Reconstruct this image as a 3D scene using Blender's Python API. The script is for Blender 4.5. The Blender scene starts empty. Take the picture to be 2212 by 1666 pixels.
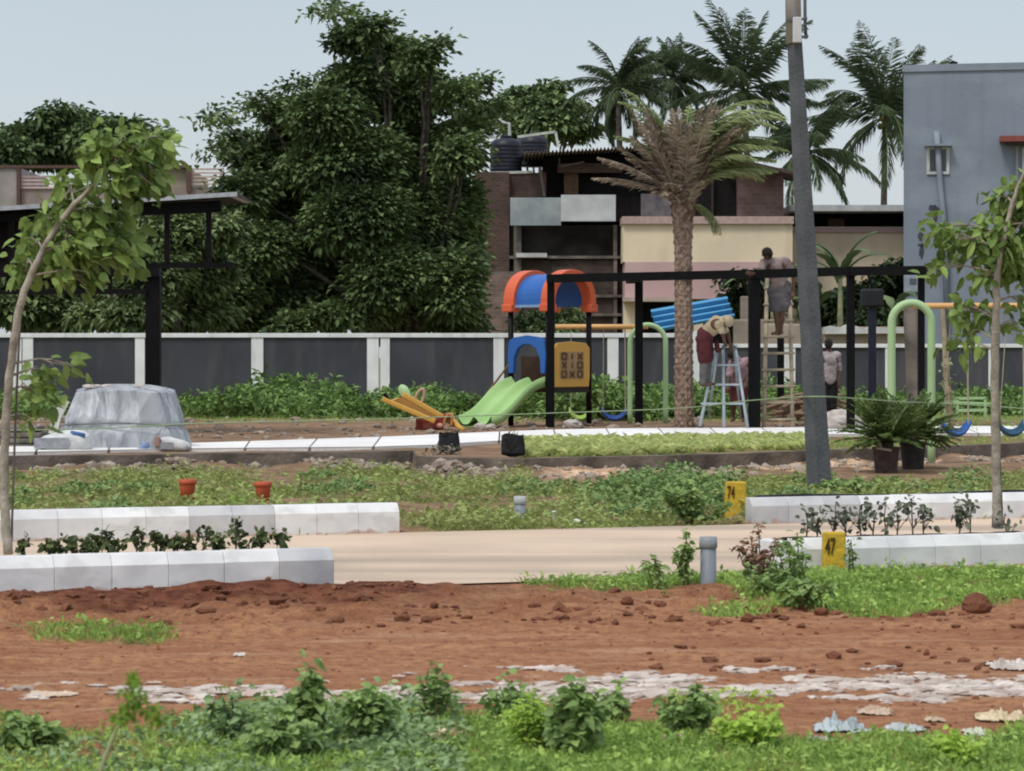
import bpy, math, random
import numpy as np
from math import sin, cos, pi, radians
from mathutils import Vector, Matrix
random.seed(7)
RNG = np.random.default_rng(7)
scene = bpy.context.scene
COL = scene.collection
FPX = 6000.0      # focal length in units of a 2212-wide picture
HOR = 770.0       # row of the horizon in that picture
CAMH = 1.55

# ---------------------------------------------------------------- camera
cd = bpy.data.cameras.new('camera')
cd.sensor_width = 36.0
cd.lens = FPX / 2212.0 * 36.0
cd.shift_y = -(833.0 - HOR) / 2212.0
cd.clip_start = 0.5
cd.clip_end = 3000.0
cd.dof.use_dof = True
cd.dof.focus_distance = 42.0
cd.dof.aperture_fstop = 11.0
cam = bpy.data.objects.new('camera', cd)
COL.objects.link(cam)
cam.location = (0, 0, CAMH)
cam.rotation_euler = (radians(90), 0, 0)
scene.camera = cam

# ---------------------------------------------------------------- world, sun, exposure
SUN_EL, SUN_AZ = radians(58), radians(215)     # azimuth clockwise from +Y
w = bpy.data.worlds.new('World')
scene.world = w
w.use_nodes = True
nt = w.node_tree
nt.nodes.clear()
out = nt.nodes.new('ShaderNodeOutputWorld')
sky = nt.nodes.new('ShaderNodeTexSky')
sky.sky_type = 'NISHITA'
sky.sun_disc = False
sky.sun_elevation = SUN_EL
sky.sun_rotation = SUN_AZ
sky.air_density = 1.0
sky.dust_density = 3.0
bg1 = nt.nodes.new('ShaderNodeBackground')
bg1.inputs['Strength'].default_value = 0.05
nt.links.new(sky.outputs[0], bg1.inputs['Color'])
# the cloud deck: an even pale layer, a little brighter towards the horizon
tc = nt.nodes.new('ShaderNodeTexCoord')
sx = nt.nodes.new('ShaderNodeSeparateXYZ')
nt.links.new(tc.outputs['Generated'], sx.inputs[0])
cr = nt.nodes.new('ShaderNodeValToRGB')
cr.color_ramp.elements[0].position = 0.0
cr.color_ramp.elements[0].color = (0.570, 0.615, 0.660, 1)
cr.color_ramp.elements[1].position = 0.16
cr.color_ramp.elements[1].color = (0.440, 0.487, 0.520, 1)
e = cr.color_ramp.elements.new(0.7)
e.color = (0.72, 0.78, 0.84, 1)
nt.links.new(sx.outputs['Z'], cr.inputs[0])
nz = nt.nodes.new('ShaderNodeTexNoise')
nz.inputs['Scale'].default_value = 3.0
nz.inputs['Detail'].default_value = 4.0
nt.links.new(tc.outputs['Generated'], nz.inputs['Vector'])
mr = nt.nodes.new('ShaderNodeMapRange')
mr.inputs['To Min'].default_value = 0.90
mr.inputs['To Max'].default_value = 1.10
nt.links.new(nz.outputs[0], mr.inputs[0])
vm = nt.nodes.new('ShaderNodeVectorMath')
vm.operation = 'SCALE'
nt.links.new(cr.outputs[0], vm.inputs[0])
nt.links.new(mr.outputs[0], vm.inputs['Scale'])
bg2 = nt.nodes.new('ShaderNodeBackground')
bg2.inputs['Strength'].default_value = 0.80
nt.links.new(vm.outputs[0], bg2.inputs['Color'])
ad = nt.nodes.new('ShaderNodeAddShader')
nt.links.new(bg1.outputs[0], ad.inputs[0])
nt.links.new(bg2.outputs[0], ad.inputs[1])
nt.links.new(ad.outputs[0], out.inputs[0])

sl = bpy.data.lights.new('sun', 'SUN')
sl.energy = 1.5
sl.angle = radians(14)
sl.color = (1.0, 0.96, 0.90)
so = bpy.data.objects.new('sun', sl)
COL.objects.link(so)
sd = Vector((sin(SUN_AZ) * cos(SUN_EL), cos(SUN_AZ) * cos(SUN_EL), sin(SUN_EL)))
so.rotation_euler = sd.to_track_quat('Z', 'Y').to_euler()
so.location = (0, -20, 40)

vs = scene.view_settings
scene.display_settings.display_device = 'sRGB'
vs.view_transform = 'Standard'
vs.look = 'None'
vs.exposure = 0.15
vs.gamma = 1.0
vs.use_curve_mapping = False
scene.cycles.filter_width = 2.0
scene.cycles.max_bounces = 6
scene.cycles.diffuse_bounces = 3
scene.cycles.transparent_max_bounces = 6

# ---------------------------------------------------------------- helpers
def X(px, Y): return (px - 1106.0) / FPX * Y
def Z(py, Y): return CAMH + (HOR - py) / FPX * Y
def PT(px, py, Y): return np.array([X(px, Y), Y, Z(py, Y)])
def YG(py, z=0.0): return FPX * (CAMH - z) / (py - HOR)     # where a row meets the ground
def lin(c):
    c = c / 255.0
    return c / 12.92 if c <= 0.04045 else ((c + 0.055) / 1.055) ** 2.4
def rgb(r, g, b, k=1.0): return (lin(r) * k, lin(g) * k, lin(b) * k, 1.0)
def nrm(v):
    v = np.asarray(v, float)
    return v / np.maximum(np.linalg.norm(v, axis=-1, keepdims=True), 1e-9)

_H = RNG.random((256, 256))
def vnoise(x, y):
    x = np.asarray(x, float); y = np.asarray(y, float)
    xi = np.floor(x).astype(int); yi = np.floor(y).astype(int)
    fx = x - xi; fy = y - yi
    fx = fx * fx * (3 - 2 * fx); fy = fy * fy * (3 - 2 * fy)
    a = _H[xi % 256, yi % 256]; b = _H[(xi + 1) % 256, yi % 256]
    c = _H[xi % 256, (yi + 1) % 256]; d = _H[(xi + 1) % 256, (yi + 1) % 256]
    return (a * (1 - fx) + b * fx) * (1 - fy) + (c * (1 - fx) + d * fx) * fy
def fbm(x, y, o=4):
    s = 0; a = 1.0; t = 0
    for k in range(o):
        s = s + a * vnoise(x * 2 ** k + 17.3 * k, y * 2 ** k + 5.1 * k); t += a; a *= 0.5
    return s / t
def sst(a, b, v):
    t = np.clip((np.asarray(v, float) - a) / (b - a), 0, 1)
    return t * t * (3 - 2 * t)

MATS = {}
def mat(name, col, col2=None, scale=6.0, rough=0.8, bump=0.0, bscale=None, metallic=0.0, attr=False,
        spec=0.3, translucent=0.0, detail=5.0, contrast=(0.35, 0.65), coat=0.0):
    if name in MATS: return MATS[name]
    m = bpy.data.materials.new(name); m.use_nodes = True
    n = m.node_tree; n.nodes.clear()
    o = n.nodes.new('ShaderNodeOutputMaterial')
    p = n.nodes.new('ShaderNodeBsdfPrincipled')
    p.inputs['Roughness'].default_value = rough
    p.inputs['Metallic'].default_value = metallic
    p.inputs['Specular IOR Level'].default_value = spec
    p.inputs['Coat Weight'].default_value = coat
    src = None
    t = n.nodes.new('ShaderNodeTexCoord')
    col2 = col2 or tuple(min(1, c * 0.75) for c in col[:3]) + (1,)
    nz = n.nodes.new('ShaderNodeTexNoise')
    nz.inputs['Scale'].default_value = scale; nz.inputs['Detail'].default_value = detail
    n.links.new(t.outputs['Object'], nz.inputs['Vector'])
    fac = nz.outputs[0]
    mrr = n.nodes.new('ShaderNodeMapRange')
    mrr.inputs['From Min'].default_value = contrast[0]; mrr.inputs['From Max'].default_value = contrast[1]
    n.links.new(fac, mrr.inputs[0])
    fac = mrr.outputs[0]
    if attr:
        a = n.nodes.new('ShaderNodeAttribute'); a.attribute_name = 'v'
        mx0 = n.nodes.new('ShaderNodeMath'); mx0.operation = 'MULTIPLY_ADD'
        mx0.inputs[1].default_value = 0.35
        n.links.new(fac, mx0.inputs[0])
        sc = n.nodes.new('ShaderNodeMath'); sc.operation = 'MULTIPLY'; sc.inputs[1].default_value = 0.65
        n.links.new(a.outputs['Fac'], sc.inputs[0]); n.links.new(sc.outputs[0], mx0.inputs[2])
        fac = mx0.outputs[0]
    mx = n.nodes.new('ShaderNodeMix'); mx.data_type = 'RGBA'
    mx.inputs[6].default_value = col2; mx.inputs[7].default_value = col
    n.links.new(fac, mx.inputs[0])
    n.links.new(mx.outputs[2], p.inputs['Base Color'])
    if bump:
        nb = n.nodes.new('ShaderNodeTexNoise'); nb.inputs['Scale'].default_value = bscale or scale * 3
        nb.inputs['Detail'].default_value = 6.0
        n.links.new(t.outputs['Object'], nb.inputs['Vector'])
        b = n.nodes.new('ShaderNodeBump'); b.inputs['Strength'].default_value = bump
        b.inputs['Distance'].default_value = 0.05
        n.links.new(nb.outputs[0], b.inputs['Height']); n.links.new(b.outputs[0], p.inputs['Normal'])
    if translucent:
        tr = n.nodes.new('ShaderNodeBsdfTranslucent')
        n.links.new(mx.outputs[2], tr.inputs['Color'])
        ms = n.nodes.new('ShaderNodeMixShader'); ms.inputs[0].default_value = translucent
        n.links.new(p.outputs[0], ms.inputs[1]); n.links.new(tr.outputs[0], ms.inputs[2])
        n.links.new(ms.outputs[0], o.inputs[0])
    else:
        n.links.new(p.outputs[0], o.inputs[0])
    MATS[name] = m
    return m

def streaks(m, color, amount, scale=(1.3, 1.3, .10), lo=.5, hi=.72, zfade=None):
    """rain streaks, or mud splashed up from the foot (zfade = height), laid over a painted surface"""
    n = m.node_tree; p = [q for q in n.nodes if q.type == 'BSDF_PRINCIPLED'][0]; src = p.inputs['Base Color'].links[0].from_socket
    t = n.nodes.new('ShaderNodeTexCoord'); mp = n.nodes.new('ShaderNodeMapping'); mp.inputs['Scale'].default_value = scale
    n.links.new(t.outputs['Object'], mp.inputs[0]); nz = n.nodes.new('ShaderNodeTexNoise'); nz.inputs['Scale'].default_value = 1.0; nz.inputs['Detail'].default_value = 7
    n.links.new(mp.outputs[0], nz.inputs['Vector']); r = n.nodes.new('ShaderNodeMapRange')
    r.inputs[1].default_value = lo; r.inputs[2].default_value = hi; r.inputs[4].default_value = amount
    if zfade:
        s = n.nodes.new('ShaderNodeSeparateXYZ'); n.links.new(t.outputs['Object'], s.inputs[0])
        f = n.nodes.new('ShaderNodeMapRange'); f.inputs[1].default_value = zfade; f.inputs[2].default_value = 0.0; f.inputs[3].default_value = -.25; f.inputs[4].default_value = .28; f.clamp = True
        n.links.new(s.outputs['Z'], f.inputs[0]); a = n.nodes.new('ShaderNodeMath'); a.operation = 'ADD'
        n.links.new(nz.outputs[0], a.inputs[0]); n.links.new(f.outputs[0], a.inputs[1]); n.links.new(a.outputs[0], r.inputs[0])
    else: n.links.new(nz.outputs[0], r.inputs[0])
    mx = n.nodes.new('ShaderNodeMix'); mx.data_type = 'RGBA'; mx.inputs[7].default_value = color
    n.links.new(r.outputs[0], mx.inputs[0]); n.links.new(src, mx.inputs[6]); n.links.new(mx.outputs[2], p.inputs['Base Color'])
    return m

def brickmat(name, c1, c2, mortar, bw=0.24, bh=0.09, ms=0.012, stain=(0.03, 0.028, 0.026, 1), stain_amt=0.6):
    m = bpy.data.materials.new(name); m.use_nodes = True
    n = m.node_tree; p = n.nodes['Principled BSDF']
    p.inputs['Roughness'].default_value = 0.9; p.inputs['Specular IOR Level'].default_value = 0.15
    t = n.nodes.new('ShaderNodeTexCoord'); s = n.nodes.new('ShaderNodeSeparateXYZ'); c = n.nodes.new('ShaderNodeCombineXYZ')
    n.links.new(t.outputs['Object'], s.inputs[0])
    ad = n.nodes.new('ShaderNodeMath'); ad.operation = 'ADD'
    n.links.new(s.outputs['X'], ad.inputs[0]); n.links.new(s.outputs['Y'], ad.inputs[1])
    n.links.new(ad.outputs[0], c.inputs[0]); n.links.new(s.outputs['Z'], c.inputs[1])
    b = n.nodes.new('ShaderNodeTexBrick')
    b.inputs['Scale'].default_value = 1.0; b.inputs['Brick Width'].default_value = bw; b.inputs['Row Height'].default_value = bh
    b.inputs['Mortar Size'].default_value = ms
    b.inputs['Color1'].default_value = c1; b.inputs['Color2'].default_value = c2; b.inputs['Mortar'].default_value = mortar
    n.links.new(c.outputs[0], b.inputs['Vector'])
    nz = n.nodes.new('ShaderNodeTexNoise'); nz.inputs['Scale'].default_value = 0.9; nz.inputs['Detail'].default_value = 6
    n.links.new(t.outputs['Object'], nz.inputs['Vector'])
    mr = n.nodes.new('ShaderNodeMapRange'); mr.inputs['From Min'].default_value = 0.42; mr.inputs['From Max'].default_value = 0.68
    mr.inputs['To Max'].default_value = stain_amt
    n.links.new(nz.outputs[0], mr.inputs[0])
    mx = n.nodes.new('ShaderNodeMix'); mx.data_type = 'RGBA'; mx.inputs[7].default_value = stain
    n.links.new(mr.outputs[0], mx.inputs[0]); n.links.new(b.outputs['Color'], mx.inputs[6])
    n.links.new(mx.outputs[2], p.inputs['Base Color'])
    bp = n.nodes.new('ShaderNodeBump'); bp.inputs['Strength'].default_value = 0.5; bp.inputs['Distance'].default_value = 0.03
    n.links.new(b.outputs['Fac'], bp.inputs['Height']); bp.invert = True
    n.links.new(bp.outputs[0], p.inputs['Normal'])
    MATS[name] = m
    return m

def raw(name, V, faces, material=None, parent=None, smooth=False, v=None, attrs=None):
    """V (n,3); faces: list of int arrays (k,3) / (k,4) / (k,n)"""
    V = np.asarray(V, float).reshape(-1, 3)
    me = bpy.data.meshes.new(name)
    me.vertices.add(len(V)); me.vertices.foreach_set('co', V.ravel())
    faces = [np.asarray(f, np.int32) for f in faces if len(f)]
    nl = sum(f.size for f in faces); nf = sum(len(f) for f in faces)
    me.loops.add(nl); me.polygons.add(nf)
    me.loops.foreach_set('vertex_index', np.concatenate([f.ravel() for f in faces]))
    tot = np.concatenate([np.full(len(f), f.shape[1], np.int32) for f in faces])
    st = np.concatenate([[0], np.cumsum(tot)[:-1]]).astype(np.int32)
    me.polygons.foreach_set('loop_start', st)
    try: me.polygons.foreach_set('loop_total', tot)
    except Exception: pass
    me.polygons.foreach_set('use_smooth', np.full(nf, bool(smooth)))
    me.update(calc_edges=True)
    allat = dict(attrs or {})
    if v is not None: allat['v'] = v
    for k, a in allat.items():
        at = me.attributes.new(k, 'FLOAT', 'POINT'); at.data.foreach_set('value', np.asarray(a, np.float32))
    if material: me.materials.append(material)
    o = bpy.data.objects.new(name, me); COL.objects.link(o)
    if parent: o.parent = parent
    return o

class MB:
    def __init__(s): s.V = []; s.F = {}; s.n = 0; s.A = []
    def add(s, V, *faces, v=None):
        V = np.asarray(V, float).reshape(-1, 3)
        for f in faces:
            f = np.asarray(f, np.int64)
            if f.size: s.F.setdefault(f.shape[1], []).append(f + s.n)
        s.V.append(V); s.n += len(V)
        s.A.append(np.full(len(V), random.random() if v is None else v) if np.ndim(v) == 0 else np.asarray(v))
        return s
    def box(s, a, b, rz=0.0, c=None, v=None, tap=0.0):
        a = np.array(a, float); b = np.array(b, float)
        P = np.array([[x, y, z] for z in (a[2], b[2]) for x, y in ((a[0], a[1]), (b[0], a[1]), (b[0], b[1]), (a[0], b[1]))])
        if tap:
            m = (a + b) / 2; P[4:, :2] = m[:2] + (P[4:, :2] - m[:2]) * (1 - tap)
        if rz:
            c0 = np.array(c if c is not None else (a + b) / 2, float)
            q = P - c0; P = c0 + np.stack([q[:, 0] * cos(rz) - q[:, 1] * sin(rz), q[:, 0] * sin(rz) + q[:, 1] * cos(rz), q[:, 2]], 1)
        return s.add(P, [[3, 2, 1, 0], [4, 5, 6, 7], [0, 1, 5, 4], [1, 2, 6, 5], [2, 3, 7, 6], [3, 0, 4, 7]], v=v)
    def beam(s, p, q, w, h, up=(0, 0, 1), v=None):
        p = np.array(p, float); q = np.array(q, float); d = nrm(q - p)
        u = np.array(up, float)
        if abs(d @ u) > 0.95: u = np.array([0, 1.0, 0])
        sd = nrm(np.cross(d, u)); u = np.cross(sd, d)
        P = [c + sd * i * w / 2 + u * j * h / 2 for c in (p, q) for i, j in ((-1, -1), (1, -1), (1, 1), (-1, 1))]
        return s.add(P, [[0, 1, 2, 3], [7, 6, 5, 4], [0, 4, 5, 1], [1, 5, 6, 2], [2, 6, 7, 3], [3, 7, 4, 0]], v=v)
    def tube(s, pts, r, seg=8, caps=True, v=None, squash=None):
        pts = np.asarray(pts, float); k = len(pts)
        r = np.full(k, r, float) if np.ndim(r) == 0 else np.asarray(r, float)
        t = nrm(np.gradient(pts, axis=0))
        ref = np.array([0, 0, 1.0]) if abs(t[0][2]) < 0.9 else np.array([0, 1.0, 0])
        a = nrm(np.cross(t[0], ref)); R = []
        ang = np.arange(seg) * 2 * pi / seg
        for i in range(k):
            a = nrm(a - t[i] * (a @ t[i])); b = np.cross(t[i], a)
            R.append(pts[i] + r[i] * (np.outer(np.cos(ang), a) + np.outer(np.sin(ang), b)))
        V = np.concatenate(R)
        j = np.arange(seg); jn = (j + 1) % seg
        F = np.concatenate([np.stack([i * seg + j, i * seg + jn, (i + 1) * seg + jn, (i + 1) * seg + j], 1) for i in range(k - 1)])
        if caps:
            n0 = len(V); V = np.vstack([V, pts[0], pts[-1]])
            T = np.concatenate([np.stack([jn, j, np.full(seg, n0)], 1), np.stack([(k - 1) * seg + j, (k - 1) * seg + jn, np.full(seg, n0 + 1)], 1)])
            return s.add(V, F, T, v=v)
        return s.add(V, F, v=v)
    def ell(s, c, r, nu=12, nv=8, v=None, noise=0.0, rot=None):
        th = np.linspace(0, pi, nv + 1)[1:-1]; ph = np.arange(nu) * 2 * pi / nu
        P = np.array([[sin(a) * cos(b), sin(a) * sin(b), cos(a)] for a in th for b in ph] + [[0, 0, 1], [0, 0, -1]])
        if noise: P = P * (1 + noise * (RNG.random((len(P), 1)) - 0.5))
        P = P * np.array(r)
        if rot is not None: P = P @ np.array(rot).T
        P = P + np.array(c); m = nv - 1
        j = np.arange(nu); jn = (j + 1) % nu
        F = np.concatenate([np.stack([i * nu + j, (i + 1) * nu + j, (i + 1) * nu + jn, i * nu + jn], 1) for i in range(m - 1)])
        T = np.concatenate([np.stack([j, jn, np.full(nu, m * nu)], 1), np.stack([(m - 1) * nu + jn, (m - 1) * nu + j, np.full(nu, m * nu + 1)], 1)])
        return s.add(P, F, T, v=v)
    def lathe(s, prof, c=(0, 0, 0), seg=20, v=None):
        prof = np.asarray(prof, float); k = len(prof); ang = np.arange(seg) * 2 * pi / seg
        V = np.concatenate([np.stack([c[0] + r * np.cos(ang), c[1] + r * np.sin(ang), np.full(seg, c[2] + z)], 1) for r, z in prof])
        j = np.arange(seg); jn = (j + 1) % seg
        F = np.concatenate([np.stack([i * seg + j, i * seg + jn, (i + 1) * seg + jn, (i + 1) * seg + j], 1) for i in range(k - 1)])
        return s.add(V, F, v=v)
    def grid(s, P, v=None, wrap=False):
        P = np.asarray(P, float); a, b = P.shape[:2]
        idx = np.arange(a * b).reshape(a, b)
        if wrap: idx = np.hstack([idx, idx[:, :1]])
        F = np.stack([idx[:-1, :-1], idx[:-1, 1:], idx[1:, 1:], idx[1:, :-1]], -1).reshape(-1, 4)
        return s.add(P.reshape(-1, 3), F, v=v)
    def prism(s, poly, y0, y1, v=None, axis='y'):
        """poly: (x,z) outline, extruded along y (or (x,y) along z)"""
        poly = np.asarray(poly, float); k = len(poly)
        if axis == 'y':
            A = np.stack([poly[:, 0], np.full(k, y0), poly[:, 1]], 1); B = A.copy(); B[:, 1] = y1
        else:
            A = np.stack([poly[:, 0], poly[:, 1], np.full(k, y0)], 1); B = A.copy(); B[:, 2] = y1
        i = np.arange(k); j = (i + 1) % k
        c = poly.mean(0)
        s.add(np.vstack([A, B]), np.stack([i, j, k + j, k + i], 1), [list(range(k))], [list(range(2 * k - 1, k - 1, -1))], v=v)
        return s
    def leaves(s, P, D, L, W, up=0.6, fold=0.15, v=None, bend=0.0):
        P = np.asarray(P, float); N = len(P); D = nrm(D)
        L = np.broadcast_to(np.asarray(L, float), (N,))[:, None]; W = np.broadcast_to(np.asarray(W, float), (N,))[:, None]
        ref = nrm(RNG.normal(size=(N, 3)) * (1 - up) + np.array([0, 0, 1.0]) * up)
        S = nrm(np.cross(D, ref)); Nn = np.cross(S, D)
        mid = P + D * L * 0.45
        tip = P + D * L - np.array([0, 0, 1.0]) * L * bend
        V = np.stack([P, mid + S * W / 2 + Nn * W * fold, tip, mid - S * W / 2 + Nn * W * fold], 1).reshape(-1, 3)
        b = np.arange(N)[:, None] * 4
        T = np.concatenate([b + [0, 1, 2], b + [0, 2, 3]])
        vv = RNG.random(N) if v is None else np.broadcast_to(v, (N,))
        return s.add(V, T, v=np.repeat(vv, 4))
    def build(s, name, material, parent=None, smooth=False, bevel=0.0, auto=False):
        o = raw(name, np.concatenate(s.V), [np.concatenate(f) for f in s.F.values()], material, parent, smooth or auto, v=np.concatenate(s.A))
        if bevel:
            m = o.modifiers.new('bevel', 'BEVEL'); m.width = bevel; m.segments = 2; m.limit_method = 'ANGLE'; m.angle_limit = radians(40)
        return o

def thing(name, label, cat, loc=(0, 0, 0), group=None):
    o = bpy.data.objects.new(name, None); o.empty_display_size = 0.2; COL.objects.link(o)
    o.location = loc
    return tag(o, label, cat, group)
def tag(o, label=None, cat=None, group=None, kind=None):
    if label: o['label'] = label
    if cat: o['category'] = cat
    if group: o['group'] = group
    if kind: o['kind'] = kind
    return o
def adopt(root):
    """children were built in world coordinates: keep them there under a root that stands at the base"""
    bpy.context.view_layer.update()
    for c in root.children:
        c.matrix_parent_inverse = root.matrix_world.inverted()
    return root
def copy_tree(root, loc, rz=0.0, sc=1.0, label=None):
    r = root.copy(); COL.objects.link(r); r.location = loc; r.rotation_euler = (0, 0, rz); r.scale = (sc, sc, sc)
    if label: r['label'] = label
    for ch in root.children:
        c = ch.copy(); COL.objects.link(c); c.parent = r
        for g in ch.children:
            d = g.copy(); COL.objects.link(d); d.parent = c
    return r
ORD = ['first', 'second', 'third', 'fourth', 'fifth', 'sixth', 'seventh', 'eighth', 'ninth', 'tenth', 'eleventh', 'twelfth',
       'thirteenth', 'fourteenth', 'fifteenth', 'sixteenth', 'seventeenth', 'eighteenth', 'nineteenth', 'twentieth']

# ---------------------------------------------------------------- the lie of the land
def nearline(x): return 18.95 + 0.38 * x          # front kerb line (camera side of the road)
def farline(x): return 24.6 + 0.38 * x            # far kerb line
WL = np.array([(-60, 37.2), (X(0, 37.4), 37.4), (X(893, 39.5), 39.5), (X(900, 37.4), 37.4), (X(1082, 36.4), 36.4),
               (X(1460, 37.7), 37.7), (X(2212, 43.0), 43.0), (70, 60.0)])
def plinth(x): return np.interp(x, WL[:, 0], WL[:, 1])
RAISE = 0.2

def masks(x, y):
    """ground covers at a world point: grass, pale sand, white lime, dark moist soil, gravel"""
    x = np.asarray(x, float); y = np.asarray(y, float)
    up = y > plinth(x)
    yy = np.maximum(y, 4.0)
    gx = 1106 + FPX * x / yy
    gy = HOR + FPX * (CAMH - np.where(up, RAISE, 0.0)) / yy
    n1 = fbm(x * 0.9 + 3, y * 0.6 + 9, 4) - 0.5
    n2 = fbm(x * 3.1 + 40, y * 2.0 + 11, 4) - 0.5
    nn = n1 * 1.1 + n2 * 1.2
    D = nearline(x) - y      # metres in front of the kerb
    # --- foreground (before the road)
    g = np.zeros_like(x)
    edge = np.interp(gx, [-300, 0, 350, 480, 1050, 1300, 1750, 1900, 2080, 2212, 2600], [1545, 1550, 1590, 1500, 1540, 1590, 1590, 1600, 1620, 1585, 1585])
    fg = sst(-12, 22, gy - edge + nn * 60)
    fg = fg * np.interp(gx, [300, 400, 980, 1120], [.45, .50, .50, 1.0]) * np.clip(.85 + nn * 1.5, .2, 1)
    lo = np.interp(gx, [850, 1100, 1500, 1700, 1900, 2212], [1256, 1275, 1270, 1310, 1333, 1300])
    st = sst(0, 14, lo - gy + nn * 40) * sst(850, 1000, gx + nn * 150) * (D > -0.05)
    p1 = .5 * sst(1, .6, ((gx - 215) / 165) ** 2 + ((gy - 1370) / 16) ** 2 + nn * 1.2)
    p2 = sst(1, .6, ((gx - 1600) / 120) ** 2 + ((gy - 1322) / 9) ** 2 + nn * 1.2) * .8
    front = D > -0.3
    g = np.where(front, np.maximum.reduce([fg, st, p1, p2]), 0)
    # --- lawn between road and plinth
    lawn = (y > farline(x) - 0.1) & ~up
    back = plinth(x) - y
    gl = sst(0.6, 3.0, back + nn * 3.0 - np.where(gx > 1150, np.where(gx < 1750, 2.2, 5.0), 0.0) * 1.0)
    gap = sst(1, .4, ((gx - 935) / 130) ** 2 + ((gy - 1098) / 15) ** 2 + nn * .8)
    gl = gl * (1 - 0.9 * gap)
    gl = gl * np.clip(0.52 + nn * 3.0 + .25 * sst(900, 1200, gx) * sst(1750, 1600, gx), 0.05, 1)
    g = np.where(lawn, gl, g)
    # --- playground
    gp = sst(44.5, 43.0, y - nn * 2) * sst(1100, 1160, gx) * sst(0.25, 0.5, y - plinth(x)) * 0.9
    gp = np.maximum(gp, sst(57, 61, y + nn * 6) * 0.9)
    gp = np.maximum(gp, sst(1780, 1850, gx) * sst(0.3, 0.6, y - plinth(x)) * sst(.3, .5, 0.5 + nn))
    g = np.where(up, gp, g)
    g = np.where(y > 82, 0.8, g)
    # --- lime / cement spill
    c0 = np.interp(gx, [-200, 60, 160, 480, 1000, 1400, 1700, 2212, 2600], [1505, 1500, 1498, 1500, 1497, 1487, 1483, 1488, 1495])
    th = np.interp(gx, [-200, 40, 60, 175, 200, 350, 520, 900, 1300, 1700, 2212, 2600], [-8, -4, 8, 8, -6, 0, 9, 15, 20, 18, 23, 22])
    n3 = fbm(x * 4.2 + 7, y * 12.0, 4) - .5
    w = sst(0, 6, th * .95 - np.abs(gy - c0) + n3 * 84 + n2 * 14)
    arm = sst(0, 5, 4 - np.abs(gy - np.interp(gx, [990, 1100, 1300, 1420], [1432, 1442, 1458, 1480])) + n2 * 22) * sst(980, 1010, gx) * sst(1440, 1400, gx)
    w = np.where(front, np.maximum(w, arm * .9), 0)
    # --- pale sand piles by the plinth (right) and gravel (left)
    sa = sst(0.2, 0.9, 1.6 - back + nn * 4) * sst(1130, 1260, gx) * sst(-.14, .04, nn)
    sa = np.where(lawn, sa, 0)
    gv = sst(0, .8, 1.3 - back + nn * 3) * sst(1200, 1000, gx)
    gv = np.where(lawn, gv, 0)
    # --- dark turned soil along the foot of the front kerb
    dk = sst(1.35, 0.5, D + nn * 1.0) * sst(1150, 800, gx + nn * 200) * (D > -0.3)
    dk = np.maximum(dk, .30 * sst(2.6, 1.1, D + nn * 2.5) * (D > -.3))
    return dict(grass=np.clip(g, 0, 1), lime=np.clip(w, 0, 1), sand=np.clip(sa, 0, 1), gravel=np.clip(gv, 0, 1), dark=np.clip(dk, 0, 1))

def gz(x, y):
    x = np.asarray(x, float); y = np.asarray(y, float)
    D = nearline(x) - y
    gxx = 1106 + FPX * x / np.maximum(y, 4)
    soil = (D > 0) & (y > 5)
    rough = 0.5 + 1.3 * np.exp(-((D - 1.6) / 1.2) ** 2) + 0.8 * sst(1200, 1900, gxx) * sst(4.0, 1.0, D)
    z = np.where(soil, (fbm(x * 1.3, y * 1.9, 3) - .5) * 0.045 * rough + (fbm(x * 5.5, y * 8, 3) - .5) * 0.046 * rough + np.maximum(0, fbm(x * 2.6 + 9, y * 9, 3) - .55) * .10 * sst(3.4, 1.2, D), 0)
    # shallow wheel ruts running along the strip
    z = z + np.where(soil, 0.014 * np.sin((y - 0.12 * x) * 5.2 + 2 * vnoise(x * .4, y * .4)) * sst(0.3, 1.5, D) * sst(7, 4.5, D), 0)
    z = z + np.where(soil, 0.075 * np.exp(-((D - 0.42) / 0.34) ** 2) * sst(1150, 700, gxx) * (0.5 + fbm(x * 2.2 + 5, y * 2.2, 3)), 0)
    z = z * sst(0.0, 0.15, D) + np.where(D > 0, 0, 0)
    lawn = (y > farline(x)) & (y < plinth(x))
    ld = y - farline(x)
    side = np.clip(sst(-0.9, -1.3, x - 0.0) + sst(1.9, 2.4, x), 0, 1)
    z = z + np.where(lawn, 0.17 * side * np.exp(-np.maximum(ld, 0) / 4.0) * sst(.16, .22, ld) + (fbm(x * .8, y * .6, 3) - .5) * 0.05 * sst(0.1, 1.2, ld), 0)
    bk = plinth(x) - y
    z = z + np.where(lawn, 0.10 * sst(2.0, .3, bk) * np.maximum(0, fbm(x * 1.2 + 30, y * 1.2, 3) - .42) * 3.0, 0)
    z = np.where(y > plinth(x), RAISE + (fbm(x * 1.1, y * .9, 3) - .5) * 0.05 * sst(0.1, 1.0, y - plinth(x)), z)
    return z

# ---------------------------------------------------------------- ground sheet
def axis(segs):
    a = []
    for s, e, st in segs: a += list(np.arange(s, e, st))
    return np.array(a)
gxs = np.concatenate([-np.geomspace(3.2, 900, 40)[::-1], axis([(-3.15, 4.4, 0.035)]), np.geomspace(4.4, 900, 46)])
gxs = np.unique(np.round(np.concatenate([gxs, axis([(-10, -3.2, .12), (4.4, 12, .12)])]), 4))
gys = np.unique(np.round(np.concatenate([-np.geomspace(1, 600, 12)[::-1], axis([(0, 9, .5), (9, 18.2, .035), (18.2, 24, .12), (24, 46, .11), (46, 62, .4), (62, 100, 1.5)]), np.geomspace(100, 2600, 22)]), 4))
GX, GY = np.meshgrid(gxs, gys)
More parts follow.
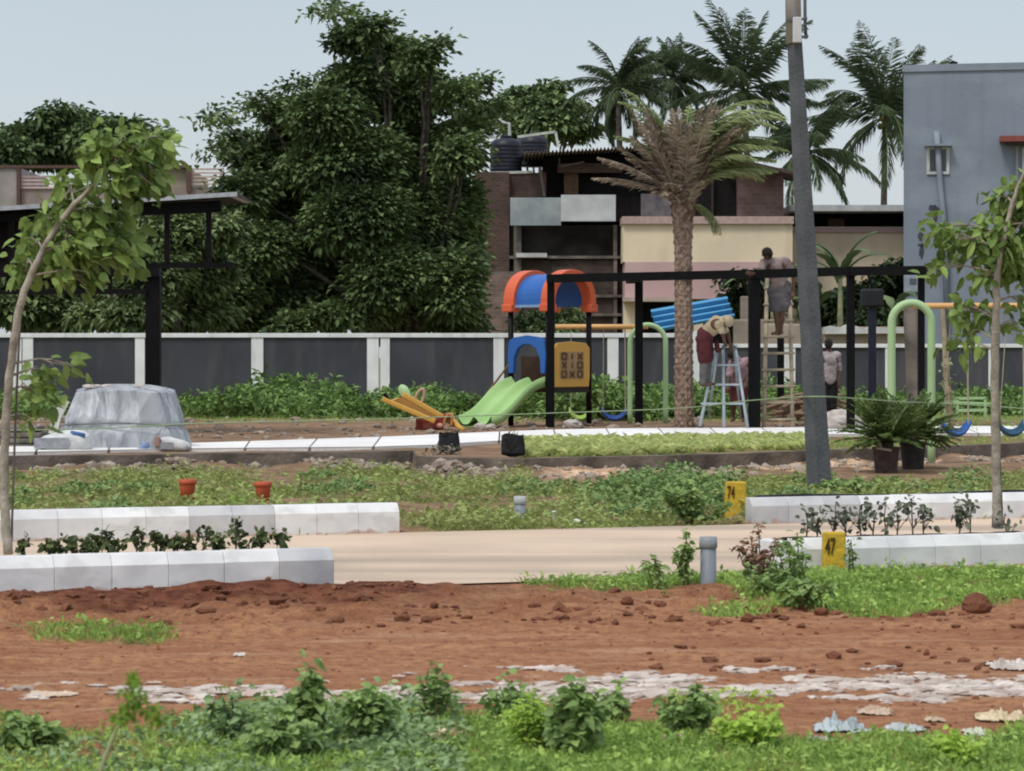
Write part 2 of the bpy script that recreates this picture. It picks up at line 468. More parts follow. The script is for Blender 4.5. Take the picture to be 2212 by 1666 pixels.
# the sheet is smooth; the plinth step hides behind the plinth's face
GZ = gz(GX, GY) - 0.0
road_dip = (GY > nearline(GX) + 0.1) & (GY < farline(GX) - 0.1)
GZ = np.where(road_dip, -0.02, GZ)
n_y, n_x = GX.shape
idx = np.arange(n_x * n_y).reshape(n_y, n_x)
F = np.stack([idx[:-1, :-1], idx[:-1, 1:], idx[1:, 1:], idx[1:, :-1]], -1).reshape(-1, 4)
mk = masks(GX.ravel(), GY.ravel())

def ground_material():
    m = bpy.data.materials.new('ground_soil'); m.use_nodes = True
    n = m.node_tree; p = n.nodes['Principled BSDF']
    p.inputs['Roughness'].default_value = 0.95; p.inputs['Specular IOR Level'].default_value = 0.12
    t = n.nodes.new('ShaderNodeTexCoord')
    def noise(s, d=6, sc=(1, 1, 1)):
        mp = n.nodes.new('ShaderNodeMapping'); mp.inputs['Scale'].default_value = sc
        n.links.new(t.outputs['Object'], mp.inputs[0])
        q = n.nodes.new('ShaderNodeTexNoise'); q.inputs['Scale'].default_value = s; q.inputs['Detail'].default_value = d
        n.links.new(mp.outputs[0], q.inputs['Vector']); return q.outputs[0]
    def rng(x, a, b, c=0., d=1.):
        q = n.nodes.new('ShaderNodeMapRange'); q.inputs[1].default_value = a; q.inputs[2].default_value = b
        q.inputs[3].default_value = c; q.inputs[4].default_value = d; n.links.new(x, q.inputs[0]); return q.outputs[0]
    def mix(f, a, b):
        q = n.nodes.new('ShaderNodeMix'); q.data_type = 'RGBA'
        for i, z in ((0, f), (6, a), (7, b)):
            if isinstance(z, (tuple, list, float, int)): q.inputs[i].default_value = z
            else: n.links.new(z, q.inputs[i])
        return q.outputs[2]
    def at(nm):
        q = n.nodes.new('ShaderNodeAttribute'); q.attribute_name = nm; return q.outputs['Fac']
    def mul(a, b):
        q = n.nodes.new('ShaderNodeMath'); q.operation = 'MULTIPLY'; n.links.new(a, q.inputs[0]); n.links.new(b, q.inputs[1]); return q.outputs[0]
    base = mix(rng(noise(1.3, 6, (1, 2.2, 1)), .35, .65), (0.325, 0.145, 0.070, 1), (0.435, 0.225, 0.114, 1))
    base = mix(rng(noise(14, 5), .4, .72), base, (0.225, 0.092, 0.052, 1))
    base = mix(rng(noise(60, 3), .60, .72, 0, .55), base, (0.47, 0.29, 0.19, 1))
    base = mix(rng(noise(1.6, 5, (.35, 2.6, 1)), .54, .66, 0, .55), base, (0.245, 0.100, 0.048, 1))
    base = mix(rng(noise(2.1, 5, (.3, 2.2, 1)), .56, .68, 0, .5), base, (0.47, 0.285, 0.175, 1))
    # soil further back is browner
    base = mix(at('far'), base, mix(rng(noise(2.5), .4, .6), (0.20, 0.125, 0.075, 1), (0.31, 0.20, 0.125, 1)))
    base = mix(at('dark'), base, mix(rng(noise(9), .4, .65), (0.095, 0.030, 0.016, 1), (0.20, 0.075, 0.042, 1)))
    base = mix(at('sand'), base, mix(rng(noise(5), .4, .62), (0.50, 0.29, 0.17, 1), (0.74, 0.53, 0.36, 1)))
    base = mix(at('gravel'), base, mix(rng(noise(11), .4, .62), (0.10, 0.075, 0.055, 1), (0.30, 0.23, 0.18, 1)))
    base = mix(rng(mul(at('grass'), rng(noise(7), .25, .6, .45, 1.0)), .05, .8), base, mix(rng(noise(5), .4, .6), (0.15, 0.15, 0.05, 1), (0.28, 0.23, 0.10, 1)))
    base = mix(rng(mul(at('lime'), rng(noise(16, 5, (1, 1.8, 1)), .36, .6, .35, 1.)), .3, .75), base, mix(rng(noise(30), .4, .6), (0.44, 0.34, 0.28, 1), (0.64, 0.56, 0.50, 1)))
    n.links.new(base, p.inputs['Base Color'])
    b = n.nodes.new('ShaderNodeBump'); b.inputs['Strength'].default_value = 1.0; b.inputs['Distance'].default_value = 0.045
    n.links.new(noise(26, 10), b.inputs['Height']); n.links.new(b.outputs[0], p.inputs['Normal'])
    return m
far_at = sst(15, 30, GY.ravel())
ground = raw('ground', np.stack([GX.ravel(), GY.ravel(), GZ.ravel()], 1), [F], ground_material(), smooth=False,
             attrs=dict(mk, far=far_at))
tag(ground, kind='structure')

# ---------------------------------------------------------------- road
def strip(name, f0, f1, x0, x1, z, m, n=60, kind='structure'):
    xs = np.linspace(x0, x1, n)
    P = np.stack([np.stack([xs, f0(xs), np.full(n, z)], 1), np.stack([xs, f1(xs), np.full(n, z)], 1)])
    b = MB(); b.grid(np.swapaxes(P, 0, 1)[:, ::-1])
    return tag(b.build(name, m), kind=kind)
def road_material():
    m = mat('road_concrete', (0.66, 0.505, 0.375, 1), (0.55, 0.42, 0.31, 1), scale=0.8, rough=0.85, bump=0.25, bscale=40, spec=0.2)
    n = m.node_tree; p = [q for q in n.nodes if q.type == 'BSDF_PRINCIPLED'][0]
    link = p.inputs['Base Color'].links[0]; src = link.from_socket
    t = n.nodes.new('ShaderNodeTexCoord')
    mp = n.nodes.new('ShaderNodeMapping'); mp.inputs['Rotation'].default_value = (0, 0, -0.363); mp.inputs['Scale'].default_value = (0.05, 1.1, 1)
    n.links.new(t.outputs['Object'], mp.inputs[0])
    nz = n.nodes.new('ShaderNodeTexNoise'); nz.inputs['Scale'].default_value = 1.0; nz.inputs['Detail'].default_value = 5
    n.links.new(mp.outputs[0], nz.inputs['Vector'])
    mr = n.nodes.new('ShaderNodeMapRange'); mr.inputs[1].default_value = .48; mr.inputs[2].default_value = .62; mr.inputs[4].default_value = .75
    n.links.new(nz.outputs[0], mr.inputs[0])
    mx = n.nodes.new('ShaderNodeMix'); mx.data_type = 'RGBA'; mx.inputs[7].default_value = (0.37, 0.30, 0.235, 1)
    n.links.new(mr.outputs[0], mx.inputs[0]); n.links.new(src, mx.inputs[6])
    n.links.new(mx.outputs[2], p.inputs['Base Color'])
    return m
RM = road_material()
strip('road', lambda x: nearline(x) - 0.02, lambda x: farline(x) + 0.02, -60, 60, 0.012, RM, 140)
# worn soil lip along the road edge
# ---------------------------------------------------------------- kerbs
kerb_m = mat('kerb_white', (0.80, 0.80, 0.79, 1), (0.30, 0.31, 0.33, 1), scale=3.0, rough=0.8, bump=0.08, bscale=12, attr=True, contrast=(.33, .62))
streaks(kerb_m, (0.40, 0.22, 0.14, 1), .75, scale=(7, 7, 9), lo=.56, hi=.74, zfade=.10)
streaks(kerb_m, (0.50, 0.49, 0.47, 1), .5, scale=(3, 3, 5), lo=.56, hi=.64)
cslope = math.atan(0.38)
def kerb(name, line, x0, x1, h, side, lastgrey=False, zb=-0.05, greys=()):
    """block kerb along a line; side=+1 body lies behind the line"""
    b = MB(); dx = 0.375
    k = 0; x = x0
    dirv = nrm([1, .38, 0]); nv = np.array([-dirv[1], dirv[0], 0])
    R = random.Random(name)
    nb = int(round((x1 - x0) / (dx * dirv[0])))
    for k in range(nb):
        s = dirv * dx * k + np.array([x0, line(x0), 0]); e = s + dirv * (dx - 0.0015)
        off = R.uniform(-.003, .003); dz = R.uniform(-.002, .002)
        prof = [(0, zb), (0, h - .075), (0.055, h - .004), (.065, h), (0.15, h), (0.15, zb)]
        P = []
        for q in (s, e):
            P.append([q + nv * (a + off) * side + np.array([0, 0, c + (dz if c > 0 else 0)]) for a, c in prof])
        P = np.array(P)
        n = len(prof); i = np.arange(n); j = (i + 1) % n
        v = R.uniform(.80, 1.0)
        if k in greys or nb - 1 - k in [-(g + 1) for g in greys if g < 0]: v = R.uniform(.22, .4)
        b.add(P.reshape(-1, 3), np.stack([i, j, n + j, n + i], 1), [list(range(n - 1, -1, -1))], [list(range(n, 2 * n))], v=v)
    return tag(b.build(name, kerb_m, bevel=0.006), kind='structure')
L_END, R_START = -1.20, 2.02
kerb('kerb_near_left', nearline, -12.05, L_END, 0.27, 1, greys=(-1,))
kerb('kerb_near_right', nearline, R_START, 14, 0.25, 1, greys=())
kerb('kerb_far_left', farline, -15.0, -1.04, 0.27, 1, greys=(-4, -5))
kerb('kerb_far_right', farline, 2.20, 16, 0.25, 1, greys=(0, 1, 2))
# planting beds behind the near kerbs, held on the road side by a lower kerb
bed_m = mat('bed_soil', (0.10, 0.07, 0.05, 1), (0.035, 0.026, 0.02, 1), scale=8, rough=1, bump=.8, bscale=40)
for nm, x0, x1 in (('left', -12.0, L_END - .04), ('right', R_START + .04, 14)):
    n = 160; xs = np.linspace(x0, x1, n); rows = []
    for d, z in ((.145, .215), (.2, .235), (.3, .245), (.4, .235), (.50, .21)):
        rows.append(np.stack([xs - .35 * d, nearline(xs) + d * .93, z + .02 * (fbm(xs * 6, xs * 0 + d * 9) - .5) * 2], 1))
    b = MB(); b.grid(np.array(rows).swapaxes(0, 1)[:, ::-1]); tag(b.build('planting_bed_' + nm, bed_m), kind='structure')
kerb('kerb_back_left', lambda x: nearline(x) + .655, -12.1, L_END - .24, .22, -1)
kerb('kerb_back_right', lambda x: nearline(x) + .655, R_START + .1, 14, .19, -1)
# end kerb stones
for nm, xx, ln, h, sg in (('left', L_END, nearline, .27, 1), ('right', R_START, nearline, .25, -1)):
    b = MB(); d = nrm([1, .38, 0]); nv = np.array([-d[1], d[0], 0]); o = np.array([xx, ln(xx), 0]) + d * (-.10 if sg > 0 else 0.02)
    b.beam(o + nv * .16 + [0, 0, h * .44], o + nv * .60 + [0, 0, h * .44], .12, h * .9, v=.8)
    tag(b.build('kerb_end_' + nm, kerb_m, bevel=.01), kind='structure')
# black edging strip behind the far kerbs
dk_m = mat('dark_edging', (0.05, 0.05, 0.05, 1), (0.02, 0.02, 0.02, 1), rough=.9)
for nm, x0, x1 in (('left', -15, -1.1), ('right', 2.25, 16)):
    b = MB(); xs = np.linspace(x0, x1, 90)
    p = lambda d, z: np.stack([xs, farline(xs) + d, np.full(90, z) + .01 * np.sin(xs * 3)], 1)
    b.grid(np.array([p(.165, .10), p(.165, .262), p(.21, .262), p(.21, .10)]).swapaxes(0, 1)[:, ::-1])
    tag(b.build('bed_edging_' + nm, dk_m), kind='structure')

# ---------------------------------------------------------------- plinth wall and path of the playground
pl_m = mat('plinth_concrete', (0.20, 0.165, 0.135, 1), (0.085, 0.068, 0.056, 1), scale=2.2, rough=.95, bump=.5, bscale=14)
b = MB()
pts = WL.copy(); pts = pts[(pts[:, 0] > -61) & (pts[:, 0] < 71)]
dense = []
for a, c in zip(pts[:-1], pts[1:]):
    k = max(2, int(np.hypot(*(c - a)) / .5)); dense += [a + (c - a) * t for t in np.linspace(0, 1, k, endpoint=False)]
dense = np.array(dense + [pts[-1]])
wob = (fbm(dense[:, 0] * 2, dense[:, 1], 3) - .5) * .03
zt = RAISE + .012 + wob * .6
rows = [np.column_stack([dense[:, 0], dense[:, 1] - .22, np.full(len(dense), -.1)]),
        np.column_stack([dense[:, 0], dense[:, 1] - .20 + wob, zt]),
        np.column_stack([dense[:, 0], dense[:, 1] + .06, zt]), np.column_stack([dense[:, 0], dense[:, 1] + .06, zt * 0 - .1])]
b.grid(np.array(rows).swapaxes(0, 1)[:, ::-1])
tag(b.build('plinth_wall', pl_m), 'low dark concrete retaining wall in front of the playground', 'retaining wall')

path_m = mat('path_slab', (0.84, 0.82, 0.79, 1), (0.64, 0.62, 0.60, 1), scale=1.2, rough=.85, bump=.3, bscale=20, attr=True)
near = [(-60, 37.35), (X(0, 37.6), 37.6), (X(400, 39.3), 39.3), (X(900, 40.2), 40.2), (X(1000, 42.2), 42.2), (X(1250, 44.5), 44.5), (X(1740, 46.3), 46.3), (12, 48.0)]
far = [(-60, 38.8), (X(0, 40.2), 40.2), (X(400, 41.6), 41.6), (X(900, 45.6), 45.6), (X(1000, 47.2), 47.2), (X(1250, 50), 50), (X(1740, 51.0), 51.0), (12, 52.5)]
b = MB(); near = np.array(near); far = np.array(far)
us = np.linspace(-11, 11.5, 26)
for u0, u1 in zip(us[:-1], us[1:]):
    g = .02
    a = [(x, np.interp(x, near[:, 0], near[:, 1])) for x in (u0 + g, u1 - g)]; c = [(x * 1.06, np.interp(x * 1.06, far[:, 0], far[:, 1])) for x in (u1 - g, u0 + g)]
    b.prism(np.array(a + c), RAISE - .05, RAISE + .05, axis='z', v=random.uniform(.45, 1))
tag(b.build('path', path_m, bevel=.008), kind='structure')

# ---------------------------------------------------------------- grass and creeping weeds on the ground
grass_m = mat('grass_blades', (0.50, 0.67, 0.17, 1), (0.12, 0.23, 0.045, 1), scale=1.6, rough=.7, attr=True, translucent=.3)
def scatter(n, x0, x1, y0, y1, key='grass', power=1.0, cond=None, seed=0):
    r = np.random.default_rng(seed)
    yy = y0 + (y1 - y0) * r.random(n)
    hw = 0.19 * yy + .6
    xx = np.clip(-hw, x0, x1) + (np.clip(hw, x0, x1) - np.clip(-hw, x0, x1)) * r.random(n)
    m = masks(xx, yy)[key] ** power
    k = r.random(n) < m
    if cond is not None: k &= cond(xx, yy)
    return xx[k], yy[k]
def blades(b, x, y, hmin, hmax, wd, per=4, spread=.03, lean=.6, zoff=0):
    n = len(x) * per
    x = np.repeat(x, per) + RNG.normal(size=n) * spread; y = np.repeat(y, per) + RNG.normal(size=n) * spread
    P = np.stack([x, y, gz(x, y) - .005 + zoff], 1)
    D = np.stack([RNG.normal(size=n) * lean, RNG.normal(size=n) * lean, np.ones(n)], 1)
    L = hmin + (hmax - hmin) * RNG.random(n) ** 1.5
    b.leaves(P, D, L, wd * (.6 + .8 * RNG.random(n)), up=0.2, fold=.1, v=np.clip(RNG.random(n) * .7 + .3 * vnoise(x * 2, y * 2), 0, 1), bend=.15)
b = MB()
x, y = scatter(52000, -9, 9, 9.6, 13.2, seed=1); blades(b, x, y, .025, .075, .009, 3, .02)
x, y = scatter(14000, -9, 9, 9.6, 13.2, seed=31)
n = len(x); b.leaves(np.stack([x, y, gz(x, y) + .01 + .03 * RNG.random(n)], 1), RNG.normal(size=(n, 3)) * [1, 1, .35] + [0, 0, .25], .02 + .03 * RNG.random(n), .014 + .018 * RNG.random(n), up=.8)
x, y = scatter(42000, -9, 9, 13.2, 19.9, seed=2); blades(b, x, y, .03, .10, .011, 4, .03)
x, y = scatter(16000, -9, 9, 13.2, 19.9, seed=32)
n = len(x); b.leaves(np.stack([x, y, gz(x, y) + .01 + .05 * RNG.random(n)], 1), RNG.normal(size=(n, 3)) * [1, 1, .35] + [0, 0, .25], .03 + .04 * RNG.random(n), .02 + .025 * RNG.random(n), up=.8)
tag(b.build('grass', grass_m), kind='stuff')
b = MB()
x, y = scatter(40000, -9, 9, 23, 38.5, power=2.0, seed=3, cond=lambda a, c: c > farline(a) + .03); blades(b, x, y, .03, .12, .016, 3, .06, lean=.8)
x, y = scatter(30000, -9, 9, 23, 38.5, power=2.0, seed=4, cond=lambda a, c: c > farline(a) + .03)
n = len(x); b.leaves(np.stack([x, y, gz(x, y) + .01 + .09 * RNG.random(n)], 1), RNG.normal(size=(n, 3)) * [1, 1, .35] + [0, 0, .2], .04 + .06 * RNG.random(n), .03 + .04 * RNG.random(n), up=.8)
tag(b.build('lawn_weeds', mat('lawn_blades', (0.42, 0.52, 0.17, 1), (0.17, 0.175, 0.055, 1), scale=.8, rough=.7, attr=True, translucent=.3)), kind='stuff')
# tufts of taller weeds in the lawn
weed_m = mat('weed_leaf', (0.32, 0.46, 0.16, 1), (0.075, 0.14, 0.045, 1), scale=4, rough=.6, attr=True, translucent=.25)
def bushy(b, c, r, h, n, L, W, v=None, hang=.1):
    """leaves spread through a low dome standing at c"""
    a = RNG.random(n) * 2 * pi; rr = np.sqrt(RNG.random(n)) * r
    hh = h * np.sqrt(np.maximum(0, 1 - (rr / r) ** 2)) * (.25 + .75 * RNG.random(n) ** .5)
    P = np.stack([c[0] + rr * np.cos(a), c[1] + rr * np.sin(a), c[2] + hh], 1)
    D = np.stack([np.cos(a), np.sin(a), .45 * RNG.normal(size=n) + .1], 1) + RNG.normal(size=(n, 3)) * .5
    b.leaves(P, D, L * (.6 + .8 * RNG.random(n)), W * (.6 + .8 * RNG.random(n)), up=.75, v=v, bend=hang)
b = MB()
for k in range(60):
    gxx = random.choice([random.uniform(1000, 1570), random.uniform(1300, 1600), random.uniform(0, 850), random.uniform(1700, 2250)])
    yy = random.uniform(26.5, 35); xx = X(gxx, yy)
    if yy < farline(xx) + .5: continue
    big = 1400 < gxx < 1600
    bushy(b, (xx, yy, float(gz(xx, yy))), random.uniform(.15, .4), random.uniform(.10, .26) * (1.3 if big else .8), 110, .07, .045)
tag(b.build('tall_weeds', weed_m), kind='stuff')

# yellow-green spreading plants in the bed behind the plinth, and grass in the playground
lily_m = mat('bed_plants', (0.82, 0.85, 0.38, 1), (0.36, 0.44, 0.16, 1), scale=3, rough=.6, attr=True, translucent=.3)
b = MB(); r_ = np.random.default_rng(9)
for k in range(300):
    gxx = r_.uniform(1135, 1760); yy = r_.uniform(0, 1); xx = X(gxx, 40); p0 = float(plinth(xx)) + .35; y1 = np.interp(xx, near[:, 0], near[:, 1]) - .25
    yy = p0 + (y1 - p0) * yy; xx = X(gxx, yy)
    n = 16; a = r_.random(n) * 2 * pi; P = np.tile([xx, yy, RAISE], (n, 1)) + r_.normal(size=(n, 3)) * [.03, .03, 0]
    D = np.stack([np.cos(a) * .8, np.sin(a) * .8, .55 + .7 * r_.random(n)], 1)
    b.leaves(P, D, .17 + .15 * r_.random(n), .035, up=.7, bend=.35)
tag(b.build('bed_plants', lily_m), kind='stuff')
b = MB()
x, y = scatter(26000, -9, 13, 37.5, 70, seed=6, cond=lambda a, c: (c > plinth(a) + .25) & ~((a < X(1760, 44) * c / 44) & (c < 55) & (a > X(1135, 44) * c / 44)))
blades(b, x, y, .03, .12, .022, 2, .08, lean=.8)
tag(b.build('playground_grass', grass_m), kind='stuff')

# undergrowth along the boundary wall
ug_m = mat('undergrowth_leaf', (0.27, 0.42, 0.11, 1), (0.028, 0.065, 0.018, 1), scale=1.2, rough=.6, attr=True, translucent=.2)
b = MB()
def patch(x0, x1, Y0, Y1, n, rmax, hmax, L):
    for k in range(n):
        Y = random.uniform(Y0, Y1); gxx = random.uniform(x0, x1)
        hh = hmax * (.45 + .75 * vnoise(gxx * .018 + 3, Y * .3)) * random.uniform(.6, 1)
        bushy(b, (X(gxx, Y), Y, RAISE), random.uniform(.35, rmax), hh, 150, L, L * .6)
patch(395, 900, 60, 68, 62, .75, .72, .15)
patch(560, 760, 64, 68, 14, .8, 1.05, .17)
patch(-200, 110, 58, 68, 34, .8, .8, .17)
patch(890, 1110, 61, 68, 26, .7, .72, .15)
patch(1110, 1250, 60, 68, 26, .8, 1.0, .15)
patch(1235, 1370, 58, 66, 40, .8, 1.25, .17)
patch(1360, 1520, 60, 66, 40, .8, 1.05, .16)
patch(1500, 1720, 60, 74, 30, .8, .9, .16)
patch(1720, 2260, 62, 74, 60, .9, .75, .16)
tag(b.build('undergrowth', ug_m), kind='stuff')

# ---------------------------------------------------------------- clods, gravel and lime flakes
clod_m = mat('clod', (0.30, 0.13, 0.07, 1), (0.10, 0.034, 0.018, 1), scale=3, rough=1, bump=.6, bscale=30, attr=True)
_ico = None
def ico():
    global _ico
    if _ico is None:
        import bmesh
        bm = bmesh.new(); bmesh.ops.create_icosphere(bm, subdivisions=1, radius=1); bm.verts.ensure_lookup_table()
        _ico = (np.array([v.co[:] for v in bm.verts]), np.array([[v.index for v in f.verts] for f in bm.faces])); bm.free()
    return _ico
def lumps(b, x, y, r, flat=.6, z=None, v=None, el=1.0):
    V0, F0 = ico(); n = len(x)
    if n == 0: return
    s = r[:, None, None] * (1 + .8 * (RNG.random((n, len(V0), 1)) - .5)) * np.array([el, 1, flat]) * (.7 + .6 * RNG.random((n, 1, 3)))
    a = RNG.random(n) * pi
    Q = V0[None] * s
    if el == 1.0:
        Q = np.stack([Q[..., 0] * np.cos(a)[:, None] - Q[..., 1] * np.sin(a)[:, None], Q[..., 0] * np.sin(a)[:, None] + Q[..., 1] * np.cos(a)[:, None], Q[..., 2]], -1)
    zz = gz(x, y) if z is None else z
    Q = Q + np.stack([x, y, zz + r * flat * .25], 1)[:, None, :]
    Fc = (F0[None] + (np.arange(n) * len(V0))[:, None, None]).reshape(-1, 3)
    vv = RNG.random(n) if v is None else v * np.ones(n)
    b.add(Q.reshape(-1, 3), Fc, v=np.repeat(vv, len(V0)))
b = MB(); r_ = np.random.default_rng(21)
def band(n, g0, g1, px0, px1, r0, r1, pw=3):
    gy = g0 + (g1 - g0) * r_.random(n); px = px0 + (px1 - px0) * r_.random(n); Y = YG(gy)
    x = X(px, Y); k = (nearline(x) - Y > .08); x = x[k]; Y = Y[k]
    return x, Y, r0 + (r1 - r0) * r_.random(len(x)) ** pw
x, y, r = band(900, 1272, 1370, -60, 2270, .004, .016); lumps(b, x, y, r, v=.5)
x, y, r = band(420, 1370, 1480, -60, 2270, .003, .014); lumps(b, x, y, r, v=.7)
x, y, r = band(150, 1280, 1350, -60, 2270, .010, .045, 2.5); lumps(b, x, y, r)
x, y, r = band(170, 1270, 1318, -60, 900, .015, .06, 2.2); lumps(b, x, y, r, v=.15)
x, y, r = band(90, 1315, 1360, 700, 2260, .015, .05, 2); lumps(b, x, y, r, v=.3)
x, y, r = band(36, 1400, 1460, 1400, 2260, .015, .05, 2); lumps(b, x, y, r, v=.25)
x, y, r = band(700, 1500, 1660, -60, 2270, .004, .018); lumps(b, x, y, r, v=.6)
tag(b.build('soil_clods', clod_m), kind='stuff')
# gravel and stones near the plinth
gv_m = mat('gravel_stone', (0.42, 0.35, 0.28, 1), (0.12, 0.085, 0.065, 1), scale=3, rough=1, attr=True)
b = MB()
x, y = scatter(9000, -9, 9, 34, 39.5, key='gravel', seed=11); lumps(b, x, y, .02 + .06 * RNG.random(len(x)) ** 2)
x, y = scatter(6500, -2, 10, 34, 43, key='sand', seed=12); lumps(b, x, y, .015 + .06 * RNG.random(len(x)) ** 3, v=.9)
r_ = np.random.default_rng(5); x = X(r_.uniform(0, 2212, 900), 54.); y = r_.uniform(42, 60, 900); x = x * y / 54.
k = (y > far[:, 1].max() * 0 + np.interp(x, far[:, 0], far[:, 1]) + .15) | (y > 54); lumps(b, x[k], y[k], .02 + .09 * r_.random(k.sum()) ** 2.5, z=np.full(k.sum(), RAISE))
tag(b.build('gravel', gv_m), kind='stuff')
# lime / cement flakes
lime_m = mat('lime_flake', (0.70, 0.63, 0.57, 1), (0.34, 0.26, 0.215, 1), scale=6, rough=.95, bump=.4, bscale=40, attr=True)
b = MB()
x, y = scatter(60000, -4, 4, 12.0, 14.6, key='lime', power=2.0, seed=14)
k = RNG.random(len(x)) < .12 + .5 * sst(.42, .58, fbm(x * 3.5, y * 9, 3)); x = x[k]; y = y[k]
lumps(b, x, y, .006 + .034 * RNG.random(len(x)) ** 2.2, flat=.4, el=1.7)
tag(b.build('lime_rubble', lime_m), kind='stuff')

# ================================================================ boundary wall
wall_dark = mat('wall_charcoal', (0.062, 0.066, 0.078, 1), (0.045, 0.048, 0.056, 1), scale=.8, rough=.85, bump=.25, bscale=50)
wall_white = mat('wall_white', (0.80, 0.81, 0.80, 1), (0.68, 0.69, 0.68, 1), scale=1.5, rough=.8)
streaks(wall_dark, (0.115, 0.11, 0.105, 1), .5, scale=(2.2, 2.2, .5), lo=.5, hi=.7)
streaks(wall_white, (0.50, 0.48, 0.45, 1), .5, scale=(5, 5, .8), lo=.52, hi=.7)
def boundary(label, Y, xs, x0, x1, top, group=None):
    """xs: list of (px0, px1) column spans as seen at distance Y"""
    t = thing('boundary_wall', label, 'wall', (X((x0 + x1) / 2, Y), Y, RAISE))
    zt = Z(top, Y); capb = zt - .11
    edges = [x0] + [q for c in xs for q in c] + [x1]
    MB().box((X(x0, Y), Y - .06, capb), (X(x1, Y), Y + .20, zt), v=.8).build('cap', wall_white, t, bevel=.008)
    for c in xs:
        MB().box((X(c[0], Y), Y - .035, 0), (X(c[1], Y), Y + .17, capb), v=.7).build('column', wall_white, t, bevel=.006)
    for a, c in zip(edges[0::2], edges[1::2]):
        if c - a > 4: MB().box((X(a, Y), Y, 0), (X(c, Y), Y + .14, capb), v=.7).build('panel', wall_dark, t)
    return adopt(t)
boundary('long charcoal panelled wall with white columns and cap, behind the slide and the covered heap', 70,
         [(-520, -496), (-242, -218), (28, 47), (49, 72), (292, 313), (543, 569), (793, 818), (822, 842), (1066, 1089), (1312, 1336)], -620, 1500, 720)
boundary('lower right stretch of charcoal wall with white columns, behind the ladders and the right swing', 80,
         [(1694, 1718), (1912, 1922), (1924, 1934), (2135, 2153), (2352, 2370), (2570, 2588)], 1500, 2700, 743)
MB().box((X(1494, 70), 69.9, 0), (X(1520, 70), 70.3, Z(716, 70)), v=.8).build('wall_pier', wall_white, None, bevel=.01)
tag(bpy.data.objects['wall_pier'], 'tall white pier where the two stretches of charcoal wall meet, behind the date palm', 'pier')

# ================================================================ buildings
def adopt_thing(name, label, cat, Y, px, parts, z=0.0, group=None):
    t = thing(name, label, cat, (X(px, Y), Y, z), group)
    for f in parts: f(t)
    return adopt(t)
def q(px0, py0, px1, py1, Y, d, v=None, b=None, dy=0.0):
    """box whose camera-side face covers that pixel rectangle at distance Y"""
    b = b or MB()
    return b.box((X(px0, Y), Y + dy, Z(py1, Y)), (X(px1, Y), Y + dy + d, Z(py0, Y)), v=v)

brick_dark = brickmat('brick_dark', (0.135, 0.078, 0.062, 1), (0.085, 0.052, 0.044, 1), (0.125, 0.10, 0.088, 1), stain=(.035, .028, .025, 1))
brick_grey = brickmat('brick_worn', (0.30, 0.205, 0.17, 1), (0.21, 0.145, 0.12, 1), (0.28, 0.24, 0.215, 1), bw=.32, bh=.16, stain=(.08, .06, .05, 1))
black_wall = mat('sooty_wall', (0.030, 0.027, 0.024, 1), (0.010, 0.009, 0.008, 1), scale=1.5, rough=1, bump=.5, bscale=8)
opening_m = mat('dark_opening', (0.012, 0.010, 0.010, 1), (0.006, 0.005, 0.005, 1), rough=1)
conc_m = mat('old_concrete', (0.22, 0.19, 0.165, 1), (0.10, 0.085, 0.075, 1), scale=2, rough=.95, bump=.4)
pale_m = mat('pale_paint', (0.60, 0.61, 0.59, 1), (0.42, 0.43, 0.42, 1), scale=2, rough=.8)
sheet_m = mat('grey_sheet', (0.38, 0.43, 0.43, 1), (0.24, 0.285, 0.295, 1), scale=1.3, rough=.7)
sheet2_m = mat('white_sheet', (0.62, 0.64, 0.635, 1), (0.46, 0.48, 0.48, 1), scale=1.3, rough=.7)
cream_m = mat('cream_wall', (0.82, 0.69, 0.49, 1), (0.72, 0.61, 0.44, 1), scale=.6, rough=.85)
streaks(cream_m, (0.50, 0.41, 0.28, 1), .5, scale=(1.5, 1.5, .25), lo=.52, hi=.75)
pink_m = mat('pink_wall', (0.58, 0.40, 0.385, 1), (0.50, 0.34, 0.33, 1), scale=.6, rough=.85)
brown_m = mat('brown_door', (0.15, 0.085, 0.045, 1), (0.10, 0.055, 0.03, 1), rough=.7)
def corr(b, p, q_, w, n=40, amp=.03, th=.012, dirn=(0, 1, 0)):
    """corrugated sheet: ridges run along dirn, waves between p and q_"""
    p = np.array(p, float); q_ = np.array(q_, float); dr = np.array(dirn, float)
    t = np.linspace(0, 1, n * 6); up = np.array([0, 0, 1.0])
    A = p + (q_ - p) * t[:, None] + np.outer(amp * np.sin(t * n * 2 * pi), up)
    rows = np.array([A, A + dr * w, A + dr * w - up * th, A - up * th, A])
    b.grid(rows.swapaxes(0, 1)); return b

YB = 100.0
t = thing('brick_house', 'dark two-storey brick house with water tanks on its roof terrace, behind the play tower', 'house', (X(1180, YB), YB, 0))
q(1025, 372, 1100, 760, YB, 7, v=.5).build('stair_wall', brick_dark, t)
q(1100, 372, 1180, 490, YB, 5, dy=.3).build('upper_wall', brick_dark, t)
q(1100, 486, 1344, 760, YB, 6, dy=.15).build('wall', black_wall, t)
q(1127, 562, 1324, 764, YB, .1, dy=.07).build('lower_brick_wall', brickmat('brick_soot', (0.12, 0.085, 0.072, 1), (0.065, 0.048, 0.042, 1), (0.10, 0.085, 0.075, 1), bw=.30, bh=.14, stain=(.03, .026, .024, 1)), t)
b = MB(); q(1048, 592, 1112, 764, YB, .1, dy=-.1, b=b); b.build('lower_wall', brick_grey, t)
q(1110, 486, 1126, 760, YB, .2, dy=-.06).build('column', conc_m, t); q(1325, 486, 1333, 760, YB, .2, dy=-.03).build('column', conc_m, t)
b = MB()
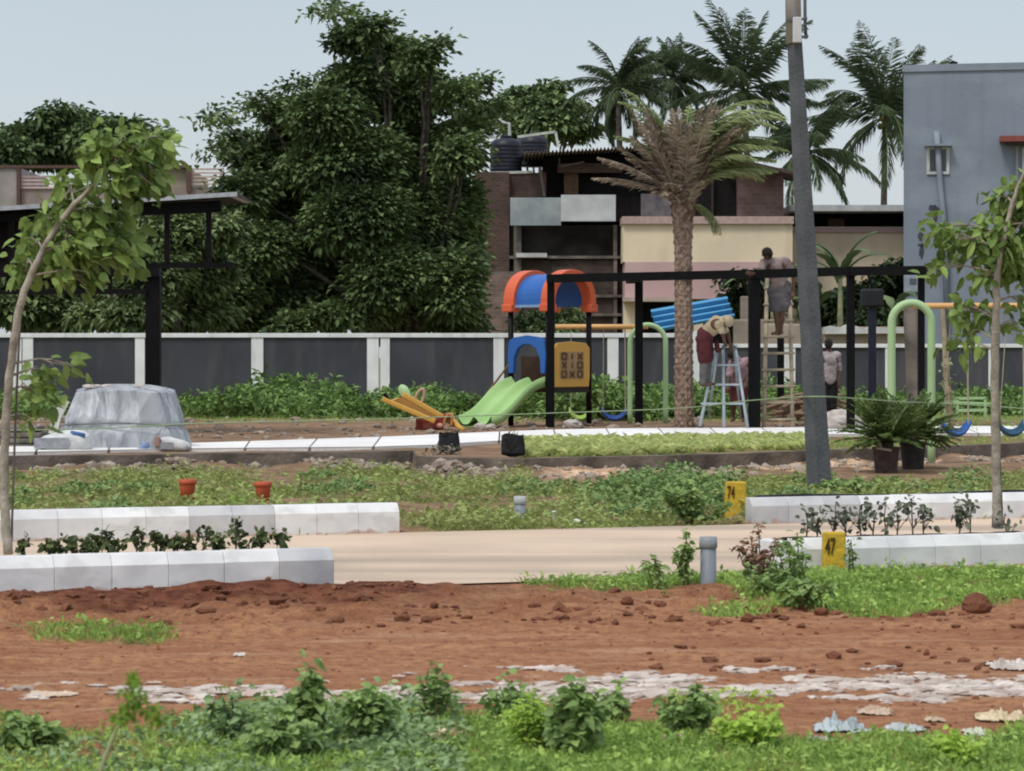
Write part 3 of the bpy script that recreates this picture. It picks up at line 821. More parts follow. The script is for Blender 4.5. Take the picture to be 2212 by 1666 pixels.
for x0, x1, y in ((1100, 1340, 556), (1130, 1345, 640), (1050, 1110, 590), (1130, 1345, 680)): q(x0, y - 3, x1, y + 3, YB, .2, dy=-.08, b=b)
b.build('ledge', conc_m, t)
q(1115, 548, 1181, 557, YB, .5, dy=-.5, v=.9).build('sunshade', pale_m, t)
q(1102, 427, 1212, 487, YB - .4, .06, v=.6).build('sheet_board', sheet_m, t)['label'] = 'grey corrugated board'
q(1212, 421, 1330, 478, YB - .45, .06, v=.9).build('sheet_board', sheet2_m, t)['label'] = 'whitish corrugated board'
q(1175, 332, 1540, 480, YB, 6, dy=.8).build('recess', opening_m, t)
q(1205, 352, 1345, 372, YB, .2, dy=.2).build('lintel', brick_dark, t)
q(1219, 372, 1250, 426, YB, .1, dy=.5).build('door', brown_m, t)
b = MB(); q(1332, 425, 1385, 478, YB, .3, dy=.2, b=b); b.build('wall_panel', opening_m, t)
q(1385, 418, 1452, 476, YB, .3, dy=.2).build('block_wall', mat('grey_block', (.22, .205, .21, 1), (.13, .12, .125, 1), scale=3, rough=.95, bump=.5), t)
b = MB(); b.tube([PT(1208, 342, YB - .1), PT(1210, 360, YB - .1), PT(1262, 350, YB - .1)], .03); b.tube([PT(1166, 360, YB - .1), PT(1176, 424, YB - .1)], .05)
b.build('pipe', conc_m, t)
b = corr(MB(), PT(1128, 330, YB - 1.0), PT(1400, 316, YB - 1.0), 6.5, n=34, amp=.05)
b.build('roof', mat('tin_roof', (0.42, 0.36, 0.33, 1), (0.2, 0.16, 0.14, 1), scale=2, rough=.8), t)
MB().tube([PT(1037, 560, YB - .15), PT(1038, 640, YB - .15), PT(1034, 715, YB - .15)], .075, v=.8).build('drain_pipe', pale_m, t)
# right part of the upper floor
q(1538, 358, 1700, 484, YB, 5, dy=1.2).build('upper_brick_wall', brick_grey, t)
q(1547, 372, 1596, 470, YB, .4, dy=1.15).build('window_opening', opening_m, t)
b = MB(); b.beam(PT(1560, 346, YB + .9), PT(1722, 384, YB + .9), 3.2, .10); b.build('sloping_eave', mat('dark_tiles', (.10, .07, .06, 1), (.05, .04, .035, 1), rough=.95, bump=.6), t)
adopt(t)
# water tanks standing on the terrace of the brick house
tank_m = mat('black_tank', (0.020, 0.022, 0.034, 1), (0.012, 0.013, 0.020, 1), rough=.45)
frame_w = mat('white_frame', (0.55, 0.57, 0.52, 1), (0.40, 0.42, 0.38, 1), rough=.7)
for i, (px, Y, pb, pt_, rpx, lb) in enumerate(((1093, 101.2, 372, 296, 34, 'dark ribbed water tank inside the white frame on the brick house'),
                                               (1152, 103, 372, 290, 31, 'second dark water tank, half hidden by the tin roof of the brick house'))):
    r = rpx / FPX * Y; z0 = Z(pb, Y) + (.0 if i == 0 else .2); H = Z(pt_, Y) - z0
    t = thing('water_tank', lb, 'water tank', (X(px, Y), Y, z0))
    prof = [(.01, 0), (r, 0)]
    for k in range(7): prof += [(r, H * (.03 + .11 * k)), (r * 1.02, H * (.05 + .11 * k)), (r * 1.02, H * (.09 + .11 * k)), (r, H * (.11 + .11 * k))]
    prof += [(r * .97, H * .84), (r * .75, H * .92), (r * .32, H * .96), (r * .3, H)]
    MB().lathe(prof, (X(px, Y), Y, z0), 28).build('tank_body', tank_m, t, auto=True)
    MB().lathe([(r * .34, H * .98), (r * .34, H * 1.03), (.01, H * 1.05)], (X(px, Y), Y, z0), 20).build('lid', tank_m, t)
    adopt(t)
Y = 100.3
t = thing('tank_frame', 'white steel frame around the water tanks on the brick house', 'frame', PT(1040, 374, Y))
b = MB()
for p, s in (((1037, 296), (1042, 374)), ((1037, 297), (1072, 297)), ((1118, 296), (1200, 285)), ((1200, 285), (1206, 318)), ((1042, 374), (1150, 372)), ((1044, 298), (1050, 374))):
    MB().beam(PT(*p, Y), PT(*s, Y), .09, .09).build('frame_bar', frame_w, t)
MB().tube([PT(1076, 262, 101.5), PT(1100, 268, 101.5), PT(1101, 296, 101.5)], .06).build('vent_pipe', frame_w, t)
adopt(t)

# cream and pink house
YC = 98.0
t = thing('cream_house', 'cream house with pink bands and dark verandah, behind the date palm', 'house', (X(1600, YC), YC, 0))
q(1346, 478, 1712, 566, YC, 6).build('upper_wall', cream_m, t)
q(1344, 468, 1714, 484, YC, 6.4, dy=-.15).build('parapet', mat('parapet_pink', (.50, .37, .33, 1), (.40, .29, .26, 1), rough=.9), t)
q(1350, 566, 1660, 592, YC, 6, dy=-.02).build('pink_band', pink_m, t)
q(1350, 592, 1660, 646, YC, 6, dy=.05).build('pink_wall', pink_m, t)
q(1345, 643, 1470, 652, YC, .7, dy=-.5).build('ledge', mat('ledge_cream', (.55, .45, .38, 1), rough=.9), t)
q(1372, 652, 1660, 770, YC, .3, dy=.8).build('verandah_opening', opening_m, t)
q(1347, 652, 1374, 770, YC, .5).build('pillar', cream_m, t)
q(1500, 652, 1520, 770, YC, .5, dy=.3).build('pillar', cream_m, t)
adopt(t)
t = thing('cream_annex', 'cream outbuilding with flat pale roof, left of the blue-grey building', 'building', (X(1850, 104), 104, 0))
q(1712, 490, 1985, 770, 104, 6).build('wall', cream_m, t)
q(1712, 492, 1985, 502, 104, 6.3, dy=-.12).build('pink_trim', pink_m, t)
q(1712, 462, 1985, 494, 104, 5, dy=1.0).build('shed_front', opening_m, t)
q(1700, 446, 1985, 459, 104, 7.5, dy=-1.0).build('roof', pale_m, t)
q(1795, 470, 1830, 492, 104, .1, dy=.85).build('door', brown_m, t)
adopt(t)
t = thing('garden_wall', 'weathered beige plaster wall just behind the charcoal wall, right of the date palm', 'wall', (X(1740, 90), 90, 0))
b = MB()
q(1585, 690, 1660, 790, 90, .3, b=b, v=.3); q(1600, 640, 1640, 700, 90.2, .3, b=b, v=.1); q(1655, 700, 1760, 790, 90, .3, b=b, v=.9); q(1780, 706, 1975, 790, 90, .3, b=b, v=.6)
b.build('wall', mat('beige_plaster', (.40, .33, .26, 1), (.18, .15, .13, 1), scale=1.2, rough=.95, bump=.5, attr=True), t, bevel=.05)
b = MB(); b.prism([(X(a, 89.9), Z(c, 89.9)) for a, c in ((1780, 708), (1795, 704), (1815, 709), (1832, 700), (1850, 705), (1866, 711), (1880, 705), (1910, 709), (1975, 707), (1975, 720), (1780, 722))], 89.7, 90.4)
b.build('coping', pale_m, t)
adopt(t)

# blue grey building
YG_ = 95.0
blue_m = mat('bluegrey_wall', (0.235, 0.275, 0.330, 1), (0.205, 0.240, 0.290, 1), scale=.5, rough=.85, bump=.2, bscale=6, detail=8)
streaks(blue_m, (0.15, 0.175, 0.21, 1), .55, scale=(1.6, 1.6, .09), lo=.5, hi=.72)
streaks(blue_m, (0.30, 0.34, 0.39, 1), .5, scale=(.35, .35, .5), lo=.5, hi=.62)
t = thing('blue_grey_building', 'tall plain blue-grey plastered building at the right edge', 'building', (X(1952, YG_), YG_, 0))
b = MB(); P0 = X(1952, YG_); P1 = X(2460, YG_)
zl, zr = Z(142, YG_), Z(139, YG_)
b.prism([(P0, 0), (P1, 0), (P1, zr), (P0, zl)], YG_, YG_ + 10); b.build('wall', blue_m, t)
b = MB(); b.prism([(P0 - .05, zl - .22), (P1, zr - .22), (P1, zr + .02), (P0 - .05, zl + .02)], YG_ - .06, YG_ + 10.1); b.build('parapet_band', blue_m, t)
w_ = MB()
for a in ((2001, 318, 2050, 324), (2001, 372, 2050, 378), (2001, 324, 2008, 372), (2043, 324, 2050, 372)): q(*a, YG_, .12, dy=-.06, b=w_)
w_ = w_.build('window', pale_m, t, bevel=.01)
g = MB(); q(2008, 324, 2043, 372, YG_, .05, dy=-.03, b=g)
g.build('pane', mat('window_glass_dark', (.05, .055, .06, 1), (.03, .03, .035, 1), rough=.2, spec=.6), w_)
q(1997, 313, 2054, 318, YG_, .45, dy=-.4).build('window_hood', blue_m, t)
b = MB(); b.tube([PT(2024, 285, YG_ - .15), PT(2030, 380, YG_ - .15), PT(2042, 500, YG_ - .15), PT(2046, 720, YG_ - .15)], .10); b.build('drain_pipe', blue_m, t, smooth=True)
q(2156, 300, 2500, 312, YG_, .9, dy=-.8).build('sunshade', mat('red_shade', (.26, .07, .06, 1), (.20, .06, .05, 1), rough=.7), t)
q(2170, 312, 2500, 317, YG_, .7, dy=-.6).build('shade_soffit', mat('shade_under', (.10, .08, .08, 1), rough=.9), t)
q(2204, 322, 2300, 405, YG_, .12, dy=-.06).build('window_shutter', pale_m, t)
q(2190, 318, 2196, 420, YG_, .12, dy=-.06).build('window_side', mat('grey_trim', (.35, .36, .37, 1), rough=.8), t)
patch_m = mat('bare_patch', (.045, .05, .065, 1), (.07, .075, .09, 1), rough=.9)
b = MB()
def blob(px, py, rx, ry, n=14):
    a = np.linspace(0, 2 * pi, n, endpoint=False); k = 1 + .5 * (RNG.random(n) - .5)
    b.prism(np.stack([X(px + rx * k * np.cos(a), YG_), Z(py + ry * k * np.sin(a), YG_)], 1), YG_ - .006, YG_ - .002)
blob(2014, 449, 10, 7); blob(2022, 455, 8, 8); blob(2020, 472, 5, 10)
b.build('bare_patch', patch_m, t); b = MB(); blob(2002, 478, 9, 4); blob(1991, 480, 6, 3)
b.build('bare_patch', patch_m, t); b = MB()
blob(1989, 512, 6, 11); blob(1990, 530, 9, 4); blob(1990, 545, 5, 16)
b.build('bare_patch', patch_m, t)
q(1953, 596, 1985, 632, YG_, .12, dy=-.1).build('meter_box', mat('meter_pale', (.30, .34, .40, 1), rough=.6), t, bevel=.02)
q(1965, 602, 1979, 614, YG_, .03, dy=-.125).build('meter_face', mat('meter_dark', (.10, .12, .16, 1), rough=.5), t)
MB().tube([PT(2010, 145, YG_ + 4), PT(2020, 136, YG_ + 4), PT(2030, 140, YG_ + 4)], .06).build('roof_cable', opening_m, t)
adopt(t)
t.rotation_euler[2] = radians(-8.6)

# far left building
YL = 135.0
wash_m = mat('dirty_beige', (0.34, 0.28, 0.25, 1), (0.20, 0.16, 0.145, 1), scale=.6, rough=.95)
t = thing('terrace_building', 'old beige flat-roofed building with slatted balustrades behind the bent sapling', 'building', (X(220, YL), YL, 0))
q(-260, 362, 40, 700, YL, 9, dy=-.2).build('corner_block', mat('grey_plaster', (.36, .33, .31, 1), (.22, .20, .19, 1), scale=.8, rough=.95), t)
q(40, 405, 470, 700, YL, 8, v=.5).build('wall', wash_m, t)
q(255, 364, 410, 418, YL, 8, dy=.05).build('parapet', mat('olive_plaster', (.33, .30, .22, 1), (.25, .22, .17, 1), scale=.8, rough=.95), t)
b = MB(); q(38, 364.5, 46, 445, YL, .3, dy=-.3, b=b); q(404, 364.5, 414, 415, YL, .3, dy=-.3, b=b); q(-10, 358, 414, 364, YL, .4, dy=-.3, b=b); b.build('dark_post', mat('rusty_post', (.12, .075, .06, 1), rough=.95), t)
rail_m = mat('pink_slat', (.58, .44, .40, 1), (.45, .34, .31, 1), rough=.9)
b = MB()
for x0, x1, yt, n in ((46, 140, 380, 4), (414, 480, 364, 5)):
    b = MB(); q(x1 - 5, yt, x1, yt + n * 8, YL, .10, dy=-.08, b=b)
    for k in range(n): q(x0, yt + k * 8, x1, yt + k * 8 + 4, YL, .12, dy=-.1, b=b)
    b.build('balustrade', rail_m, t)
adopt(t)
YS = 84.
t = thing('clay_hut', 'small ochre plastered pillar just above the charcoal wall by the bent sapling', 'hut', (X(98, YS), YS, 0))
q(78, 690, 116, 760, YS, .5).build('wall', mat('ochre', (.50, .34, .20, 1), (.40, .27, .16, 1), scale=1.5, rough=.9), t, bevel=.05)
q(70, 672, 112, 690, YS, .7, dy=-.1).build('cap', mat('ochre_cap', (.22, .12, .05, 1), (.13, .08, .04, 1), rough=.9), t, bevel=.05)
adopt(t)

# ================================================================ trees
bark_m = mat('bark', (0.125, 0.11, 0.09, 1), (0.045, 0.04, 0.032, 1), scale=5, rough=.95, bump=.8, bscale=14)
def leafmat(name, hi, lo, sc=.5, tr=.18): return mat(name, hi + (1,), lo + (1,), scale=sc, rough=.55, attr=True, translucent=tr, spec=.25)
def crown_mb(blobs, nclump, leaf, seed, per=26, csize=.45, droop=.3, inner=.55, wind=(0.25, 0, 0)):
    """leaf clumps spread through overlapping ellipsoids; blobs (x,y,z,rx,ry,rz)"""
    r = np.random.default_rng(seed); B = np.array(blobs, float)
    wgt = B[:, 3] * B[:, 5] + B[:, 4] * B[:, 5] * .5; wgt /= wgt.sum()
    k = r.choice(len(B), nclump, p=wgt)
    d = nrm(r.normal(size=(nclump, 3))); d[:, 1] = np.where(r.random(nclump) < .65, -np.abs(d[:, 1]), d[:, 1])
    rad = inner + (1.04 - inner) * r.random(nclump) ** .45
    rad = rad * (1 + .20 * np.abs(r.normal(size=nclump)) * (r.random(nclump) < .30) - .10)
    C = B[k, :3] + d * B[k, 3:] * rad[:, None]
    out = nrm(d / B[k, 3:])
    tone = r.random(nclump) ** 1.5
    C2 = np.repeat(C, per, 0); O2 = np.repeat(out, per, 0); n = len(C2)
    off = r.normal(size=(n, 3)) * csize * np.array([.75, .6, .30]); off[:, 2] += off[:, 0] * .18
    P = C2 + off
    D = nrm(off) * [.9, .9, .35] + O2 * .45 + np.array(wind) + np.array([0, 0, -droop]) + r.normal(size=(n, 3)) * .35
    v = np.clip(np.repeat(tone, per) + r.normal(size=n) * .16, 0, 1)
    b = MB(); b.leaves(P, D, leaf * (.6 + .8 * r.random(n)), leaf * .72 * (.6 + .8 * r.random(n)), up=.75, fold=.16, v=v, bend=.22)
    return b
def limbs(b, base, blobs, r0, seed, n=10, fork=.3):
    r = random.Random(seed); base = np.array(base, float); B = np.array(blobs, float)
    top = np.average(B[:, :3], axis=0, weights=B[:, 3] * B[:, 5])
    f = base + (top - base) * fork; f[2] = base[2] + (top[2] - base[2]) * fork
    b.tube([base, base + (f - base) * .5 + [r.uniform(-.1, .1), 0, 0], f], [r0 * 1.25, r0, r0 * .85], 10)
    for i in range(n):
        c = B[r.randrange(len(B))]
        e = c[:3] + np.array([r.uniform(-.7, .7) * c[3], r.uniform(-.6, .3) * c[4], r.uniform(-.5, .7) * c[5]])
        m1 = f + (e - f) * .35 + np.array([r.uniform(-.3, .3), 0, .1 * np.linalg.norm(e - f)])
        m2 = f + (e - f) * .7 + np.array([r.uniform(-.4, .4), 0, .1 * np.linalg.norm(e - f)])
        b.tube([f + (base - f) * .04, m1, m2, e], [r0 * .42, r0 * .25, r0 * .13, r0 * .04], 7)
    return b
def pb(lst, Y, depth=1.0):
    """crown ellipsoids from (px,py,rx,ry) as they stand at distance Y"""
    o = []
    for i, (px, py, rx, ry) in enumerate(lst):
        yy = Y + [(0, .8, -.8, 1.5, -1.4)][0][i % 5] * depth
        o.append((X(px, yy), yy, Z(py, yy), rx / FPX * yy, max(rx, ry) / FPX * yy * .8, ry / FPX * yy))
    return o
def tree(name, label, Y, base_px, lst, nclump, leaf, lm, seed, r0, per=26, csize=.45, fork=.3, nl=10, group=None, droop=.3, depth=1.0, inner=.55, cat='tree', wind=(.25, 0, 0)):
    sh_ = (csize * 1.25 + leaf * .5) * FPX / Y
    B = pb([(a, c_, max(rx * .38, rx - sh_), max(ry * .38, ry - sh_ * .8)) for a, c_, rx, ry in lst], Y, depth)
    t = thing(name, label, cat, (X(base_px, Y), Y, 0), group)
    limbs(MB(), (X(base_px, Y), Y + .5, 0), B, r0, seed, nl, fork).build('trunk', bark_m, t, smooth=True)
    crown_mb(B, nclump, leaf, seed, per, csize, droop, inner, wind).build('crown', lm, t)
    return adopt(t)
big_m = leafmat('big_tree_leaf', (0.255, 0.35, 0.135), (0.030, 0.058, 0.025), tr=.15)
tree('broadleaf_tree', 'tallest dense dark green tree, standing left of the brick house', 88, 905,
     [(760, 80, 42, 60), (745, 30, 22, 26), (800, 60, 40, 50), (845, 115, 75, 62), (905, 130, 42, 40), (770, 185, 90, 80), (880, 210, 110, 80), (985, 205, 60, 48), (1025, 250, 50, 50), (700, 250, 100, 75), (620, 250, 62, 60),
      (645, 190, 26, 34), (575, 230, 34, 30), (520, 310, 60, 60), (480, 280, 28, 34), (465, 330, 26, 30), (600, 350, 110, 90), (750, 350, 150, 100), (900, 340, 120, 100), (995, 335, 60, 66), (1010, 280, 70, 40), (460, 250, 22, 20), (545, 215, 20, 24), (700, 20, 16, 14), (935, 100, 24, 18), (1035, 180, 26, 20), (1060, 240, 34, 30), (520, 420, 80, 70), (640, 460, 120, 90),
      (780, 470, 130, 100), (900, 470, 115, 100), (985, 480, 62, 120), (560, 540, 95, 80), (700, 580, 130, 90), (850, 600, 120, 90), (940, 610, 80, 90), (600, 640, 110, 70), (760, 680, 140, 50), (890, 690, 120, 50), (985, 610, 60, 110), (985, 690, 60, 60), (540, 690, 90, 50), (500, 640, 80, 70), (520, 560, 80, 80), (640, 700, 70, 40)],
     4600, .22, big_m, 3, .42, per=34, csize=.40, fork=.18, nl=26, depth=1.2, wind=(.45, 0, .12), droop=.12)
left_m = leafmat('left_tree_leaf', (0.10, 0.18, 0.055), (0.02, 0.048, 0.015))
tree('spreading_tree', 'broad flat-topped tree far behind the beige building at the left', 150, 180,
     [(60, 305, 90, 55), (150, 270, 80, 40), (230, 290, 100, 50), (300, 320, 52, 42), (20, 330, 60, 42), (120, 330, 110, 42), (220, 335, 90, 36), (120, 245, 26, 22), (-60, 330, 70, 50), (330, 292, 22, 10)],
     1300, .38, leafmat('far_tree_leaf', (0.20, 0.29, 0.11), (0.025, 0.05, 0.02)), 5, .5, per=22, csize=.65, depth=2, nl=9)
tree('broadleaf_tree', 'small tree with bent branches rising behind the water tanks', 125, 1170,
     [(1160, 230, 60, 34), (1120, 215, 34, 28), (1200, 240, 48, 30), (1235, 240, 26, 14), (1190, 270, 80, 30), (1130, 265, 60, 34), (1180, 195, 40, 14), (1260, 290, 40, 14)],
     520, .32, big_m, 8, .35, per=22, csize=.5, depth=1.5, nl=9)
mid_m = leafmat('mid_bush_leaf', (0.27, 0.35, 0.14), (0.028, 0.055, 0.02), tr=.1)
tree('bushy_tree', 'paler bushy tree seen through the left shelter, beside the tallest tree', 80, 380,
     [(380, 520, 90, 90), (440, 600, 80, 70), (330, 600, 90, 80), (400, 680, 120, 50), (300, 680, 90, 50), (470, 500, 50, 60), (320, 480, 60, 60)],
     820, .24, mid_m, 11, .22, per=24, csize=.4, nl=12)
tree('bushy_tree', 'leafy green bush behind the bent sapling at the left edge', 82, 130,
     [(60, 560, 90, 80), (150, 620, 90, 80), (40, 660, 100, 60), (200, 560, 70, 80), (220, 680, 90, 46), (130, 690, 110, 40), (-40, 600, 60, 100), (90, 500, 80, 50), (200, 470, 70, 40)],
     860, .24, mid_m, 12, .22, per=24, csize=.4, nl=12)
dark_m = leafmat('dark_bush_leaf', (0.060, 0.095, 0.035), (0.010, 0.024, 0.010))
tree('bushy_tree', 'dark bush filling the gap between the pole and the blue-grey building', 97, 1850,
     [(1830, 650, 70, 50), (1900, 640, 60, 60), (1932, 590, 24, 50), (1780, 670, 50, 40), (1890, 690, 80, 40), (1930, 680, 30, 60)],
     560, .24, dark_m, 13, .2, per=24, csize=.4, nl=8)
tree('bushy_tree', 'low dark bush below the cream house, right of the blue sheet', 94, 1620,
     [(1605, 640, 36, 40), (1620, 690, 46, 40), (1590, 600, 22, 22), (1680, 640, 30, 50), (1650, 600, 24, 24)],
     260, .2, dark_m, 14, .14, per=22, csize=.32, nl=7)
tree('bushy_tree', 'small light green bush at the foot of the brick house behind the play tower', 90, 1200,
     [(1150, 690, 40, 34), (1215, 690, 40, 34), (1180, 720, 70, 30), (1020, 710, 34, 26), (930, 650, 14, 34)],
     170, .2, mid_m, 15, .1, per=22, csize=.3, nl=6)

# ---------------------------------------------------------------- palms
palm_m = leafmat('coconut_leaf', (0.14, 0.19, 0.09), (0.020, 0.040, 0.022), sc=.4)
def frond(b, base, az, el, length, droop, ll, nl=34, hang=.5, wid=.05, rach=.035, wind=(0.0, 0, 0), v=None, rb=None, twist=0.0):
    k = 14; t = np.linspace(0, 1, k); e = el - droop * t ** 1.35
    d = np.stack([np.cos(az) * np.cos(e), np.sin(az) * np.cos(e), np.sin(e)], 1) + np.outer(t, wind)
    d = nrm(d); P = np.array(base) + np.concatenate([[[0, 0, 0]], np.cumsum((d[:-1] + d[1:]) / 2 * length / (k - 1), 0)])
    (rb or b).tube(P, rach * (1.05 - t * .85), 5, v=.9 if v is None else v)
    tt = np.linspace(.10, .99, nl)
    Q = np.stack([np.interp(tt, t, P[:, i]) for i in range(3)], 1); T = nrm(np.stack([np.interp(tt, t, d[:, i]) for i in range(3)], 1))
    S = nrm(np.cross(T, [0, 0, 1.0])); prof = np.sin(pi * np.clip(tt * .88 + .12, 0, 1)) ** .6
    for sgn in (-1, 1):
        D = T * .75 + sgn * S * (.75 - .3 * hang) + np.array([0, 0, -1.0]) * hang * (.6 + .6 * RNG.random((nl, 1))) + np.array(wind) * .8 + RNG.normal(size=(nl, 3)) * .10
        vv = (.25 + .6 * RNG.random(nl)) if v is None else np.clip(v + .25 * RNG.normal(size=nl), 0, 1)
        b.leaves(Q, D, ll * prof * (.8 + .4 * RNG.random(nl)), wid, up=.3, fold=.12, v=vv, bend=.3 * hang)
    return P
PALMX = 1
def coconut(label, cx, cy, Y, base_px, L, nf, seed, spread=(0, 2 * pi), nuts=True, tilt=0.0, el=(-.5, 1.45), wind=(.1, 0, 0), droop=(.7, 1.5)):
    r = random.Random(seed); c = PT(cx, cy, Y)
    t = thing('coconut_palm', label, 'palm tree', (X(base_px, Y), Y, 0), 'coconut palms behind the houses')
    b = MB(); bx = X(base_px, Y)
    pts = [(bx + (c[0] - bx) * s ** 1.3, Y, c[2] * s) for s in np.linspace(0, 1, 8)]
    b.tube(pts, np.linspace(.19, .12, 8), 10); b.build('trunk', bark_m, t, smooth=True)
    b = MB(); rb = b
    for i in range(nf):
        az = r.uniform(*spread); u = (i + .5) / nf; e = el[0] + (el[1] - el[0]) * u ** .8
        frond(b, c + np.array([r.uniform(-.08, .08), r.uniform(-.08, .08), .1 + .35 * u]), az, e, L * r.uniform(.8, 1.1), r.uniform(*droop) * (1.1 - .4 * u), L * .22, nl=50, hang=.75 - .25 * u, wid=.055, rach=.045, wind=wind)
    b.build('crown', palm_m, t)
    if nuts:
        b = MB()
        for i in range(9): b.ell(c + np.array([r.uniform(-.3, .3), -r.uniform(.1, .3), r.uniform(-.35, .1)]), (.12, .12, .15), 8, 6, v=r.random())
        b.build('coconuts', mat('coconut_husk', (.20, .22, .06, 1), (.12, .10, .03, 1), rough=.6, attr=True), t, smooth=True)
    return adopt(t)
coconut('tall coconut palm just left of the grey pole, its fronds reaching the top edge', 1605, 205, 118, 1640, 4.0, 26, 1, wind=(.0, 0, .15), el=(-.5, 1.5), droop=(.3, 1.1))
coconut('coconut palm beside the blue-grey building with green nuts under its crown', 1912, 262, 122, 1905, 4.1, 32, 2, wind=(-.03, 0, .1), el=(-.75, 1.5), droop=(.4, 1.3))
coconut('narrow coconut palm above the top of the date palm', 1455, 185, 126, 1470, 2.3, 32, 3, nuts=False, el=(-1.1, 1.5), droop=(.8, 1.5))
coconut('leftmost coconut palm with wind-combed fronds, above the tin roof', 1335, 205, 122, 1350, 2.5, 40, 4, nuts=False, el=(-1.2, 1.45), droop=(.9, 1.6), wind=(-.03, 0, -.1))
coconut('lower coconut palm hidden behind the grey pole with fronds out to the right', 1745, 340, 115, 1730, 3.3, 24, 5, nuts=False, el=(-.7, 1.3), wind=(.08, 0, .0))

# banana-like plants behind the right wall
ban_m = leafmat('banana_leaf', (0.20, 0.27, 0.12), (0.05, 0.085, 0.04), sc=.8)
def banana(label, px, pbm, Y, h, seed, n=8, L=1.7):
    r = random.Random(seed); t = thing('banana_plant', label, 'plant', (X(px, Y), Y, 0), 'banana plants behind the wall')
    top = np.array([X(px, Y), Y, h])
    MB().tube([(X(px, Y), Y, 0), top * [1, 1, .5], top], [.13, .11, .07], 8).build('stem', mat('banana_stem', (.22, .24, .12, 1), (.12, .12, .07, 1), rough=.7), t, smooth=True)
    b = MB()
    for i in range(n):
        az = r.uniform(0, 2 * pi); e0 = r.uniform(.5, 1.4); k = 12; tt = np.linspace(0, 1, k); e = e0 - r.uniform(1.0, 2.0) * tt ** 1.4
        d = np.stack([np.cos(az) * np.cos(e), np.sin(az) * np.cos(e), np.sin(e)], 1); P = top + np.cumsum(d, 0) * L / k
        S = nrm(np.cross(d, [0, 0, 1.0])); wv = .22 * np.sin(pi * np.clip(tt * .92 + .06, 0, 1)) ** .5 * (1 - .25 * (np.arange(k) % 3 == 1))
        b.grid(np.stack([P - S * wv[:, None] + [0, 0, -.06], P, P + S * wv[:, None] + [0, 0, -.06]], 1), v=r.random())
    b.build('leaves', ban_m, t)
    return adopt(t)
banana('banana plant with arching leaves above the working man on the beam', 1670, 600, 92, 3.6, 1, 9, 1.9)
banana('tall banana plant right of the grey pole, in front of the cream outbuilding', 1815, 560, 91, 4.1, 2, 9, 2.1)
banana('banana plant between the grey pole and the dark bush', 1765, 600, 93, 3.2, 3, 8, 1.7)
banana('banana plant beside the corner of the blue-grey building', 1935, 620, 92, 3.0, 4, 7, 1.5)

# ================================================================ shelter at the left edge
steel_m = mat('black_steel', (0.006, 0.006, 0.007, 1), (0.004, 0.004, 0.004, 1), rough=.6, spec=.1)
roof_m = mat('pale_roof_sheet', (0.42, 0.44, 0.47, 1), (0.30, 0.32, 0.34, 1), rough=.6)
YP = 45.0
t = thing('shelter', 'black steel shelter with a sloping pale roof at the left edge, behind the covered heap', 'shelter', (X(330, YP), YP, RAISE))
def post(px0, px1, y0, Y, d=.22, zb=RAISE, name='post', parent=None, m=None, v=None):
    return MB().box((X(px0, Y), Y, zb), (X(px1, Y), Y + d, Z(y0, Y)), v=v).build(name, m or steel_m, parent, bevel=.006)
post(314, 345, 582, YP, .24, parent=t)
post(-330, -299, 582, YP, .24, parent=t)
b = MB().beam(PT(-420, 592, YP), PT(345, 589, YP), .2, .13); b.build('beam', steel_m, t)
b = MB().beam(PT(-420, 632, YP), PT(318, 630, YP), .14, .08); b.build('rail', steel_m, t)
for px in (-60, 20, 97, 172, 238, 300):
    MB().beam(PT(px, 586, YP + .05), PT(px, 632, YP + .05), .06, .06).build('strut', steel_m, t)
YQ = 47.5
b = MB().beam(PT(-420, 579, YQ), PT(505, 573, YQ), .12, .09); b.build('beam', steel_m, t)
for px, wd in ((-120, 9), (24, 9), (250, 11), (361, 9), (451, 9)):
    MB().beam(PT(px, 577, YQ), PT(px, 452 - px * .03, YQ), .01 * wd, .01 * wd, up=(0, 1, 0)).build('upright', steel_m, t)
b = MB().beam(PT(-420, 484, YQ), PT(478, 446, YQ), .14, .20); b.build('roof_beam', steel_m, t)
b = MB(); A = PT(-420, 481, YQ - .35); C_ = PT(512, 424, YQ - .35)
for y0 in (0,): 
    P = np.array([[A, C_], [A + [0, 2.6, .03], C_ + [0, 2.6, .03]], [A + [0, 2.6, .06], C_ + [0, 2.6, .06]], [A + [0, 0, .075], C_ + [0, 0, .075]], [A, C_]])
    b.grid(P); b.build('roof', roof_m, t)
b = MB(); b.add([A + [0, .03, -.012], C_ + [-.12, .03, -.012], C_ + [-.12, 2.58, .02], A + [0, 2.58, .02]], [[3, 2, 1, 0]]); b.build('roof_shade_sheet', steel_m, t)  # black sheet added below the roof, standing in for its shaded underside
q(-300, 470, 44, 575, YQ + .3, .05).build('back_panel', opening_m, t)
adopt(t)

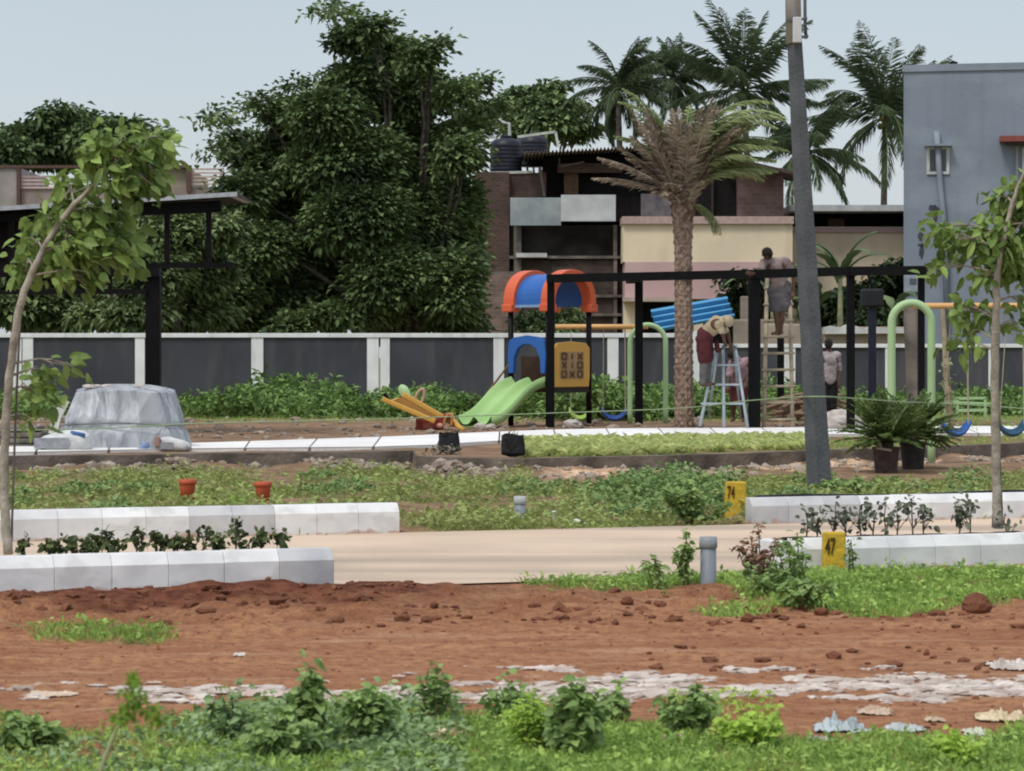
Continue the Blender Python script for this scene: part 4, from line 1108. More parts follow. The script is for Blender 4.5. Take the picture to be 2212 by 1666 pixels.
# ================================================================ steel frame pavilion under construction
t = thing('steel_frame', 'long black steel pavilion frame standing between the play tower and the right swing', 'pavilion frame', (X(1630, 50.6), 50.6, RAISE))
pav = [(1184, 52.3, 602), (1640, 50.6, 592), (1838, 49.4, 586), (2002, 49.0, 584)]
for a, c in zip(pav[:-1], pav[1:]):
    MB().beam(PT(a[0], a[2], a[1]), PT(c[0] + 2, c[2], c[1]), .16, .155).build('beam', steel_m, t)
for px0, px1, Y, top in ((1182, 1198, 52.3, 606), (1618, 1643, 50.6, 600), (1830, 1847, 49.4, 594), (1984, 1998, 49.2, 592), (1372, 1389, 55.0, 606), (1680, 1694, 60.0, 727)):
    o = post(px0, px1, top, Y, (px1 - px0) / FPX * Y, parent=t)
    if px0 == 1680: o['label'] = 'short post ending below the beam'
MB().box((X(1364, 52.6), 52.0, Z(604, 52.3)), (X(1394, 52.6), 55.3, Z(596, 52.3))).build('cross_beam', steel_m, t)
adopt(t)
t = thing('black_box_post', 'thin dark blue post carrying a square black box, right of the grey pole', 'post', (X(1885, 62), 62, RAISE))
post(1877, 1893, 650, 62, .16, m=mat('navy_paint', (.012, .014, .035, 1), (.008, .009, .02, 1), rough=.5), parent=t)
q(1861, 624, 1908, 664, 62, .4, dy=-.1).build('box', mat('box_black', (.014, .015, .018, 1), (.01, .01, .012, 1), rough=.6), t, bevel=.05)
b = MB(); b.tube([PT(1885, 626, 62), PT(1878, 600, 62), PT(1870, 585, 62)], .03); b.build('wire', steel_m, t)
adopt(t)
# stone post behind the arch
t = thing('stone_post', 'rough grey stone post behind the green arch of the right swing', 'post', (X(1972, 56), 56, RAISE))
b = MB(); b.tube([PT(1976, 900, 56), PT(1974, 800, 56), PT(1971, 700, 56), PT(1970, 655, 56)], [.17, .16, .18, .17], 7); b.build('shaft', conc_m, t)
adopt(t)
t = thing('wooden_stake', 'pale wooden stake with leafy climber beside the right leg of the green arch', 'stake', (X(2045, 46), 46, RAISE))
b = MB(); b.tube([PT(2056, 935, 46), PT(2046, 830, 46), PT(2036, 660, 46)], [.05, .055, .035], 7); b.build('pole', mat('stake_wood', (.42, .34, .24, 1), (.28, .22, .15, 1), rough=.9), t)
b = MB(); n = 60; s = RNG.random(n)
b.leaves(np.stack([X(2052, 46) - .10 * s + .06 * RNG.normal(size=n), 45.9 + .05 * RNG.normal(size=n), .35 + 1.2 * s], 1), RNG.normal(size=(n, 3)), .10, .06)
b.build('climber', leafmat('climber_leaf', (.36, .40, .22), (.12, .18, .07)), t)
adopt(t)

# ================================================================ play tower
orange = mat('orange_plastic', (0.68, 0.135, 0.055, 1), (0.60, 0.11, 0.045, 1), rough=.45, scale=1)
blue = mat('blue_plastic', (0.03, 0.13, 0.42, 1), (0.022, 0.10, 0.35, 1), rough=.4, scale=1)
green = mat('lime_plastic', (0.36, 0.56, 0.22, 1), (0.31, 0.50, 0.19, 1), rough=.4, scale=1)
yellow = mat('yellow_plastic', (0.64, 0.36, 0.075, 1), (0.56, 0.31, 0.06, 1), rough=.45, scale=1)
C0 = np.array([X(1188, 54), 54.0, 0.0])
a_ = np.array([.72, -.64, 0]); b_ = np.array([.80, .90, 0])
An = nrm(a_); Bn = nrm(b_)
f1 = C0 - a_ / 2 - b_ / 2; f2 = C0 + a_ / 2 - b_ / 2; f3 = C0 + a_ / 2 + b_ / 2; f4 = C0 - a_ / 2 + b_ / 2
t = thing('play_tower', 'playground tower with orange and blue barrel roof, blue arch and green double slide', 'play tower', (C0[0], C0[1], RAISE))
zr_ = Z(662, 53.8)
for f in (f1, f2, f3, f4):
    MB().tube([f + [0, 0, RAISE], f + [0, 0, zr_ + .05]], .055, 12).build('post', mat('tower_post', (.012, .009, .009, 1), rough=.5, spec=.1), t, smooth=True)
zd = .95
b = MB(); b.prism([f[:2] for f in (f1, f2, f3, f4)], zd - .09, zd, axis='z'); b.build('deck', mat('deck_brown', (.10, .055, .035, 1), rough=.7), t)
# barrel roof: arches span along b, barrel runs along a
def arch(o, r_out, r_in, w, H, n=22):
    """arch ring centred at o, spanning along b, thickness w along a"""
    th = np.linspace(0, pi, n); S = np.linalg.norm(b_) / 2
    rows = []
    for th_ in th:
        c, s = -cos(th_), sin(th_)
        def pt(r, aa): return o + Bn * c * (S * r) + np.array([0, 0, 1]) * (s ** .8 * H * r if s > 0 else 0) + An * aa
        rows.append([pt(r_out, -w / 2), pt(r_out, w / 2), pt(r_in, w / 2), pt(r_in, -w / 2), pt(r_out, -w / 2)])
    return np.array(rows)
H = (660 - 590) / FPX * 53.8
fA = C0 - a_ / 2; fB = C0 + a_ / 2; top0 = np.array([0, 0, zr_])
# blue vault
n = 22; th = np.linspace(0, pi, n); S = np.linalg.norm(b_) / 2
rows = []
for th_ in th:
    c, s = -cos(th_), max(0, sin(th_)) ** .8
    def pt(r, aa): return C0 + top0 + Bn * c * S * r + np.array([0, 0, s * H * r]) + An * aa
    W_ = np.linalg.norm(a_) / 2
    rows.append([pt(1.0, -W_), pt(1.0, W_), pt(.955, W_), pt(.955, -W_), pt(1.0, -W_)])
MB().grid(rows).build('roof_vault', blue, t, smooth=False)
for c in (fA, fB):
    rw = arch(c + top0, 1.13, .90, .26, H); MB().grid(rw[::1]).build('roof_arch', orange, t, bevel=.012)
    for sg in (-1, 1):
        e_ = c + top0 + Bn * sg * S * 1.02
        b = MB(); b.beam(e_ + [0, 0, -.11], e_ + [0, 0, .04], .26, .24, up=Bn); b.build('arch_foot', orange, t, bevel=.02)
e_ = C0 + top0 - Bn * S
MB().beam(e_ - An * .4, e_ + An * .4, .05, .05).build('roof_edge', mat('edge_blue', (.25, .38, .58, 1), rough=.5), t)
# blue arch panel over the slide mouth
W_ = np.linalg.norm(a_)
zt_, zb_ = Z(727, 53.5), Z(806, 53.5)
outer = [(0.02, zb_), (0.0, zb_ + .35), (.03, zt_ - .08), (.14, zt_ - .02), (W_ / 2, zt_ + .02), (W_ - .14, zt_ - .02), (W_ - .03, zt_ - .08), (W_, zb_ + .35), (W_ - .02, zb_)]
inner = [(W_ - .13, zb_), (W_ - .15, zb_ + .28), (W_ - .24, zt_ - .24), (W_ / 2 + .1, zt_ - .16), (W_ / 2, zt_ - .15), (W_ / 2 - .1, zt_ - .16), (.24, zt_ - .24), (.15, zb_ + .28), (.13, zb_)]
b = MB(); O_ = np.array(outer); I_ = np.array(inner)[::-1]
def on_face(p0, dr, u, z, off): return p0 + dr * u + np.array([0, 0, z]) + off
nf = -Bn
rows = []
for o_, i_ in zip(O_, I_):
    rows.append([on_face(f1, An, o_[0], o_[1], nf * .09), on_face(f1, An, i_[0], i_[1], nf * .09), on_face(f1, An, i_[0], i_[1], nf * .0), on_face(f1, An, o_[0], o_[1], nf * .0), on_face(f1, An, o_[0], o_[1], nf * .09)])
b.grid(np.array(rows)[::-1]); b.build('arch_panel', blue, t, bevel=.015)
# yellow game panel on the right face, three rows of cut letters
W2 = np.linalg.norm(b_); zt2, zb2 = Z(738, 53.8), Z(836, 53.8)
out_n = An
b = MB()
poly = [(.10, zb2), (W2 - .08, zb2), (W2 - .05, zb2 + .2), (W2 - .05, zt2 - .12), (W2 - .16, zt2 - .03), (W2 / 2, zt2), (.2, zt2 - .03), (.09, zt2 - .12), (.09, zb2 + .2)]
P1 = np.array([on_face(f2, Bn, u, z, out_n * .07) for u, z in poly]); P2 = np.array([on_face(f2, Bn, u, z, out_n * .01) for u, z in poly])
k = len(poly); i = np.arange(k); j = (i + 1) % k
b.add(np.vstack([P1, P2]), np.stack([i, j, k + j, k + i], 1)[:, ::-1], [list(range(k))], [list(range(2 * k - 1, k - 1, -1))]); gp = b.build('game_panel', yellow, t, bevel=.012)
b = MB(); g0, g1 = .26, W2 - .24; zz0, zz1 = zb2 + .16, zt2 - .20
P1 = [on_face(f2, Bn, u, z, out_n * .074) for u, z in ((g0, zz0), (g1, zz0), (g1, zz1), (g0, zz1))]
b.add(P1, [[0, 1, 2, 3]]); b.build('game_board', mat('board_tan', (.40, .26, .13, 1), (.34, .22, .11, 1), rough=.6), gp)
b = MB()
glyph = {'X': [((0, 0), (1, 1)), ((0, 1), (1, 0))], 'O': [((0, 0), (1, 0)), ((1, 0), (1, 1)), ((1, 1), (0, 1)), ((0, 1), (0, 0))], 'I': [((.5, 0), (.5, 1))]}
cw = (g1 - g0) / 3; ch_ = (zz1 - zz0) / 3
for r_i, row in enumerate(('OIX', 'XIO', 'OXO')):
    for c_i, ch in enumerate(row):
        for (u0, v0), (u1, v1) in glyph[ch]:
            p = on_face(f2, Bn, g0 + cw * (c_i + .22 + .56 * u0), zz1 - ch_ * (r_i + .82 - .64 * v0), out_n * .08)
            s = on_face(f2, Bn, g0 + cw * (c_i + .22 + .56 * u1), zz1 - ch_ * (r_i + .82 - .64 * v1), out_n * .08)
            b.beam(p, s, .045, .012, up=out_n)
b.build('game_letters', mat('letter_brown', (.15, .085, .035, 1), rough=.6), gp)
b = MB(); b.beam(f2 + [0, 0, zb2 - .06], f3 + [0, 0, zb2 - .06], .08, .10); b.build('panel_rail', mat('tower_post2', (.028, .02, .015, 1), rough=.6), t)
# brown back panels
b = MB(); b.add([f4 + [0, 0, zd], f3 + [0, 0, zd], f3 + [0, 0, zd + .35], (f3 + f4) / 2 + [0, 0, zd + .75]], [[0, 1, 2, 3]]); b.build('back_panel', mat('brown_net', (.20, .13, .09, 1), (.14, .09, .06, 1), rough=.8), t)
b = MB(); b.add([f1 + Bn * .3 + [0, 0, zd], f4 + [0, 0, zd], f4 + [0, 0, zd + .6], f1 + Bn * .3 + [0, 0, zd + .6]], [[0, 1, 2, 3]]); b.build('side_panel', MATS['brown_net'], t)
# sloping handrail behind the slide
b = MB(); b.tube([f1 + [-.02, .4, Z(785, 54) ], PT(1052, 850, 54.5), PT(1040, 872, 54.6)], .022); b.build('handrail', mat('rust_rail', (.30, .17, .08, 1), rough=.7), t)
# double slide
def slide(prof_w, Ntop, dirv, L, ztop, zbot, label=None):
    k = 26; tt = np.linspace(0, 1, k)
    z = ztop + (zbot - ztop) * (tt - .10 * np.sin(2 * pi * tt) * .9)
    hx = L * tt
    x0 = np.linspace(0, 1, 41); rows = []
    cross = .14 * np.abs(np.cos(2 * pi * x0)) ** 3.5 + 0.0
    cross = np.where((x0 < .03) | (x0 > .97), .15, cross)
    for i in range(k):
        c = Ntop + dirv * hx[i]
        top = [c + An * (prof_w * (u - .5)) + np.array([0, 0, z[i] + h]) for u, h in zip(x0, cross)]
        bot = [c + An * (prof_w * (u - .5)) * .98 + np.array([0, 0, z[i] - .05]) for u in x0[::-1]]
        rows.append(top + bot + [top[0]])
    return np.array(rows)
sl_dir = nrm([-.97, -1.2, 0]); mid = (f1 + f2) / 2 - Bn * .05
rows = slide(W_ * .92, mid, sl_dir, 1.62, zd + .06, RAISE + .07)
MB().grid(rows).build('slide', green, t, smooth=True)
adopt(t)

# ================================================================ seesaw
YW = 51.0
t = thing('seesaw', 'yellow and red double-beam seesaw tilted up to the left, beside the green slide', 'seesaw', (X(930, YW), YW, RAISE))
red = mat('red_paint', (.26, .035, .02, 1), (.17, .022, .015, 1), rough=.55)
b = MB(); b.beam(PT(826, 862, YW - .25), PT(940, 911, YW - .25), .14, .09); b.build('beam', yellow, t, bevel=.02)
b = MB(); b.beam(PT(870, 852, YW + .25), PT(985, 918, YW + .25), .16, .10); b.build('beam', yellow, t, bevel=.02)
b = MB(); b.add([PT(868, 858, YW + .1), PT(960, 910, YW + .1), PT(930, 912, YW - .1), PT(850, 872, YW - .1)], [[0, 1, 2, 3]]); b.build('web', mat('web_brown', (.28, .13, .02, 1), rough=.6), t)
for (a, c) in (((862, 862), (845, 868)), ((880, 874), (865, 882))):
    MB().beam(PT(*a, YW + .2), PT(*c, YW - .2), .06, .05).build('cross_bar', yellow, t)
b = MB(); b.ell(PT(874, 848, YW + .25), (.10, .06, .16), 14, 10, rot=Matrix.Rotation(radians(-28), 3, 'Y')); b.build('backrest', mat('pale_green', (.45, .66, .36, 1), rough=.45), t, smooth=True)
b = MB(); b.beam(PT(829, 850, YW - .2), PT(842, 865, YW - .2), .09, .06); b.build('seat', steel_m, t, bevel=.02)
def loop(cx, cy, w, h, tilt, Y, r=.018):
    a = np.linspace(-.15 * pi, 1.15 * pi, 16); R = radians(tilt)
    x = w * np.cos(a) * .5; z = h * (np.sin(a) * .5)
    return [PT(cx + x_ * cos(R) + z_ * sin(R), cy - (-x_ * sin(R) + z_ * cos(R)), Y) for x_, z_ in zip(x, z)]
MB().tube(loop(905, 862, 16, 46, 22, YW + .2), .026, 8).build('handle', mat('pink_handle', (.55, .34, .26, 1), rough=.5), t, smooth=True)
MB().tube(loop(968, 912, 16, 34, 10, YW - .2), .026, 8).build('handle', mat('orange_handle', (.50, .22, .08, 1), rough=.5), t, smooth=True)
b = MB(); q(898, 905, 945, 932, YW - .1, .5, b=b); b.build('base', red, t, bevel=.02)
b = MB(); q(914, 914, 936, 926, YW - .12, .03, b=b); b.build('base_plate', mat('dull_red', (.38, .12, .09, 1), rough=.6), t)
b = MB(); q(945, 900, 958, 930, YW - .12, .3, b=b); q(958, 893, 972, 905, YW - .1, .3, b=b); b.build('pivot', red, t, bevel=.02)
b = MB(); b.ell(PT(950, 920, YW - .2), (.07, .05, .05), 10, 8); b.build('cushion', mat('salmon', (.60, .30, .22, 1), rough=.5), t, smooth=True)
b = MB(); b.tube([PT(972, 893, YW), PT(978, 908, YW), PT(990, 922, YW - .2), PT(1003, 930, YW - .3)], .05, 8); b.build('end_arm', yellow, t, smooth=True)
adopt(t)

# ================================================================ swings
swing_green = mat('swing_green', (0.40, 0.56, 0.30, 1), (0.33, 0.49, 0.25, 1), rough=.45, scale=1)
bar_orange = mat('bar_orange', (0.72, 0.42, 0.17, 1), (0.64, 0.36, 0.14, 1), rough=.5, scale=1)
def archtube(x0, x1, ytop, y0, y1, Y, zl0, zl1, lean=0.0):
    xl, xr = X(x0, Y), X(x1, Y); r = (xr - xl) / 2; zc = Z(ytop, Y) - r
    a = np.linspace(pi, 0, 18)
    P = [(xl, Y, z) for z in np.linspace(zl0, zc, 8)[:-1]] + [(xl + r + r * cos(k), Y, zc + r * 1.0 * sin(k)) for k in a] + [(xr, Y, z) for z in np.linspace(zc, zl1, 8)[1:]]
    return np.array(P)
def rope(b, p, q_, r=.012, sag=0.0):
    t_ = np.linspace(0, 1, 8)[:, None]; P = np.array(p) * (1 - t_) + np.array(q_) * t_; P[:, 2] -= sag * 4 * (t_ * (1 - t_))[:, 0]
    b.tube(P, r, 6)
def bucket(c, r, h, m, parent, name='seat'):
    """cup-shaped toddler swing seat with raised back and cut front"""
    n = 24; k = 8; rows = []
    for i in range(k):
        f = i / (k - 1); z = h * f; rr = r * (.55 + .45 * f ** .5); row = []
        for j in range(n):
            a = 2 * pi * j / n; top = 1.0 if i < k - 3 else (1 - .45 * max(0, -sin(a)) * (i - (k - 4)) / 3)
            row.append(c + np.array([rr * cos(a), rr * .8 * sin(a), z * top]))
        rows.append(row)
    b = MB(); b.grid(rows, wrap=True); b.prism([(c[0] + r * .55 * cos(a), c[1] + r * .44 * sin(a)) for a in np.linspace(0, 2 * pi, 16, endpoint=False)], c[2] - .02, c[2] + .005, axis='z')
    o = b.build(name, m, parent, smooth=True); s = o.modifiers.new('shell', 'SOLIDIFY'); s.thickness = .018
    return o
def cradle(c, r, m, parent):
    """shallow curved swing seat: a sagging moulded strip with raised ends and a low back"""
    a = np.linspace(-1, 1, 21); rows = []
    for v_ in np.linspace(-1, 1, 9):
        rim = .035 * abs(v_) ** 3 + (.05 if v_ > .9 else 0)
        rows.append([(c[0] + r * x_, c[1] + .13 * v_ * (1 - .25 * abs(x_) ** 3), c[2] + .17 * abs(x_) ** 2.4 + rim) for x_ in a])
    b = MB(); b.grid(rows); o = b.build('seat', m, parent, smooth=True); s = o.modifiers.new('shell', 'SOLIDIFY'); s.thickness = .03
    return o
YR = 40.0
t = thing('swing_set', 'near swing set with pale green arch and orange top bar at the right edge', 'swing set', (X(2010, YR), YR, RAISE))
MB().tube(archtube(1926, 2012, 655, 0, 0, YR, RAISE - .1, -.02), .058, 12).build('arch_leg', swing_green, t, smooth=True)
MB().tube(archtube(2530, 2616, 655, 0, 0, YR + .4, RAISE, RAISE), .068, 12).build('arch_leg', swing_green, t, smooth=True)
MB().tube([PT(1972, 661, YR), PT(2570, 660, YR + .4)], .042, 12).build('top_bar', bar_orange, t, smooth=True)
b = MB(); b.beam(PT(1985, 950, YR), PT(2040, 950, YR), .1, .03); b.build('foot_plate', swing_green, t)
for px, c_, nm in ((2065, blue, 'blue curved seat'), (2186, mat('navy_seat', (.03, .09, .16, 1), (.02, .07, .12, 1), rough=.4), 'dark teal curved seat')):
    c = PT(px, 940, YR + .1)
    o = cradle(c, .19, c_, t); o['label'] = nm
    b = MB(); rope(b, c + [.18, .0, .16], (c[0] + .16, YR + .1, Z(662, YR)), .013); rope(b, c + [-.18, .0, .16], (c[0] - .05, YR + .2, Z(662, YR)), .006); b.build('rope', mat('rope_tan', (.46, .40, .30, 1), rough=.9), t)
adopt(t)
YLS = 56.
t = thing('swing_set', 'far swing set with thin green arch and orange top bar, left of the date palm', 'swing set', (X(1400, YLS), YLS, RAISE))
MB().tube(archtube(1361, 1438, 702, 0, 0, YLS, RAISE, RAISE), .052, 12).build('arch_leg', swing_green, t, smooth=True)
MB().tube([PT(1200, 706, YLS + .2), PT(1400, 706, YLS)], .05, 12).build('top_bar', bar_orange, t, smooth=True)
for px, c_, nm, ra in ((1253, mat('lime_seat', (.42, .60, .14, 1), rough=.4), 'lime green curved seat', .20), (1327, mat('navy2', (.03, .08, .30, 1), (.02, .06, .22, 1), rough=.4), 'navy curved seat', .24)):
    c = PT(px, 907, YLS + .1); o = cradle(c, ra, c_, t); o['label'] = nm
    b = MB(); rope(b, c + [ra * .94, 0, .16], (c[0] + ra * .9, YLS + .1, Z(707, YLS)), .011); rope(b, c + [-ra * .94, .0, .16], (c[0] - ra * .9, YLS + .15, Z(707, YLS)), .007); b.build('rope', MATS['rope_tan'], t)
adopt(t)
# green bench-like seat behind the right swing
t = thing('park_bench', 'small light green metal bench behind the blue swing seat', 'bench', (X(2098, 55), 55, RAISE))
b = MB(); b.beam(PT(2066, 861, 55), PT(2130, 860, 55), .05, .05); b.build('backrest_rail', swing_green, t)
b = MB(); b.beam(PT(2040, 868, 54.8), PT(2140, 872, 54.8), .05, .04); b.build('backrest_rail', swing_green, t)
b = MB(); b.beam(PT(2068, 887, 54.6), PT(2130, 886, 54.6), .30, .05); b.build('seat', swing_green, t)
for px in (2068, 2128):
    b = MB(); b.beam(PT(px, 861, 55), PT(px, 905, 55), .05, .05); b.build('leg', swing_green, t)
adopt(t)

# ================================================================ ladders
alu = mat('ladder_paint', (0.40, 0.47, 0.50, 1), (0.33, 0.38, 0.42, 1), rough=.6, scale=5)
YA = 50.6
t = thing('step_ladder', 'pale blue-grey step ladder under the bending man in dark red shorts', 'ladder', (X(1563, YA), YA, RAISE))
def leg(a, c, r=.028, nm='leg', m=alu): MB().tube([PT(*a), PT(*c)], r, 8).build(nm, m, t, smooth=True)
leg((1548, 748, YA + .1), (1512, 920, YA - .35)); leg((1588, 748, YA + .1), (1615, 924, YA - .4))
leg((1562, 748, YA + .1), (1564, 922, YA - .35), .03); leg((1552, 748, YA + .1), (1530, 905, YA + .7), .022)
leg((1585, 748, YA + .1), (1600, 905, YA + .7), .022)
for x0, x1, yy in ((1538, 1596, 789), (1525, 1603, 831), (1518, 1609, 872)):
    f = (yy - 748) / 172.; Yr = YA + .1 - .45 * f
    MB().beam(PT(x0 - 4, yy, Yr), PT(x1, yy, Yr), .09, .035).build('rung', alu, t)
MB().beam(PT(1540, 746, YA + .1), PT(1592, 746, YA + .1), .16, .035).build('top_step', alu, t)
adopt(t)
bam = mat('bamboo', (0.42, 0.35, 0.25, 1), (0.30, 0.25, 0.18, 1), rough=.8, scale=8)
t = thing('wooden_ladder', 'tall wooden ladder leaning on the black beam beneath the climbing man', 'ladder', (X(1680, 51), 51, RAISE))
Ra = (PT(1650, 927, 50.9), PT(1657, 604, 51.9)); Rb = (PT(1712, 925, 50.9), PT(1706, 604, 51.9))
for r_ in (Ra, Rb): MB().tube([r_[0], r_[1] + (r_[1] - r_[0]) * .03], .038, 8).build('rail', bam, t, smooth=True)
for k in range(9):
    f = .06 + k * .11
    MB().tube([Ra[0] + (Ra[1] - Ra[0]) * f - [.06, .04, 0], Rb[0] + (Rb[1] - Rb[0]) * f + [.06, -.04, 0]], .024, 7).build('rung', bam, t, smooth=True)
adopt(t)

# blue corrugated sheet leaning over the wall
t = thing('corrugated_sheet', 'blue corrugated roofing sheet propped behind the date palm', 'roofing sheet', PT(1490, 690, 66))
sheet_blue = mat('sheet_blue', (0.085, 0.30, 0.52, 1), (0.06, 0.23, 0.42, 1), rough=.5, scale=1)
A = PT(1405, 672, 65); Bp = PT(1570, 643, 66.4); dn = PT(1421, 716, 64.2) - A
tt = np.linspace(0, 1, 60); off = .085 * np.where((tt * 3.6) % 1 < .55, 1, -1) * 1.0
off = np.convolve(np.pad(off, 2, mode='edge'), np.ones(5) / 5, mode='valid')
rows = []
for s in np.linspace(0, 1, 3):
    P = A + (Bp - A) * s + np.outer(tt, dn); P[:, 1] -= off; P[:, 2] += off * .35
    rows.append(P)
rows = np.array(rows)
b = MB(); b.grid(rows); o = b.build('sheet', sheet_blue, t); s = o.modifiers.new('s', 'SOLIDIFY'); s.thickness = .015
adopt(t)

# ================================================================ covered heap and sacks
tarp_m = mat('plastic_sheet', (0.50, 0.515, 0.54, 1), (0.38, 0.395, 0.42, 1), scale=1.2, rough=.42, bump=.12, bscale=3, spec=.4, detail=2)
YT = 40.3
t = thing('covered_heap', 'big heap wrapped in translucent grey plastic sheet in front of the black shelter post', 'covered heap', (X(265, YT), YT, RAISE))

def drape(m):
    n_ = m.node_tree; p = [q_ for q_ in n_.nodes if q_.type == 'BSDF_PRINCIPLED'][0]
    t_ = n_.nodes.new('ShaderNodeTexCoord'); mp = n_.nodes.new('ShaderNodeMapping')
    mp.inputs['Scale'].default_value = (1.8, 1.8, .55); mp.inputs['Rotation'].default_value = (0, .5, 0)
    n_.links.new(t_.outputs['Object'], mp.inputs[0])
    vo = n_.nodes.new('ShaderNodeTexVoronoi'); vo.feature = 'F1'; vo.inputs['Scale'].default_value = 2.2
    nz = n_.nodes.new('ShaderNodeTexNoise'); nz.inputs['Scale'].default_value = 1.6; nz.inputs['Detail'].default_value = 3; nz.inputs['Distortion'].default_value = 1.4
    n_.links.new(mp.outputs[0], vo.inputs['Vector']); n_.links.new(mp.outputs[0], nz.inputs['Vector'])
    b_ = n_.nodes.new('ShaderNodeBump'); b_.inputs['Strength'].default_value = .9; b_.inputs['Distance'].default_value = .16
    n_.links.new(vo.outputs['Distance'], b_.inputs['Height'])
    b2 = n_.nodes.new('ShaderNodeBump'); b2.inputs['Strength'].default_value = .8; b2.inputs['Distance'].default_value = .12
    n_.links.new(nz.outputs[0], b2.inputs['Height']); n_.links.new(b_.outputs[0], b2.inputs['Normal']); n_.links.new(b2.outputs[0], p.inputs['Normal'])
    # grey contents showing more or less through the sheet
    lk = p.inputs['Base Color'].links[0]; src = lk.from_socket
    mr_ = n_.nodes.new('ShaderNodeMapRange'); mr_.inputs[1].default_value = .47; mr_.inputs[2].default_value = .53; mr_.inputs[4].default_value = .42
    n_.links.new(nz.outputs[0], mr_.inputs[0]); mx = n_.nodes.new('ShaderNodeMix'); mx.data_type = 'RGBA'; mx.inputs[7].default_value = (.20, .215, .24, 1)
    n_.links.new(mr_.outputs[0], mx.inputs[0]); n_.links.new(src, mx.inputs[6]); n_.links.new(mx.outputs[2], p.inputs['Base Color'])
drape(tarp_m)
n, k = 300, 60; rows = []; rq = np.random.default_rng(8); FA = np.sort(rq.uniform(0, 2 * pi, 26)); FV = rq.uniform(-.17, .10, 26); FA2 = np.sort(rq.uniform(0, 2 * pi, 70)); FV2 = rq.uniform(-.022, .022, 70)
cx = X(266, YT); hw0 = (412 - 125) / 2 / FPX * YT; H = Z(822, YT) - RAISE - .06
for i in range(k):
    f = i / (k - 1); s = 1 - f            # f 0 at the ground, 1 at the top centre
    row = []
    for j in range(n):
        a = 2 * pi * j / n
        if f < .78: g = f / .78; z = H * g * .92; rr = 1.04 - .28 * g ** 1.2
        else: g = (f - .78) / .22; z = H * (.92 + .08 * sin(g * pi / 2)); rr = .76 * (1 - g) ** .65
        sq = 1 / max(abs(cos(a)), abs(sin(a))) ** .55
        aw = a + .10 * (f - .5) * sin(a * 3 + 2); fold = float(np.interp(aw % (2 * pi), FA, FV)) * (1 - f) ** .75 + float(np.interp((aw * 1 + .05 * f) % (2 * pi), FA2, FV2)) * (1 - f) ** .4 + .04 * (float(fbm(np.array(a * 1.6), np.array(f * 2.))) - .5)
        band_ = -.05 * math.exp(-((z - .36) / .05) ** 2)
        rr = rr * sq * (1 + fold + band_ + .04 * sin(a * 3 + 1))
        row.append((cx + hw0 * rr * cos(a) * (1.0 if cos(a) > 0 else .96 + .22 * (1 - f) ** 4), YT + .75 * rr * sin(a), RAISE - .02 + z + .03 * sin(3 * a) * f))
    rows.append(row)
b = MB(); b.grid(rows, wrap=True); b.build('plastic_cover', tarp_m, t, smooth=True)
ring = []
for a in np.linspace(0, 2 * pi, 50): ring.append((cx + hw0 * .99 * cos(a) / max(abs(cos(a)), abs(sin(a))) ** .5, YT + .73 * sin(a) / max(abs(cos(a)), abs(sin(a))) ** .5, .58 + .02 * sin(3 * a)))
MB().tube(ring, .013, 6).build('tie_rope', mat('grey_rope', (.20, .21, .22, 1), rough=.8), t)
b = MB(); b.prism([(X(a, YT - .62), Z(c, YT - .62)) for a, c in ((143, 862), (155, 868), (136, 905), (128, 938), (110, 935), (118, 905), (132, 870))], YT - .85, YT - .81); b.build('loose_flap', mat('flap_beige', (.62, .61, .56, 1), (.50, .49, .45, 1), rough=.7), t)
b = MB()
for k_ in range(5):
    x_ = (.1, .35, .6, .78, .2)[k_]; b.ell((cx - hw0 * .62 + x_ * hw0 * 1.1, YT - .1 + .1 * (k_ % 2), RAISE + H - .03), (.09, .06, .035), 10, 6, noise=.3)
b.build('weight_stones', mat('pale_stone', (.55, .50, .45, 1), (.35, .31, .28, 1), rough=.9), t)
adopt(t)
sack_m = mat('white_sack', (0.62, 0.62, 0.61, 1), (0.46, 0.46, 0.46, 1), scale=5, rough=.75, bump=.4, bscale=12)
def sack(label, px, pb, Y, w, h, seed, tie=True):
    r = np.random.default_rng(seed); t = thing('sack', label, 'sack', (X(px, Y), Y, RAISE), 'white sacks at the foot of the covered heap')
    n, k = 36, 18; rows = []
    for i in range(k):
        th = pi * i / (k - 1); row = []
        for j in range(n):
            a = 2 * pi * j / n; ca, sa = np.sign(cos(a)) * abs(cos(a)) ** .7, np.sign(sin(a)) * abs(sin(a)) ** .7
            z = -cos(th); z = (np.sign(z) * abs(z) ** .75 + 1) / 2 * h * (1 + .18 * sin(a * 1 + seed) * .8)
            rr = sin(th) ** .55 * (1 + .06 * sin(5 * a + 3 * th + seed) + .10 * (float(fbm(a * 1.5 + seed, th * 2)) - .5))
            row.append((X(px, Y) + w / 2 * rr * ca * (1 - .22 * z / h), Y + w * .28 * rr * sa, RAISE + z))
        rows.append(row)
    b = MB(); b.grid(rows, wrap=True); b.build('bag', sack_m, t, smooth=True)
    b = MB(); b.grid([[np.array([X(px, Y) + u * w * .34 - .08, Y - w * .285 - .004 - .02 * (1 - abs(u)), RAISE + h * (.25 + .5 * vv)]) for u in np.linspace(-1, .6, 6)] for vv in (0, .5, 1)]); b.build('grey_print', mat('print_grey', (.22, .23, .25, 1), (.32, .33, .35, 1), scale=12, rough=.8), t)
    if tie:
        b = MB(); b.tube([(X(px, Y) + w * .12, Y - .1, RAISE + h * 1.02), (X(px, Y) + w * .18, Y - .16, RAISE + h * .9), (X(px, Y) + w * .34, Y - .18, RAISE + h * .85)], [.02, .045, .03], 7); b.build('tie', mat('tie_blue', (.06, .14, .35, 1), rough=.7), t, smooth=True)
    return adopt(t)
